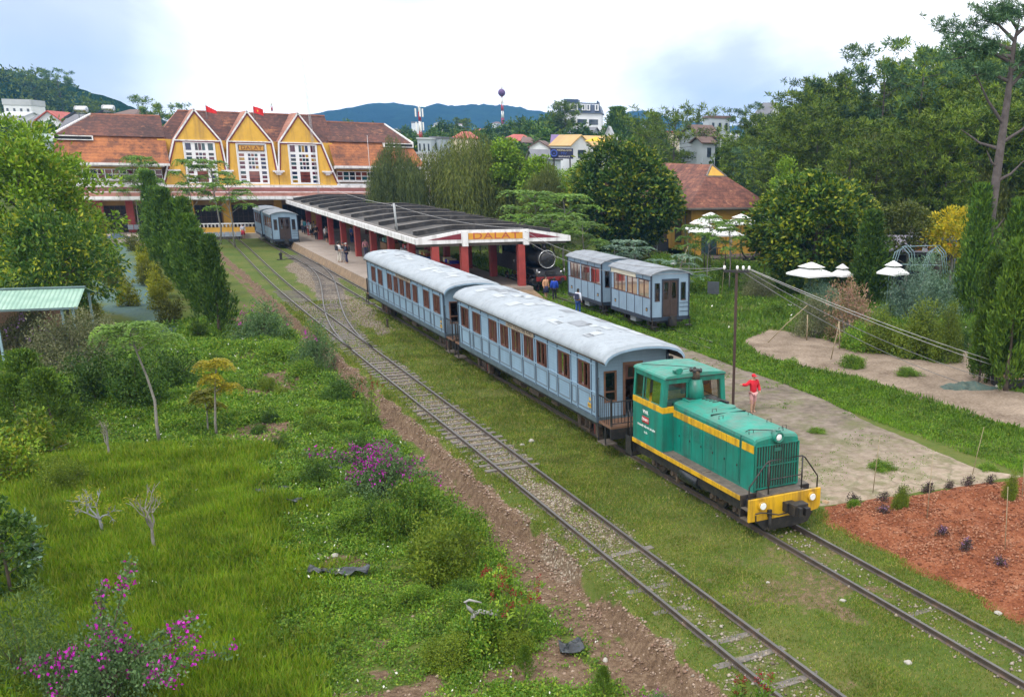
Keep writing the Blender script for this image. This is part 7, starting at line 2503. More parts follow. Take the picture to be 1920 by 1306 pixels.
for i, (u, v, f) in enumerate(((1655, 972, 1), (1692, 930, 0), (1656, 948, 0), (1740, 922, 0), (1764, 1020, 1), (1810, 1044, 1), (1873, 1070, 1), (1780, 915, 0), (1816, 910, 0), (1857, 908, 0), (1600, 945, 0))):
	x, y, z = GH(u, v)
	t = plant('purple_seedling', SMALLP[0], 'purple leaved seedling %s in the red earth bed' % ('with lilac flowers' if f else 'without flowers'), 'seedling', x, y, soil_h(x, y) - 0.02, rnd.uniform(0.65, 0.9), None, 'purple seedlings %s' % ('in flower' if f else 'not in flower'), ('foliage', 'stem'))
	if f:
		with_flowers(t, FL_PURP, 16, 0.22, 0.42, 0.035, i)
gplant('sapling_bush', SH_OLIVE, 2.2, 'olive green bush in the red earth bed', 'bush', 1688, 962, 918, 0.75)
gplant('sapling_bush', SH_OLIVE, 2.2, 'olive tuft at the far right of the red earth bed', 'bush', 1892, 950, 894, 0.5)
gplant('sapling_bush', SH_WEED, 1.2, 'low green weed tuft in the red earth near the locomotive', 'bush', 1602, 957, 938, 0.7)
for u, vb, vt, lab in ((1650, 880, 862, 'weed tuft growing out of the pale cracked paving'), (1530, 812, 800, 'weed tuft on the grey paving beside the bonnet'), (1850, 880, 866, 'weed tuft at the right end of the pale paving')):
	gplant('weed_tuft', SH_WEED, 1.2, lab, 'plant', u, vb, vt, 1.6)

# ------------------------------------------------------------------ right garden
for u, vb, vt, m_, h0, w_, lab in (
		(1528, 632, 545, SH_GREY, 2.3, 0.85, 'dry grey green shrub beside the leaning bamboo'),
		(1590, 640, 510, SH_PINK, 2.5, 0.8, 'tall dry pinkish brown shrub left of the conical cypress'),
		(1540, 585, 508, SH_BLUE, 2.5, 0.9, 'blue green shrub in front of the first garden parasol'),
		(1652, 662, 575, SH_OLIVE, 2.3, 0.95, 'olive green bushy shrub behind the sagging wires'),
		(1722, 668, 560, SH_OLIVE, 2.3, 1.0, 'widest olive green shrub behind the sagging wires'),
		(1776, 678, 565, SH_OLIVE, 2.3, 0.6, 'narrow olive green shrub right of the widest one'),
		(1700, 600, 480, SH_BLUE, 2.5, 0.8, 'blue green shrub beneath the blue arch frame'),
		(1745, 590, 470, SH_BLUE, 2.5, 0.8, 'blue grey shrub right of the arch frame'),
		(1860, 575, 478, SH_BLUE, 2.5, 0.9, 'blue grey spiky shrub before the huge cypress'),
		(1815, 560, 490, SH_BLUE, 2.5, 0.8, 'small blue grey spiky shrub left of the pink one'),
		(1872, 640, 530, SH_PINK, 2.5, 0.7, 'pink brown shrub with a clear stem in front of the huge cypress'),
		(1610, 655, 600, SH_WEED, 1.3, 0.9, 'green weedy shrub under the pinkish brown one'),
		(1420, 560, 505, SH_GREY, 2.3, 1.0, 'grey green shrub between the chalkboard and the parasol'),
		(1470, 545, 500, SH_WEED, 1.3, 0.9, 'bright green shrub left of the first garden parasol'),
		(1310, 545, 508, SH_WEED, 1.3, 1.0, 'bright leafy plant right beside the end of the short coach'),
		(1365, 520, 480, SH_WEED, 1.3, 1.0, 'leafy green bush behind the pole top'),
		(1320, 500, 474, SH_YEL, 1.6, 1.1, 'yellow green bush in the weeds by the cafe terrace'),
		(1240, 500, 470, SH_WEED, 1.3, 1.2, 'green bush above the roof of the front short coach'),
		(1290, 490, 468, SH_WEED, 1.3, 1.1, 'green bush at the end of the dark garden fence'),
		(1500, 520, 485, SH_DARK, 1.7, 0.9, 'dark shrub under the round golden tipped tree'),
		(1450, 590, 560, SH_WEED, 1.3, 1.2, 'low weedy bush behind the leaning bamboo'),
		(1800, 655, 600, SH_DARK, 1.7, 0.8, 'dark shrub by the bare gap in the hedge'),
		(1690, 560, 530, SH_PINK, 2.5, 1.2, 'pink flowering shrub behind the olive shrubs'),
		(1480, 690, 668, SH_WEED, 1.3, 1.3, 'low weeds at the corner of the wood chip path'),
		(1600, 690, 660, SH_WEED, 1.3, 1.1, 'low weeds at the foot of the bamboo props'),
		(1700, 705, 685, SH_WEED, 1.3, 1.4, 'low weeds under the widest olive shrub')):
	gplant('shrub', m_, h0, lab, 'shrub', u, vb, vt, w_)
for u0, v0, u1, v1, r_, lab in ((1436, 644, 1514, 572, 0.03, 'long bamboo pole leaning across the weeds'), (1557, 676, 1574, 602, 0.03, 'upright crooked bamboo prop by the wood chip path'), (1512, 640, 1514, 590, 0.045, 'short brown post behind the leaning bamboo'), (1574, 656, 1573, 603, 0.045, 'brown post beside the crooked bamboo prop'), (1672, 570, 1668, 545, 0.03, 'pale stick among the olive shrubs'), (1832, 720, 1872, 688, 0.025, 'stick leaning over the green tarpaulin heap'), (1258, 545, 1290, 462, 0.03, 'slim leaning pole behind the short coach'), (1352, 560, 1358, 490, 0.02, 'slim leaning stick by the chalkboard')):
	x, y, z = GH(u0, v0); q = Vector(D(u1, v1, depth_of(x, y))) - Vector((x, y, z))
	b = MB(); b.tube([(0, 0, -0.05), q * 0.5 + Vector((0.03, 0, 0.06)), q], [r_, r_ * 0.85, r_ * 0.7], 7)
	tag(b.build('garden_pole', [BAMB], loc=(x, y, z)), lab, 'pole')
x, y, z = GH(1337, 560); b = MB(); b.box(-0.42, 0.42, -0.03, 0.03, 0.35, 1.25, 0); b.bar((-0.3, 0.03, 0.3), (-0.35, 0.4, 0.0), 0.04, mi=1); b.bar((0.3, 0.03, 0.3), (0.35, 0.4, 0.0), 0.04, mi=1); b.bar((-0.38, 0, 0), (-0.38, 0, 0.4), 0.05, mi=1); b.bar((0.38, 0, 0), (0.38, 0, 0.4), 0.05, mi=1)
o = tag(b.build('chalkboard', [paint('chalk_grey', (0.05, 0.06, 0.07), 0.8), BARK], loc=(x, y, z)), 'dark chalkboard sign standing in the weeds behind the pole', 'sign'); o.rotation_euler = (0, 0, -HEAD)
# round planter, tarpaulin heap, white block
x, y, z = GH(1890, 722)
t = thing('planter', 'round black rubber planter filled with earth at the right edge', 'planter', (x, y, z))
b = MB(); b.tube([(0, 0, 0), (0, 0, 0.42)], [0.78, 0.82], 28, 0, cap=False); b.tube([(0, 0, 0.1), (0, 0, 0.42)], [0.74, 0.78], 28, 0, cap=False); b.ring((0, 0, 0.42), 0.80, 0.03, 'z', 28, 6, 0); b.build('ring_wall', [BLK], t)
b = MB(); b.cyl((0, 0, 0.1), (0, 0, 0.34), 0.75, 0.75, 24); b.build('earth', [paint('brown_earth', (0.22, 0.13, 0.07), 0.95, 0.3, 3.0)], t)
x, y, z = GH(1815, 728)
X, Y = np.meshgrid(np.linspace(-1.6, 1.6, 40), np.linspace(-0.8, 0.8, 20)); Z = np.clip(0.35 - 0.22 * X ** 2 - 0.5 * Y ** 2, -0.1, 1) * 0.8 + fbm(X, Y, 0.35, 3) * 0.3
o = link_mesh('tarpaulin', grid_mesh('tarpaulin', X, Y, Z, paint('green_net', (0.05, 0.085, 0.075), 0.9, 0.5, 3.0, dirt=(0.13, 0.13, 0.09), dirt_amt=0.5)), None, (x, y, z)); o.modifiers.new('thick', 'SOLIDIFY').thickness = 0.01
o.rotation_euler = (0, 0, -HEAD); tag(o, 'crumpled green netting heap on the path edge before the planter', 'netting')
for u, v, r_, lab in ((1872, 728, 0.2, 'pale block lying beside the black planter'), (1705, 668, 0.17, 'pale stone below the olive shrubs')):
	x, y, z = GH(u, v); o = link_mesh('stone', SM[0][1], None, (x, y, z + 0.06)); o.scale = (r_ * 1.2, r_, r_ * 0.8); tag(o, lab, 'stone')

# parasols and terrace
CANV = paint('white_canvas', (0.74, 0.75, 0.77), 0.8, 0.05, 1.5)


def parasol(label, u, v, dp, w_):
	w_ *= 0.68
	x, y, z = D(u, v, dp); zg = hz(x, y)
	t = thing('parasol', label, 'parasol', (x, y, zg), rnd.uniform(-0.2, 0.3))
	h = z - zg
	b = MB()
	def tier(r0, z0, r1, z1):
		vs = []
		for (r_, zz) in ((r0, z0), (r1, z1)):
			vs += [(r_, r_, zz), (-r_, r_, zz), (-r_, -r_, zz), (r_, -r_, zz)]
		b.add(vs, [(i, (i + 1) % 4, 4 + (i + 1) % 4, 4 + i) for i in range(4)], 0)
	tier(w_, h - 0.80, w_ * 0.40, h - 0.46); tier(w_, h - 0.92, w_, h - 0.80); tier(w_ * 0.56, h - 0.36, w_ * 0.04, h - 0.05)
	b.build('canopy', [CANV], t)
	b = MB(); b.cyl((0, 0, 0), (0, 0, h), 0.035, 0.03, 8); b.build('pole', [paint('dark_pole', (0.06, 0.05, 0.045), 0.5)], t)
	b = MB(); b.box(-0.35, 0.35, -0.35, 0.35, 0, 0.08); b.build('base', [BLK], t)


for a in (('white parasol nearest the corner of the yellow house', 1333, 397, 90, 1.55), ('white parasol in the middle of the cafe terrace', 1390, 400, 88, 1.6), ('lower white parasol in front of the one by the house corner', 1322, 416, 84, 1.5), ('lowest white parasol partly behind a thin sapling', 1362, 420, 82, 1.6), ('white parasol half hidden by the golden tipped tree', 1437, 396, 88, 1.5), ('white parasol at the left of the terrace peeping past the big round tree', 1304, 411, 88, 1.0),
		  ('large white garden parasol between the round tree and the conical cypress', 1522, 490, 66, 1.75), ('white garden parasol right of the conical cypress', 1676, 487, 64, 1.1), ('small white parasol glimpsed behind the conical cypress', 1580, 493, 70, 0.9)):
	parasol(*a)
gp = [G(1285, 487, 0.1), G(1450, 478, 0.1), G(1440, 452, 0.1), G(1290, 452, 0.1)]
b = MB(); b.prism(gp, 'z', -0.2, 0.12, 0)
kind(b.build('terrace', [paint('dark_terrace', (0.13, 0.10, 0.10), 0.8, 0.3, 1.0)]), 'structure')
for i, (u, v, lab) in enumerate(((1345, 478, 'small dark table on the terrace under the lowest parasol'), (1385, 474, 'small dark table in the middle of the terrace'), (1415, 470, 'small dark table beside the ring sculpture'))):
	x, y = G(u, v, 0.15)
	t = thing('cafe_table', lab, 'table', (x, y, 0.12))
	b = MB(); b.cyl((0, 0, 0.70), (0, 0, 0.74), 0.45, 0.45, 14); b.build('top', [BLK], t)
	b = MB(); b.cyl((0, 0, 0), (0, 0, 0.7), 0.04, 0.04, 8); b.cyl((0, 0, 0), (0, 0, 0.03), 0.22, 0.22, 12); b.build('stand', [BLK], t)
	for k in range(2):
		c_ = thing('cafe_chair', 'dark cafe chair drawn up to a terrace table', 'chair', (x - 0.6 + 1.2 * k, y + 0.1, 0.12), PI / 2 - PI * k, 'chairs on the cafe terrace')
		b = MB(); b.box(-0.2, 0.2, -0.2, 0.2, 0.42, 0.46); b.build('seat', [BLK], c_)
		b = MB(); b.box(-0.2, 0.2, 0.17, 0.2, 0.46, 0.9); b.build('backrest', [BLK], c_)
		for sx_ in (-0.17, 0.17):
			for sy_ in (-0.17, 0.17):
				b = MB(); b.cyl((sx_, sy_, 0), (sx_, sy_, 0.42), 0.018, 0.018, 6); b.build('leg', [BLK], c_)
x, y = G(1405, 488, 0.1)
d = depth_of(x, y); zc = D(1405, 458, d)[2]; rz_ = (D(1405, 430, d)[2] - 0.25) / 2
t = thing('ring_sculpture', 'upright black ring sculpture on the terrace below the parasol', 'sculpture', (x, y, 0.1), -HEAD + 0.9)
b = MB(); b.ring((0, 0, rz_ + 0.2), rz_, 0.08, 'y', 36, 6); b.build('ring', [BLK], t)
b = MB(); b.box(-0.7, 0.7, -0.3, 0.3, 0.0, 0.25); b.ball((0.5, -0.2, 0.35), 0.22, 10, 6); b.build('plinth', [BLK], t)
# fence below the round tree
t = thing('garden_fence', 'low dark netting fence on wooden posts behind the short coaches', 'fence', (0, 0, 0))
p0, p1 = G(1195, 480, 0), G(1285, 500, 0)
for k in range(9):
	f = k / 8; xx, yy = p0[0] + (p1[0] - p0[0]) * f, p0[1] + (p1[1] - p0[1]) * f
	b = MB(); b.cyl((xx, yy, -0.1), (xx, yy, 1.0), 0.05, 0.04, 7); b.build('post', [BAMB], t)
b = MB()
b.bar((p0[0], p0[1], 0.85), (p1[0], p1[1], 0.85), 0.05, 0.08); b.bar((p0[0], p0[1], 0.35), (p1[0], p1[1], 0.35), 0.05, 0.08); b.build('rail', [BAMB], t)
q0, q1 = G(1205, 466, 0), G(1300, 480, 0)
b = MB(); b.bar((q0[0], q0[1], 0.7), (q1[0], q1[1], 0.7), 0.05, 1.4); tag(b.build('shade_net_screen', [paint('black_net', (0.02, 0.022, 0.03), 0.9)], loc=(0, 0, 0)), 'black shade net screen behind the low garden fence', 'screen')
for u, v0, v1, lab in ((1232, 492, 436, 'slim grey pole behind the front short coach roof'), (1284, 482, 396, 'slim grey pole at the corner of the yellow house'), (1370, 486, 440, 'slim grey pole on the cafe terrace')):
	x, y, z = GH(u, v0); h = D(u, v1, depth_of(x, y))[2] - z; b = MB(); b.cyl((0, 0, -0.1), (0, 0, h), 0.05, 0.045, 8); tag(b.build('lamp_pole', [GREYM], loc=(x, y, z)), lab, 'pole')
x, y, z = GH(1263, 520); t = thing('garden_lamp', 'garden lamp with a small white shade behind the short coach', 'lamp', (x, y, z)); h = D(1263, 487, depth_of(x, y))[2] - z
b = MB(); b.cyl((0, 0, 0), (0, 0, h - 0.2), 0.03, 0.03, 8); b.build('pole', [BLK], t); b = MB(); b.tube([(0, 0, h - 0.35), (0, 0, h)], [0.32, 0.03], 14); b.build('lamp_shade', [CANV], t)

# dark pavilion, arch frame and coffee sign
x, y, z = D(1693, 470, 79); t = thing('pavilion', 'low pavilion with a plain grey roof behind the conical cypress', 'building', (x, y, hz(x, y)), -HEAD + 0.12)
zt = D(1693, 447, 79)[2] - hz(x, y)
b = MB(); b.box(-2.4, 2.4, 0, 4, 0, zt - 0.9, 0); b.box(-1.6, 1.9, -0.03, 0, 0.1, zt - 1.3, 1); b.build('wall', [paint('pavilion_wall', (0.16, 0.17, 0.20), 0.7), DARK], t)
b = MB(); b.add([(-2.8, -0.7, zt - 1.0), (2.8, -0.7, zt - 1.0), (2.8, 2.2, zt + 0.1), (-2.8, 2.2, zt + 0.1), (2.8, 4.8, zt - 1.0), (-2.8, 4.8, zt - 1.0)], [(0, 1, 2, 3), (3, 2, 4, 5)]); b.build('roof', [paint('pavilion_roof', (0.20, 0.19, 0.23), 0.7, 0.12, 1.0)], t)
x, y, z = D(1750, 440, 77); zg = hz(x, y); t = thing('coffee_sign', 'white coffee roastery lettering seen from behind above orange boards', 'sign', (x, y, zg), -HEAD)
zl = z - zg
text_obj('lettering', 'COFFEE ROASTERY', 0.42, CANV, t, (-0.35, 0, zl), (PI / 2, 0, PI), 0.03, 0.9)
b = MB(); b.tube([(1.25, 0, zl + 0.32), (1.5, 0, zl + 0.42), (1.72, 0, zl + 0.22), (1.62, 0, zl - 0.1), (1.3, 0, zl - 0.22)], 0.07, 8); b.build('crescent', [CANV], t)
b = MB(); b.bar((-2.0, 0.1, zl - 0.32), (1.9, 0.1, zl - 0.32), 0.1, 0.22); b.build('beam', [paint('steel_blue', (0.12, 0.22, 0.30), 0.5)], t)
for xa, xb in ((-1.35, -0.75), (-0.3, 0.3), (1.05, 1.6)):
	b = MB(); b.box(xa, xb, 0.15, 0.2, zl - 1.25, zl - 0.62); b.build('orange_board', [paint('orange_board', (0.62, 0.24, 0.012), 0.6, 0.15, 2.0)], t)
for xa in (-1.9, 0.0, 1.85):
	b = MB(); b.cyl((xa, 0.12, 0), (xa, 0.12, zl - 0.2), 0.05, 0.05, 8); b.build('post', [GREYM], t)
t = thing('arch_frame', 'pale blue tubular arch frame over the blue green shrubs', 'frame', (*D(1722, 520, 70)[:2], hz(*D(1722, 520, 70)[:2])), -HEAD)
PBL = paint('pale_blue_tube', (0.25, 0.38, 0.44), 0.5, 0.1, 2.0)
zt = D(1722, 463, 70)[2] - t.location[2]
for k in range(3):
	yy = k * 0.9
	for xo in (-1.4, 0.9):
		b = MB(); b.tube([(xo - 0.75 + 0.35 * k, yy, 0), (xo - 0.7 + 0.35 * k, yy, zt * 0.6), (xo - 0.4 + 0.35 * k, yy, zt * 0.9), (xo + 0.1 + 0.35 * k, yy, zt), (xo + 0.6 + 0.35 * k, yy, zt * 0.88), (xo + 0.85 + 0.35 * k, yy, zt * 0.55)], 0.03, 7); b.build('arch', [PBL], t)
b = MB(); b.tube([(-1.3, 0, zt), (1.7, 1.8, zt)], 0.025, 6); b.tube([(-2.1, 0, zt * 0.7), (1.6, 0, zt * 0.7)], 0.025, 6); b.build('tie_bar', [PBL], t)

# pole with crossarm and its wires
px_, py_ = 5.85, 11.9
t = thing('utility_pole', 'slim dark pole with a crossarm of insulators beside the locomotive cab', 'utility pole', (px_, py_, hz(px_, py_)), -HEAD)
h = 5.62 - hz(px_, py_)
b = MB(); b.box(-0.055, 0.055, -0.055, 0.055, -0.2, h); b.build('pole', [paint('rusty_pole', (0.05, 0.028, 0.022), 0.6, 0.3, 2.0)], t)
b = MB(); b.box(-0.52, 0.50, -0.09, -0.055, h - 0.12, h - 0.02); b.build('crossarm', [BLK], t)
for xo in (-0.48, 0.02, 0.25, 0.48):
	b = MB(); b.tube([(xo, -0.07, h - 0.02), (xo, -0.07, h + 0.05), (xo, -0.07, h + 0.13), (xo, -0.07, h + 0.15)], [0.02, 0.055, 0.045, 0.02], 10); b.build('insulator', [WHT], t)
WIRE = paint('wire_grey', (0.20, 0.20, 0.21), 0.6)
WIREP = paint('wire_pale', (0.42, 0.42, 0.43), 0.5)
def arm(xo):
	return Vector((px_ + CH * xo, py_ - SH * xo, 5.66))
far = [Vector(D(2010, 718, 46)), Vector(D(2010, 727, 46)), Vector(D(2010, 745, 46)), Vector(D(2010, 764, 47))]
for i, (xo, q, sg, m_, lab) in enumerate(((0.48, far[0], 0.30, WIREP, 'topmost pale wire running from the pole to the right edge'), (0.40, far[1], 0.34, WIREP, 'second pale wire running from the pole to the right edge'), (0.25, far[2], 0.75, WIRE, 'lower dark wire sagging from the pole to the right edge'), (0.02, far[3], 1.0, WIRE, 'lowest dark wire sagging from the pole to the right edge'))):
	wire(arm(xo), q, sg, lab, 0.013, m_)
for i, (xo, q, sg, lab) in enumerate(((-0.48, (10.6, 47.6, 4.4), 0.8, 'upper wire from the pole to the front of the canopy'), (-0.40, (10.5, 47.6, 3.9), 1.1, 'lower wire from the pole to the front of the canopy'))):
	wire(arm(xo), q, sg, lab, 0.013, WIRE)
for i, (a_, b_) in enumerate((((10.5, 47.6, 4.6), (3.2, 54.2, 5.9)), ((3.2, 54.2, 5.9), (6.0, 101, 6.2)), ((3.2, 54.2, 5.8), (9.0, 78, 4.7)))):
	wire(a_, b_, 0.35, ('wire from the canopy front to the grey roof post', 'long wire from the grey roof post to the lattice mast', 'slack wire across the ribs of the canopy roof')[i], 0.012, WIREP)

# corrugated shed
t = thing('open_shed', 'open shed with a pale green corrugated roof at the left edge', 'shed', (-16.5, 35.0, hz(-18, 36)), -HEAD + 0.42)
m, nt, bs = nodes('green_corrugated')
tcx = nt.nodes.new('ShaderNodeTexCoord'); sx = nt.nodes.new('ShaderNodeSeparateXYZ'); nt.links.new(tcx.outputs['Object'], sx.inputs[0])
wv = math_(nt, 'SINE', math_(nt, 'MULTIPLY', sx.outputs[0], 34.0))
n1 = noise_t(nt, 1.4, 5)
c = mix(nt, ramp(nt, [(0.35, (0.22, 0.37, 0.30)), (0.65, (0.31, 0.47, 0.385))], n1), (0.16, 0.27, 0.22), ramp(nt, [(0.0, (0.9, 0.9, 0.9)), (0.35, (0, 0, 0))], math_(nt, 'ADD', math_(nt, 'MULTIPLY', wv, 0.5), 0.5)))
nt.links.new(c, bs.inputs['Base Color']); bs.inputs['Roughness'].default_value = 0.5; bump(nt, bs, wv, 0.6, 0.03)
z0, z1 = 2.80, 3.38
b = MB(); b.add([(-6.5, -0.6, z0), (0.0, -0.6, z0), (0.0, 2.2, z1), (-6.5, 2.2, z1), (0.0, 5, z0), (-6.5, 5, z0)], [(0, 1, 2, 3), (3, 2, 4, 5)]); b.bar((-6.5, 2.2, z1 + 0.03), (0.02, 2.2, z1 + 0.03), 0.3, 0.05, mi=1); b.bar((-6.5, -0.62, z0 - 0.04), (0.02, -0.62, z0 - 0.04), 0.04, 0.1, mi=1)
o = b.build('roof', [m, paint('shed_trim', (0.10, 0.16, 0.17), 0.6)], t); o.modifiers.new('thick', 'SOLIDIFY').thickness = 0.03
for xo, yo in ((-0.25, -0.3), (-0.25, 4.6), (-3.3, -0.3), (-3.3, 4.6), (-6.2, -0.3), (-6.2, 4.6), (-0.7, -0.3)):
	b = MB(); b.box(xo - 0.05, xo + 0.05, yo - 0.05, yo + 0.05, -0.3, z0 + 0.05); b.build('post', [paint('pale_blue_tube', (0.25, 0.38, 0.44), 0.5, 0.1, 2.0)], t)
b = MB(); b.box(-6.4, -1.5, 4.4, 4.5, -0.2, 2.4); b.build('back_wall', [paint('shed_wall', (0.36, 0.22, 0.16), 0.8, 0.2, 1.5)], t)
# heap of blue grey gravel in front of the station
x, y, z = GH(222, 458)
X, Y = np.meshgrid(np.linspace(-2.6, 2.6, 60), np.linspace(-2.2, 2.2, 50)); R_ = np.hypot(X / 2.3, Y / 1.9)
Z = 1.15 * np.clip(1 - R_, -0.1, 1) ** 0.85 if False else 1.15 * np.clip(1 - R_ ** 1.3, -0.08, 1) + fbm(X, Y, 0.3, 3) * 0.12
o = link_mesh('gravel_heap', grid_mesh('gravel_heap', X, Y, Z, paint('blue_gravel', (0.045, 0.075, 0.115), 0.95, 0.5, 8.0, bmp=0.8)), None, (x, y, z)); tag(o, 'blue grey gravel heap between the bushes in front of the station', 'gravel heap')
b = MB(); b.box(0, 5.6, 0, 3, -0.2, 0.42)
# ------------------------------------------------------------------ people
def skinned(name, pts, edges, root, mat, sub=1):
	me = bpy.data.meshes.new(name)
	me.from_pydata([p for p, r in pts], edges, [])
	o = bpy.data.objects.new('tmp', me); COL.objects.link(o)
	sk = o.modifiers.new('skin', 'SKIN'); sk.use_smooth_shade = True
	for i, (p, r) in enumerate(pts):
		sv = me.skin_vertices[0].data[i]
		sv.radius = r if hasattr(r, '__len__') else (r, r)
		sv.use_root = (i == root)
	s = o.modifiers.new('sub', 'SUBSURF'); s.levels = sub; s.render_levels = sub
	dg = bpy.context.evaluated_depsgraph_get()
	out = bpy.data.meshes.new_from_object(o.evaluated_get(dg))
	bpy.data.objects.remove(o)
	out.name = name
	out.materials.clear(); out.materials.append(mat)
	return out


SKIN = paint('skin', (0.42, 0.25, 0.17), 0.6, 0.08, 5.0)
HAIR = paint('dark_hair', (0.012, 0.010, 0.009), 0.5, 0.3, 8.0)


def cloth(col):
	return paint('cloth_%d_%d_%d' % tuple(int(c * 255) for c in col), col, 0.85, 0.15, 6.0)


def person(label, x, y, z, H=1.66, face=0.0, shirt=(0.7, 0.7, 0.72), legs=(0.03, 0.03, 0.05), armL=None, armR=None, skirt=False, cap=None, jacket=0.0, pack=None, stride=0.06, bend=0.0, trous_len=0.09, group=None):
	t = thing('person', label, 'person', (x, y, z), face, group, H / 1.70)
	aL = armL or [(-0.235, 0.03, 1.13), (-0.24, -0.05, 0.90), (-0.235, -0.09, 0.81)]
	aR = armR or [(0.235, 0.03, 1.13), (0.24, -0.05, 0.90), (0.235, -0.09, 0.81)]
	by = -bend
	tor = [((0, 0, 0.93), (0.135, 0.10)), ((0, by * 0.3, 1.12), (0.125, 0.095)), ((0, by * 0.7, 1.31), (0.155, 0.105)), ((0, by, 1.43), (0.075, 0.065))]
	head = [((0, by - 0.01, 1.50), 0.052), ((0, by - 0.03, 1.575), (0.078, 0.092)), ((0, by - 0.02, 1.665), (0.06, 0.07))]
	shL, shR = ((-0.175, by * 0.9, 1.385), 0.062), ((0.175, by * 0.9, 1.385), 0.062)
	armr = (0.046, 0.034, 0.038)
	lg = lambda s, st: [((s * 0.085, 0, 0.86), 0.086), ((s * 0.095, -0.02 - st * 0.5, 0.47), 0.06), ((s * 0.10, 0.02 - st, 0.09), 0.042), ((s * 0.105, -0.13 - st, 0.035), 0.038)]
	L1, L2 = lg(-1, stride), lg(1, -stride)
	pts = tor + head + [shL] + [(p, r) for p, r in zip(aL, armr)] + [shR] + [(p, r) for p, r in zip(aR, armr)] + L1 + L2
	E = [(0, 1), (1, 2), (2, 3), (3, 4), (4, 5), (5, 6), (2, 7), (7, 8), (8, 9), (9, 10), (2, 11), (11, 12), (12, 13), (13, 14), (0, 15), (15, 16), (16, 17), (17, 18), (0, 19), (19, 20), (20, 21), (21, 22)]
	link_mesh('body', skinned('body', pts, E, 0, SKIN), t)
	g = 0.016 + jacket
	gr = lambda r, k=g: (r[0] + k, r[1] + k) if hasattr(r, '__len__') else r + k
	sp_ = [((0, 0, 0.90 - jacket * 3), gr((0.135, 0.10), g + jacket)), (tor[1][0], gr(tor[1][1])), (tor[2][0], gr(tor[2][1])), ((0, by, 1.425), 0.07)] + [(shL[0], 0.072 + jacket), (aL[0], 0.058 + jacket), (aL[1], 0.046 + jacket)] + [(shR[0], 0.072 + jacket), (aR[0], 0.058 + jacket), (aR[1], 0.046 + jacket)]
	link_mesh('shirt', skinned('shirt', sp_, [(0, 1), (1, 2), (2, 3), (2, 4), (4, 5), (5, 6), (2, 7), (7, 8), (8, 9)], 0, cloth(shirt)), t)
	if skirt:
		b = MB(); b.tube([(0, 0, 0.97), (0, 0, 0.85), (0, 0, 0.50)], [0.14, 0.18, 0.25], 14); b.build('skirt', [cloth(legs)], t)
	else:
		tp_ = [((0, 0, 0.93), (0.145, 0.112))] + [(p, r + 0.014) for p, r in L1[:2]] + [((L1[2][0][0], L1[2][0][1], trous_len), 0.06)] + [(p, r + 0.014) for p, r in L2[:2]] + [((L2[2][0][0], L2[2][0][1], trous_len), 0.06)]
		link_mesh('trousers', skinned('trousers', tp_, [(0, 1), (1, 2), (2, 3), (0, 4), (4, 5), (5, 6)], 0, cloth(legs)), t)
	b = MB(); b.ball((0, by + 0.005, 1.625), (0.088, 0.10, 0.085), 14, 8)
	if cap is None:
		b.ball((0, by + 0.05, 1.56), (0.078, 0.055, 0.09), 10, 6)
	else:
		b.box(-0.07, 0.07, by - 0.19, by - 0.06, 1.615, 1.63)
	b.build('hair' if cap is None else 'cap', [HAIR if cap is None else cloth(cap)], t)
	b = MB()
	for s in (-1, 1):
		b.ball((s * 0.032, by - 0.118, 1.60), 0.011, 6, 4)
	b.box(-0.022, 0.022, by - 0.122, by - 0.112, 1.528, 1.536)
	b.build('face', [HAIR], t)
	if pack:
		b = MB(); b.box(-0.15, 0.15, by + 0.13, by + 0.28, 1.0, 1.4); b.build('backpack', [cloth(pack)], t, 0.04)
	return t


def pperson(label, u, v, z, **k):
	x, y = G(u, v, z)
	return person(label, x, y, z, **k)


FRONTARMS = dict(armL=[(-0.24, -0.02, 1.12), (-0.18, -0.22, 1.08), (-0.13, -0.30, 1.10)], armR=[(0.24, -0.02, 1.12), (0.18, -0.22, 1.08), (0.13, -0.30, 1.10)])
pz = 0.5
pperson('person in white shirt and cream trousers at the platform edge, dark bag', 637, 492, pz, H=1.74, face=1.9, shirt=(0.72, 0.73, 0.75), legs=(0.62, 0.58, 0.52), pack=(0.03, 0.03, 0.04), **FRONTARMS)
pperson('person in black top and pale grey trousers between two at the platform edge', 645, 491, pz, H=1.66, face=-1.2, shirt=(0.03, 0.03, 0.035), legs=(0.45, 0.44, 0.46), **FRONTARMS)
pperson('person in a navy jacket and grey cap at the platform edge', 651, 494, pz, H=1.72, face=-1.9, shirt=(0.03, 0.035, 0.07), legs=(0.02, 0.022, 0.07), cap=(0.40, 0.39, 0.38), jacket=0.012, pack=(0.015, 0.015, 0.017), **FRONTARMS)
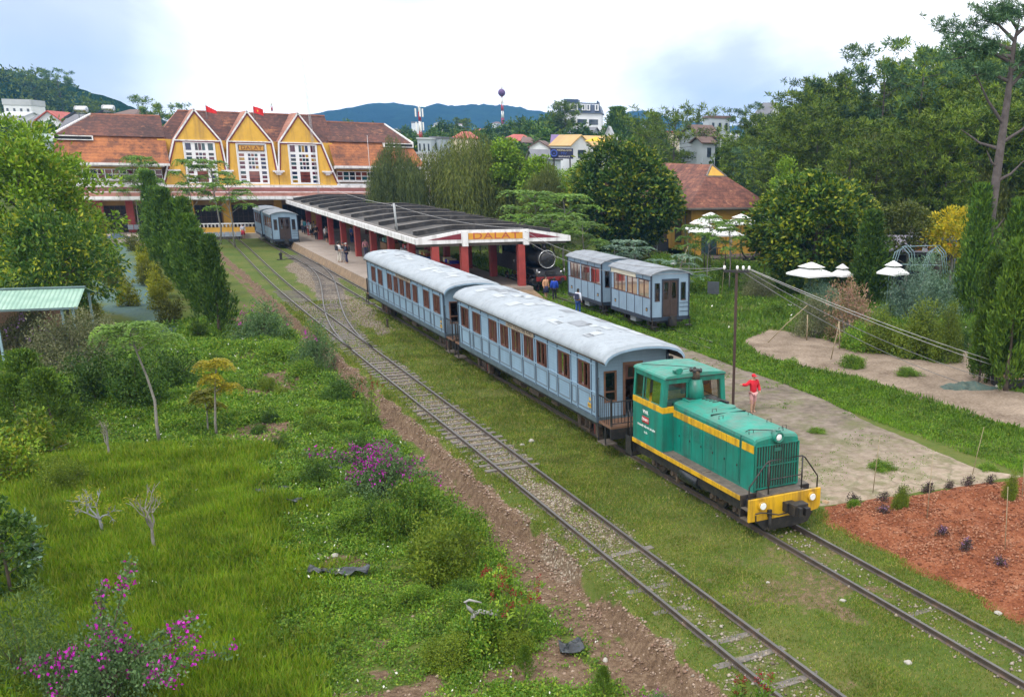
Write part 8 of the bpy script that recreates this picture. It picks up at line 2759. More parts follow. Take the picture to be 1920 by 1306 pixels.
for i, (u, v, lab, k) in enumerate((
		(569, 438, 'person in a grey top at the left end of the platform crowd', dict(shirt=(0.35, 0.33, 0.33), legs=(0.05, 0.05, 0.08))),
		(574, 440, 'person in a teal jacket at the left of the platform crowd', dict(shirt=(0.03, 0.20, 0.26), legs=(0.02, 0.02, 0.03), jacket=0.012)),
		(580, 441, 'person in a pale blue shirt behind the teal jacket', dict(shirt=(0.42, 0.52, 0.66), legs=(0.5, 0.5, 0.52))),
		(585, 445, 'person in a white blouse and short black skirt in the platform crowd', dict(shirt=(0.7, 0.7, 0.72), legs=(0.015, 0.015, 0.02), skirt=True)),
		(590, 443, 'person with fair bag and white top in the platform crowd', dict(shirt=(0.62, 0.58, 0.52), legs=(0.03, 0.03, 0.04), pack=(0.35, 0.28, 0.18))),
		(594, 451, 'person all in black in front of the platform crowd', dict(shirt=(0.015, 0.015, 0.018), legs=(0.012, 0.012, 0.015))),
		(598, 447, 'person in a pink shirt and navy skirt beside a red column', dict(shirt=(0.52, 0.10, 0.17), legs=(0.03, 0.05, 0.12), skirt=True)),
		(613, 455, 'person in a white blouse and black skirt right of the pink shirted one', dict(shirt=(0.7, 0.71, 0.74), legs=(0.015, 0.015, 0.02), skirt=True)),
		(618, 450, 'person in a light blue shirt beside the white blouse and black skirt', dict(shirt=(0.45, 0.56, 0.70), legs=(0.02, 0.02, 0.03))),
		(643, 454, 'person in long black clothes between two red columns', dict(shirt=(0.012, 0.012, 0.015), legs=(0.012, 0.012, 0.015), skirt=True)),
		(566, 426, 'person carrying a blue umbrella coloured pack at the rear of the platform', dict(shirt=(0.05, 0.07, 0.14), legs=(0.02, 0.02, 0.03), pack=(0.03, 0.10, 0.22))),
		(687, 483, 'person in a pink top beside a red cloth under the canopy', dict(shirt=(0.66, 0.30, 0.36), legs=(0.10, 0.10, 0.18))),
		(700, 474, 'person with a tan coat among the stalls under the canopy', dict(shirt=(0.40, 0.27, 0.15), legs=(0.03, 0.03, 0.04), jacket=0.012)),
		(660, 456, 'person in a blue smock at the stall under the canopy', dict(shirt=(0.03, 0.08, 0.32), legs=(0.02, 0.03, 0.10))))):
	pperson(lab, u, v, pz, H=rnd.uniform(1.58, 1.74), face=rnd.uniform(-2.5, 2.5), **k)
for u, v, lab, k in ((457, 448, 'person in a white top and red skirt on the grass before the yellow wall', dict(shirt=(0.55, 0.55, 0.66), legs=(0.40, 0.02, 0.05), skirt=True)), (463, 446, 'person in a blue shirt behind the red skirt on the grass', dict(shirt=(0.25, 0.33, 0.55), legs=(0.03, 0.03, 0.06))), ):
	x, y, z = GH(u, v); person(lab, x, y, z, H=1.64, face=rnd.uniform(-1, 1), **k)
pperson('person in a pale shirt on the porch beside the rear short coach', 474, 425, 0.46, shirt=(0.62, 0.60, 0.62), legs=(0.05, 0.05, 0.08))
x, y, z = GH(1024, 560); person('person in a tan fleece and navy skirt in front of the steam engine', x, y, z, H=1.60, face=0.3, shirt=(0.55, 0.30, 0.17), legs=(0.02, 0.025, 0.07), skirt=True, jacket=0.015)
x, y, z = GH(1040, 563); person('person in bright blue jacket and black trousers before the steam engine', x, y, z, H=1.60, face=2.9, shirt=(0.01, 0.055, 0.42), legs=(0.012, 0.012, 0.015), jacket=0.03)
x, y, z = GH(1084, 590); person('person in white shirt and blue trousers with dark bag near short coaches', x, y, z, H=1.68, face=2.2, shirt=(0.62, 0.66, 0.76), legs=(0.02, 0.07, 0.25), pack=(0.03, 0.035, 0.08), bend=0.05)
x, y, z = GH(1411, 774)
t = person('person in red jacket and red cap on the paving, one arm out', x, y, z, H=1.62, face=-HEAD + 0.5, shirt=(0.55, 0.010, 0.025), legs=(0.55, 0.30, 0.30), cap=(0.55, 0.012, 0.03), jacket=0.02,
		   armL=[(-0.36, -0.02, 1.25), (-0.60, -0.05, 1.30), (-0.70, -0.06, 1.31)], armR=[(0.27, 0.03, 1.13), (0.25, -0.12, 0.96), (0.22, -0.19, 0.92)], trous_len=0.5, stride=0.08)
t = person('person in a blue shirt inside the green locomotive cab', -0.55, 6.2, 1.05, H=1.66, face=0.2, shirt=(0.02, 0.09, 0.40), legs=(0.03, 0.03, 0.05), armL=[(-0.30, -0.06, 1.16), (-0.42, -0.2, 1.13), (-0.46, -0.28, 1.13)])

# stalls under the canopy
for i, (x, y, c1, c2, lab) in enumerate(((8.2, 57.5, (0.42, 0.03, 0.04), (0.5, 0.42, 0.3), 'stall table with a red cloth near the canopy front'), (8.0, 63.8, (0.03, 0.10, 0.40), (0.6, 0.5, 0.2), 'stall table with a blue cloth in the middle of the canopy'), (8.2, 70.2, (0.5, 0.48, 0.46), (0.5, 0.1, 0.1), 'stall table with a pale cloth further under the canopy'), (8.0, 77, (0.35, 0.2, 0.1), (0.2, 0.4, 0.3), 'stall table with a brown cloth at the far end of the canopy'))):
	t = thing('stall_table', lab, 'table', (x, y, pz))
	b = MB(); b.box(-0.6, 0.6, -1.2, 1.2, 0.72, 0.76); b.build('top', [BARK], t)
	b = MB(); b.box(-0.62, -0.6, -1.22, 1.22, 0.1, 0.77); b.box(-0.6, 0.6, -1.22, -1.2, 0.1, 0.77); b.build('cloth', [cloth(c1)], t)
	for sx_ in (-0.5, 0.5):
		for sy_ in (-1.1, 1.1):
			b = MB(); b.box(sx_ - 0.03, sx_ + 0.03, sy_ - 0.03, sy_ + 0.03, 0, 0.72); b.build('leg', [BARK], t)
	for k in range(4):
		b = MB(); yy = -0.9 + k * 0.58
		b.box(-0.4, 0.25, yy, yy + 0.42, 0, 0.24 + 0.1 * (k % 2))
		o = b.build('goods_box', [cloth(tuple(min(0.7, q * (0.6 + 0.3 * k)) for q in (c2 if k % 2 else c1[::-1])))], None, 0.02, (x, y, pz + 0.765))
		tag(o, 'box of goods on the ' + lab.replace('stall table with a ', '').replace(' under the canopy', '').replace(' of the canopy', ''), 'box', 'goods on the %s' % lab)
x, y = G(665, 455, pz); t = thing('plastic_chair', 'blue plastic chair under the canopy between the columns', 'chair', (x, y, pz), 0.8)
b = MB(); b.box(-0.22, 0.22, -0.22, 0.22, 0.42, 0.45); b.build('seat', [cloth((0.02, 0.08, 0.42))], t)
b = MB(); b.box(-0.22, 0.22, 0.2, 0.23, 0.45, 0.88); b.build('backrest', [cloth((0.02, 0.08, 0.42))], t)
for sx_ in (-0.19, 0.19):
	for sy_ in (-0.19, 0.19):
		b = MB(); b.cyl((sx_, sy_, 0), (sx_, sy_, 0.42), 0.02, 0.02, 6); b.build('leg', [cloth((0.02, 0.08, 0.42))], t)

# ------------------------------------------------------------------ the town beyond
HWALL = {'white': paint('house_white', (0.66, 0.68, 0.72), 0.7, 0.08, 0.3), 'grey': paint('house_grey', (0.36, 0.41, 0.46), 0.7, 0.12, 0.3), 'cream': paint('house_cream', (0.58, 0.50, 0.38), 0.7, 0.1, 0.3)}
HROOF = {'grey': paint('roof_slate', (0.13, 0.135, 0.155), 0.7, 0.2, 0.3), 'brown': paint('roof_brown', (0.14, 0.09, 0.08), 0.8, 0.2, 0.3), 'red': paint('roof_red', (0.36, 0.075, 0.06), 0.7, 0.2, 0.3), 'purple': paint('roof_purple', (0.15, 0.10, 0.22), 0.7, 0.15, 0.3), 'tan': paint('roof_tan', (0.46, 0.30, 0.13), 0.8, 0.15, 0.3), 'navy': paint('roof_navy', (0.020, 0.045, 0.095), 0.5, 0.15, 0.3), 'flat': paint('roof_flat', (0.42, 0.44, 0.47), 0.8, 0.15, 0.3), 'green': paint('roof_greenish', (0.22, 0.28, 0.27), 0.7, 0.15, 0.3)}
WIN = glass('town_window', (0.05, 0.07, 0.10))


def house(label, u0, u1, v_top, v_eave, v_base, dep, wall, roof, shape='gable_side', turn=0.0, depth_m=8.0, wins=(3, 1), cat='house', name='house'):
	xm, ym, zt = D((u0 + u1) / 2, v_top, dep)
	ze = D((u0 + u1) / 2, v_eave, dep)[2]
	zb = min(D((u0 + u1) / 2, v_base, dep)[2], hz(xm, ym)) - 0.5
	w = abs(u1 - u0) * dep / F_PX / 2
	t = thing(name, label, cat, (xm, ym, zb), -HEAD + turn)
	e, h = ze - zb, zt - zb
	b = MB()
	b.box(-w, w, 0, depth_m, 0, e, 0)
	if shape == 'gable_front':
		b.add([(-w, 0.0, e), (w, 0.0, e), (0, 0.0, h - 0.15), (-w, depth_m, e), (w, depth_m, e), (0, depth_m, h - 0.15)], [(0, 1, 2), (3, 5, 4)], 0)
	if shape == 'gable_side':
		b.add([(-w, 0, e), (-w, depth_m, e), (-w, depth_m / 2, h - 0.15), (w, 0, e), (w, depth_m, e), (w, depth_m / 2, h - 0.15)], [(0, 1, 2), (3, 5, 4)], 0)
	b.build('wall', [HWALL[wall]], t)
	r = MB(); o = 0.35
	if shape == 'gable_side':
		r.add([(-w - o, -o, e - 0.1), (w + o, -o, e - 0.1), (w + o, depth_m / 2, h), (-w - o, depth_m / 2, h), (w + o, depth_m + o, e - 0.1), (-w - o, depth_m + o, e - 0.1)], [(0, 1, 2, 3), (3, 2, 4, 5)])
	elif shape == 'gable_front':
		r.add([(-w - o, -o, e - 0.15), (0, -o, h), (0, depth_m + o, h), (-w - o, depth_m + o, e - 0.15), (w + o, -o, e - 0.15), (w + o, depth_m + o, e - 0.15)], [(0, 1, 2, 3), (1, 4, 5, 2)])
	elif shape == 'hip':
		k = min(w * 0.6, depth_m * 0.4)
		r.add([(-w - o, -o, e - 0.05), (w + o, -o, e - 0.05), (w + o, depth_m + o, e - 0.05), (-w - o, depth_m + o, e - 0.05), (-w + k, depth_m / 2, h), (w - k, depth_m / 2, h)], [(0, 1, 5, 4), (1, 2, 5), (2, 3, 4, 5), (3, 0, 4)])
	else:
		r.box(-w - 0.15, w + 0.15, -0.15, depth_m + 0.15, e, max(h, e + 0.3))
	ro = r.build('roof', [HROOF[roof]], t)
	if shape != 'flat':
		ro.modifiers.new('thick', 'SOLIDIFY').thickness = 0.18
	nx, nz = wins
	for i in range(nx):
		for j in range(nz):
			ww = w * 1.1 / max(nx, 1) * 0.5
			xc = -w + 2 * w * (i + 0.5) / nx
			zc = e - 1.5 - j * 3.0
			if zc < 0.5:
				continue
			m_ = MB(); m_.box(xc - ww * 0.6, xc + ww * 0.6, -0.06, 0.02, zc - 0.6, zc + 0.7, 0)
			m_.build('window', [WIN], t)
	return t


T = house
T('grey tiled house roof behind the left wing of the station', 98, 190, 212, 262, 300, 148, 'white', 'grey', 'gable_side', 0.1, 12)
T('white gabled house with a red awning left of the grey tiled roof', 70, 108, 207, 224, 262, 165, 'white', 'red', 'gable_front', 0.2, 8, (1, 1))
T('white house with a slate roof below the wooded hill', 28, 78, 213, 238, 270, 175, 'white', 'grey', 'gable_side', -0.3, 8)
T('long white house high on the wooded hill at the left', 8, 52, 186, 197, 218, 260, 'white', 'flat', 'flat', 0.2, 8, (4, 1))
T('low pale house under the long white one on the hill', 0, 40, 208, 216, 240, 215, 'white', 'flat', 'gable_side', 0.1, 7)
T('green roofed low house beside the left end of the station', 55, 100, 250, 262, 300, 130, 'grey', 'green', 'gable_side', 0.4, 7, (0, 0))
T('round topped brown roof peeping over the left wing of the station', 206, 245, 203, 216, 250, 165, 'cream', 'brown', 'hip', 0.0, 8, (0, 0))
T('white flat topped building at the right end of the station', 782, 818, 288, 290, 330, 135, 'white', 'flat', 'flat', 0.3, 8, (3, 1))
T('pale blue grey house with a flat roof behind the right end of the station', 783, 806, 258, 261, 290, 190, 'grey', 'flat', 'flat', 0.1, 7, (3, 1))
T('grey block with a white tank room behind the right end of the station', 806, 824, 256, 260, 290, 195, 'grey', 'grey', 'flat', -0.1, 7, (1, 1))
T('red tiled roof above the broad weeping tree', 850, 887, 246, 258, 275, 240, 'cream', 'red', 'hip', 0.1, 9, (0, 0))
T('red hipped house left of the brown roofs', 938, 984, 251, 263, 280, 235, 'white', 'red', 'hip', -0.1, 9, (3, 1))
T('dark brown roof in the middle of the town', 982, 1046, 257, 267, 285, 225, 'grey', 'brown', 'gable_side', 0.15, 8, (0, 0))
T('white gabled house below the dark brown roof', 993, 1028, 263, 275, 300, 195, 'white', 'brown', 'gable_front', 0.0, 7, (1, 1))
T('grey slate roof just left of the navy billboard', 1003, 1050, 280, 297, 320, 165, 'grey', 'grey', 'gable_side', 0.35, 7, (0, 0))
T('purple roofed house above the navy billboard', 1036, 1082, 252, 268, 285, 195, 'white', 'purple', 'gable_side', 0.1, 7, (3, 1))
T('white house with a tan roof right of the navy billboard', 1070, 1108, 252, 272, 320, 172, 'white', 'tan', 'gable_front', 0.55, 9, (1, 1))
T('white house wing with a glazed balcony beside the tan roofed gable', 1096, 1140, 254, 272, 320, 176, 'white', 'tan', 'gable_side', 0.05, 6, (3, 1))
T('red and white gabled house front behind the big round tree', 1146, 1176, 264, 280, 320, 190, 'white', 'red', 'gable_front', 0.3, 7, (1, 1))
T('long dark roof right of the red and white gable', 1160, 1206, 262, 275, 310, 196, 'cream', 'brown', 'gable_side', 0.1, 8, (0, 0))
T('dark roofed block below the white hotel', 1066, 1108, 237, 250, 275, 260, 'grey', 'grey', 'gable_side', -0.2, 8, (0, 0))
T('grey gabled tower house at the lower end of the pine wood', 1310, 1352, 233, 256, 320, 150, 'grey', 'brown', 'gable_side', 0.45, 7, (2, 2))
T('narrow grey house wing in front of the gabled tower house', 1318, 1342, 256, 266, 320, 146, 'grey', 'brown', 'gable_side', 0.45, 4, (1, 2))
T('flat roofed house with a terrace behind the gabled tower house', 1332, 1368, 217, 222, 250, 190, 'grey', 'brown', 'flat', 0.2, 7, (3, 1))
T('white house partly hidden at the foot of the pine wood', 1362, 1384, 256, 266, 310, 160, 'white', 'flat', 'flat', 0.2, 6, (1, 2))
T('steep A shaped house with a dark roof and white end on the skyline', 1410, 1436, 190, 223, 250, 215, 'white', 'grey', 'gable_side', -0.6, 9, (0, 0))
T('slim white spire house right of the hotel', 1133, 1150, 236, 262, 300, 205, 'white', 'flat', 'gable_front', 0.0, 4, (0, 0))
# the hotel
xm, ym, zt = D(1090, 186, 300); zb = hz(xm, ym) - 1; s_ = 300 / F_PX
t = thing('hotel', 'white hotel with a navy mansard storey of six white windows', 'building', (xm, ym, zb), -HEAD + 0.06)
h = zt - zb; w = 34 * s_ ; e1 = D(1090, 212, 300)[2] - zb
b = MB(); b.box(-w, w, 0, 14, 0, e1, 0); b.box(-w - 9 * s_, -w, 2, 12, 0, h - 1.5, 0); b.box(-w - 9 * s_, -w - 3 * s_, 1.9, 2.0, h - 4, h - 2.2, 1); b.build('wall', [HWALL['white'], HROOF['navy']], t)
b = MB(); b.add([(-w - 0.4, -0.5, e1), (w + 0.4, -0.5, e1), (w - 0.5, 0.4, h - 1.4), (-w + 0.3, 0.4, h - 1.4), (-w - 0.4, 14.5, e1), (w + 0.4, 14.5, e1), (w - 0.5, 13.5, h - 1.4), (-w + 0.3, 13.5, h - 1.4)], [(0, 1, 2, 3), (1, 5, 6, 2), (5, 4, 7, 6), (4, 0, 3, 7), (3, 2, 6, 7)])
b.box(-w + 0.5, -w + 4.5, 1, 8, h - 1.4, h); b.box(-w + 4.5, w - 1, 1.5, 2, h - 1.2, h - 0.9); b.box(w - 1.2, w - 0.9, 1.5, 12, h - 1.4, h - 0.3); b.build('mansard_roof', [HROOF['navy']], t)
for xo in (-0.86, -0.5, -0.28, 0.12, 0.36, 0.80):
	b = MB(); x0_ = xo * w; b.box(x0_ - 0.55, x0_ + 0.55, -0.65, 0.2, e1 + 0.7, e1 + 2.5, 0); b.box(x0_ - 0.22, x0_ + 0.22, -0.68, -0.6, e1 + 0.95, e1 + 2.25, 1); b.build('dormer_window', [HWALL['white'], WIN], t)
for xo, ww in ((-0.85, 0.4), (-0.45, 0.35), (0.0, 1.3), (0.62, 1.3)):
	for zz in (e1 - 3.2, e1 - 7.2):
		b = MB(); b.box(xo * w - ww, xo * w + ww, -0.08, 0.02, zz, zz + 1.5); b.build('window', [WIN], t)
# billboard
xm, ym, zt = D(1053, 278, 128); zb = hz(xm, ym); s_ = 128 / F_PX
t = thing('billboard', 'navy gym billboard with a ring emblem and pale lettering among the town roofs', 'billboard', (xm, ym, zb), -HEAD + 0.05)
h = zt - zb; w = 20.5 * s_; hh = 18 * s_
b = MB(); b.box(-w, w, 0, 0.15, h - hh, h); bo = b.build('board', [paint('board_navy', (0.008, 0.010, 0.055), 0.4, 0.2, 1.0)], t)
b = MB(); b.ring((-w * 0.68, -0.03, h - hh / 2), hh * 0.30, hh * 0.07, 'y', 22, 6); b.box(-w * 0.74, -w * 0.60, -0.05, 0, h - hh * 0.58, h - hh * 0.46); b.build('emblem', [paint('emblem_blue', (0.03, 0.07, 0.33), 0.5)], bo)
text_obj('lettering', 'PHÒNG GYM', hh * 0.25, paint('letter_cream', (0.62, 0.55, 0.36), 0.6), bo, (w * 0.22, -0.02, h - hh * 0.2), (PI / 2, 0, 0), 0.01, 0.98)
text_obj('lettering', 'MV', hh * 0.36, paint('emblem_blue', (0.03, 0.07, 0.33), 0.5), bo, (w * 0.18, -0.02, h - hh * 0.5), (PI / 2, 0, 0), 0.01, 1.2)
text_obj('lettering', 'BADANCE', hh * 0.22, paint('letter_white', (0.62, 0.6, 0.6), 0.6), bo, (w * 0.22, -0.02, h - hh * 0.8), (PI / 2, 0, 0), 0.01, 1.1)
for xo in (-0.7, 0.7):
	b = MB(); b.box(xo * w - 0.08, xo * w + 0.08, 0.15, 0.3, 0, h - 0.2); b.build('post', [BLK], t)
# yellow awning parasol on the balcony
x, y, z = D(1118, 256, 170); t = thing('balcony_awning', 'yellow pyramid awning on the white house balcony', 'awning', (x, y, z - 3.4), -HEAD)
b = MB(); b.add([(-1.9, -1.0, 2.6), (1.9, -1.0, 2.6), (1.9, 1.0, 2.6), (-1.9, 1.0, 2.6), (0, 0, 3.4)], [(0, 1, 4), (1, 2, 4), (2, 3, 4), (3, 0, 4)]); b.build('cloth', [paint('awning_yellow', (0.65, 0.40, 0.03), 0.7)], t)
for xo in (-1.7, 1.7):
	b = MB(); b.cyl((xo, 0, 0), (xo, 0, 2.6), 0.06, 0.06, 6); b.build('post', [HWALL['white']], t)
# solar water heaters
for u, v, dp, lab in ((152, 205, 144, 'solar water heater with a shiny tank on the grey tiled roof'), (203, 203, 150, 'second solar water heater nearer the station ridge'), (1166, 277, 175, 'pair of silver water tanks beside the long dark roof'), (1150, 262, 182, 'silver water tank below the white spire house'), (288, 232, 150, 'silver roof tank low behind the left wing ridge')):
	x, y, z = D(u, v, dp); t = thing('water_heater', lab, 'water tank', (x, y, z - 1.3), -HEAD)
	b = MB(); b.tube([(-0.8, 0, 1.25), (-0.75, 0, 1.25), (0.75, 0, 1.25), (0.8, 0, 1.25)], [0.3, 0.5, 0.5, 0.3], 16); b.build('tank', [STEEL], t)
	b = MB(); b.bar((-2.2, -0.3, 0.1), (-0.7, -0.3, 0.9), 0.9, 0.1); b.build('panel', [HROOF['navy']], t)
	b = MB()
	for xo in (-0.6, 0.6):
		b.bar((xo, 0.3, -1.6), (xo, 0.3, 0.8), 0.08)
	b.build('stand', [GREYM], t)
# lattice masts
for u, v0, v1, dp, w_, lab, ball in ((785, 192, 290, 210, 0.45, 'red and white telecom mast with panel aerials above the station end', 0), (940, 158, 232, 420, 0.7, 'tall red and white mast with a ball near its top before the blue hill', 1), (508, 190, 214, 260, 0.4, 'short lattice aerial behind the station ridge', 0)):
	x, y, z = D(u, v0, dp); zb = hz(x, y); zb = max(zb, D(u, v1, dp)[2] - 8)
	t = thing('telecom_mast', lab, 'mast', (x, y, zb)); hN = z - zb; n = 9
	for i in range(n):
		b = MB(); za, zb_ = hN * i / n, hN * (i + 1) / n; k = 1 - 0.6 * i / n
		for a in range(3):
			p = lambda aa, kk: (w_ * kk * math.cos(aa * 2.094), w_ * kk * math.sin(aa * 2.094))
			b.tube([(*p(a, k), za), (*p(a, k - 0.06), zb_)], 0.07 if dp < 300 else 0.12, 4)
			b.tube([(*p(a, k), za), (*p(a + 1, k - 0.06), zb_)], 0.045 if dp < 300 else 0.07, 4)
		b.build('mast_section', [REDP if i % 2 else WHT], t)
	if ball:
		b = MB(); b.ball((0, 0, hN * 0.86), 1.5, 12, 8); b.build('drum', [paint('drum_purple', (0.10, 0.05, 0.16), 0.6)], t)
	elif dp < 230:
		for a in range(3):
			for zz in (0.72, 0.88):
				b = MB(); b.box(-0.13, 0.13, -0.1, 0.1, -0.8, 0.8); o = b.build('panel_aerial', [WHT], t, 0, (0.8 * math.cos(a * 2.1 + 0.4), 0.8 * math.sin(a * 2.1 + 0.4), hN * zz))
# far houses at the foot of the hill
for i in range(46):
	u = 735 + (i * 37.7) % 300 + rnd.uniform(-6, 6)
	v = 224 + rnd.random() ** 0.7 * 40
	dp = 380 + (262 - v) * 14 + rnd.uniform(-40, 40)
	w_ = rnd.uniform(8, 17)
	rf = rnd.choice(['red', 'grey', 'flat', 'brown', 'flat', 'navy'])
	house('tiny far house at the foot of the blue hill', u, u + w_, v, v + rnd.uniform(2, 4), v + 9, dp, rnd.choice(['white', 'white', 'cream', 'grey']), rf, rnd.choice(['gable_side', 'flat', 'gable_front', 'hip']), rnd.uniform(-0.5, 0.5), 9, (0, 0))['group'] = 'tiny houses at the foot of the blue hill'
for i in range(12):
	u = 1130 + (i * 53) % 240; v = rnd.uniform(228, 262)
	house('small pale house far off among the town trees', u, u + rnd.uniform(12, 20), v, v + 5, v + 20, rnd.uniform(260, 420), rnd.choice(['white', 'cream', 'grey']), rnd.choice(['red', 'grey', 'brown', 'flat']), rnd.choice(['gable_side', 'flat', 'hip']), rnd.uniform(-0.5, 0.5), 8, (2, 1))['group'] = 'small pale houses far off among the trees'

# trees in and around the town
FARB = broad(141, 12, 6, 150, 34, 0.8, 0.4, [LF_DARK, LF_PINE], BARK, 0.08, 0.3, 0.2, 0.5, tip=0.4)
for u, v, dp, k, lab in ((1062, 195, 270, 'p', 'tall layered pine in front of the left side of the hotel'), (1040, 225, 275, 'b', 'dark tree left of the tall layered pine'), (1015, 222, 300, 'b', 'dark rounded tree two left of the layered pine'), (985, 228, 310, 'b', 'dark tree at the middle of the grove left of the hotel'), (955, 232, 320, 'b', 'dark tree near the left end of the grove by the hotel'), (928, 238, 330, 'b', 'last low tree at the left end of the grove by the hotel'), (1000, 236, 255, 'b', 'nearer dark tree behind the red hipped house'), (1080, 240, 250, 'b', 'dark tree below the hotel windows'), (840, 232, 330, 'b', 'dark rounded tree left of the red tiled roof'), (868, 224, 340, 'p', 'dark pine standing over the red tiled roof'), (820, 245, 300, 'b', 'tree behind the grey block at the station end'), (1160, 205, 250, 'q', 'spiky topped tree right of the hotel'), (1185, 225, 250, 'q', 'second spiky topped tree right of the hotel'), (1228, 215, 280, 'q', 'blue green pine between hotel and spreading pine'), (1215, 268, 170, 'b', 'dark bush like tree behind the big round tree'), (1395, 262, 150, 'b', 'leafy tree at the very foot of the pine wood'), (755, 240, 420, 'b', 'far dark tree above the right wing roof'), (710, 236, 430, 'b', 'far dark tree behind the ridge of the right wing'), (660, 230, 440, 'b', 'far dark tree behind the third gable'), (905, 248, 260, 'b', 'dark tree between the red roofs'), (298, 193, 165, 'u', 'flat topped layered tree alone behind the left wing ridge'), (178, 190, 300, 'u', 'layered tree at the right foot of the wooded hill'), (110, 140, 380, 'u', 'umbrella shaped pine on the crest of the wooded hill'), (60, 138, 390, 'u', 'pine on the crest of the wooded hill at the left')):
	me, h0 = {'p': (PINES[1], 18.2), 'b': (FARB, 12.0), 'q': (CYPR[2], 6.0), 'u': (PSPARSE, 18.2)}[k]
	top_plant('town_tree', me, h0, lab, 'tree', u, v, dp, None, {'p': 1.3, 'b': 1.1, 'q': 1.3, 'u': 1.1}[k])
for i in range(22):
	u = 690 + i * 26 + rnd.uniform(-8, 8)
	top_plant('town_tree', FARB, 12.0, 'dark rounded tree in the band of greenery between the far houses', 'tree', u, rnd.uniform(248, 268), rnd.uniform(200, 330), 'dark trees in the band between the far houses', 1.4)
for i in range(12):
	u = -15 + i * 13 + rnd.uniform(-5, 5)
	top_plant('town_tree', FARB, 12.0, 'dark tree among the houses under the wooded hill', 'tree', u, 225 + rnd.uniform(-4, 30), rnd.uniform(150, 230), 'dark trees under the wooded hill', 1.1)
for u, v, dp, lab in ((1105, 305, 120, 'bright leafy tree just right of the billboard foot'), (1062, 318, 115, 'bright leafy tree below the navy billboard'), (1038, 322, 112, 'bright leafy tree left below the navy billboard'), (1140, 300, 125, 'bright leafy tree behind the left shoulder of the big round tree')):
	top_plant('leafy_tree', LIGHTT, 8.9, lab, 'tree', u, v, dp, None, 1.3)

# ------------------------------------------------------------------ hills
def hill(name, prof, dep, thick, mat, bumpy, nu=150, nt_=26, base=-20):
	us = np.linspace(prof[0][0], prof[-1][0], nu)
	vs_ = np.interp(us, [p[0] for p in prof], [p[1] for p in prof])
	X = np.zeros((nt_, nu)); Y = np.zeros((nt_, nu)); Z = np.zeros((nt_, nu))
	for j in range(nu):
		x, y, z = D(us[j], vs_[j], dep)
		for i in range(nt_):
			f = -1 + 2 * i / (nt_ - 1)
			X[i, j] = x + SH * f * thick; Y[i, j] = y + CH * f * thick
			Z[i, j] = base + (z - base) * (1 - abs(f) ** 1.5)
	Z += fbm(X, Y, bumpy * 9, 4) * bumpy * 3.2 * (Z > base + 3) + fbm(X, Y, bumpy * 1.3, 3) * bumpy * (Z > base + 3)
	return kind(link_mesh(name, grid_mesh(name, X, Y, Z, mat)), 'structure')


m, nt, bs = nodes('hill_forest')
n1 = noise_t(nt, 0.02, 8, 0.8); n2 = noise_t(nt, 0.004, 4, 0.6)
c = ramp(nt, [(0.35, (0.006, 0.024, 0.016)), (0.55, (0.020, 0.055, 0.030)), (0.7, (0.045, 0.09, 0.045))], math_(nt, 'ADD', math_(nt, 'MULTIPLY', n1, 0.6), math_(nt, 'MULTIPLY', n2, 0.4)))
nt.links.new(c, bs.inputs['Base Color']); bs.inputs['Roughness'].default_value = 1.0; bs.inputs['Specular IOR Level'].default_value = 0.0
bump(nt, bs, n1, 1.0, 18.0)
hill('far_hill', [(450, 262), (540, 232), (600, 214), (650, 203), (700, 191), (730, 186.5), (758, 190), (800, 193), (850, 196), (885, 202), (920, 196), (965, 198), (1005, 206), (1040, 216), (1100, 232), (1160, 262)], 2200, 560, m, 11)
hill('far_hill', [(1110, 262), (1150, 226), (1185, 213), (1215, 211), (1245, 215), (1290, 226), (1400, 236), (1560, 250), (1700, 270)], 2500, 420, m, 11)
hill('wooded_hill', [(-160, 118), (-60, 128), (0, 146), (35, 152), (60, 156), (100, 166), (130, 178), (155, 192), (180, 202), (215, 216), (280, 240), (340, 262)], 430, 150, m, 4, 120, 30, 0)
# the wood on the left hill: one far mass of leaf clumps
rng = np.random.RandomState(9)
prof = [(-160, 118), (-60, 128), (0, 146), (35, 152), (60, 156), (100, 166), (130, 178), (155, 192), (180, 202), (215, 216), (280, 240)]
cen = []
for i in range(640):
	u = rng.uniform(-150, 265); v = np.interp(u, [p[0] for p in prof], [p[1] for p in prof])
	x, y, z = D(u, v, 430); f = -rng.rand() ** 0.8
	zz = (z) * (1 - abs(f) ** 1.5)
	cen.append((x + SH * f * 150, y + CH * f * 150, zz + rng.uniform(-2, 3.2)))
cen = np.array(cen); idx = np.repeat(np.arange(len(cen)), 46)
off = sph(rng, len(idx), 0.3) * rng.rand(len(idx), 1) ** 0.4 * rng.uniform(3.0, 6.0, len(cen))[idx][:, None]
kind(link_mesh('far_wood', np_mesh('far_wood', leafV(rng, cen[idx] + off, 1.7, 0.9, off, 0.8), 4, LF_PINE)), 'stuff')

# ------------------------------------------------------------------ grass, weeds and stones
def scatter(rng, n, x0, x1, y0, y1):
	return rng.uniform(x0, x1, n), rng.uniform(y0, y1, n)


def clearing(x, y):
	"""0 where tracks, paving or earth leave no room for growth"""
	dm_, sm2, bm2, lm2 = masks(x, y)
	k = (1 - 0.93 * np.clip(dm_ * 1.25, 0, 1)) * (1 - 0.80 * np.clip(sm2 * 1.2, 0, 1))
	k *= sdist(x, y, PAVE) < 0.1
	k *= sdist(x, y, SOIL) < 0.15
	k *= sdist(x, y, MULCH) < 0.2
	k *= ~((x > 0.9) & (x < 11) & (y > 46))
	return k, lm2, bm2


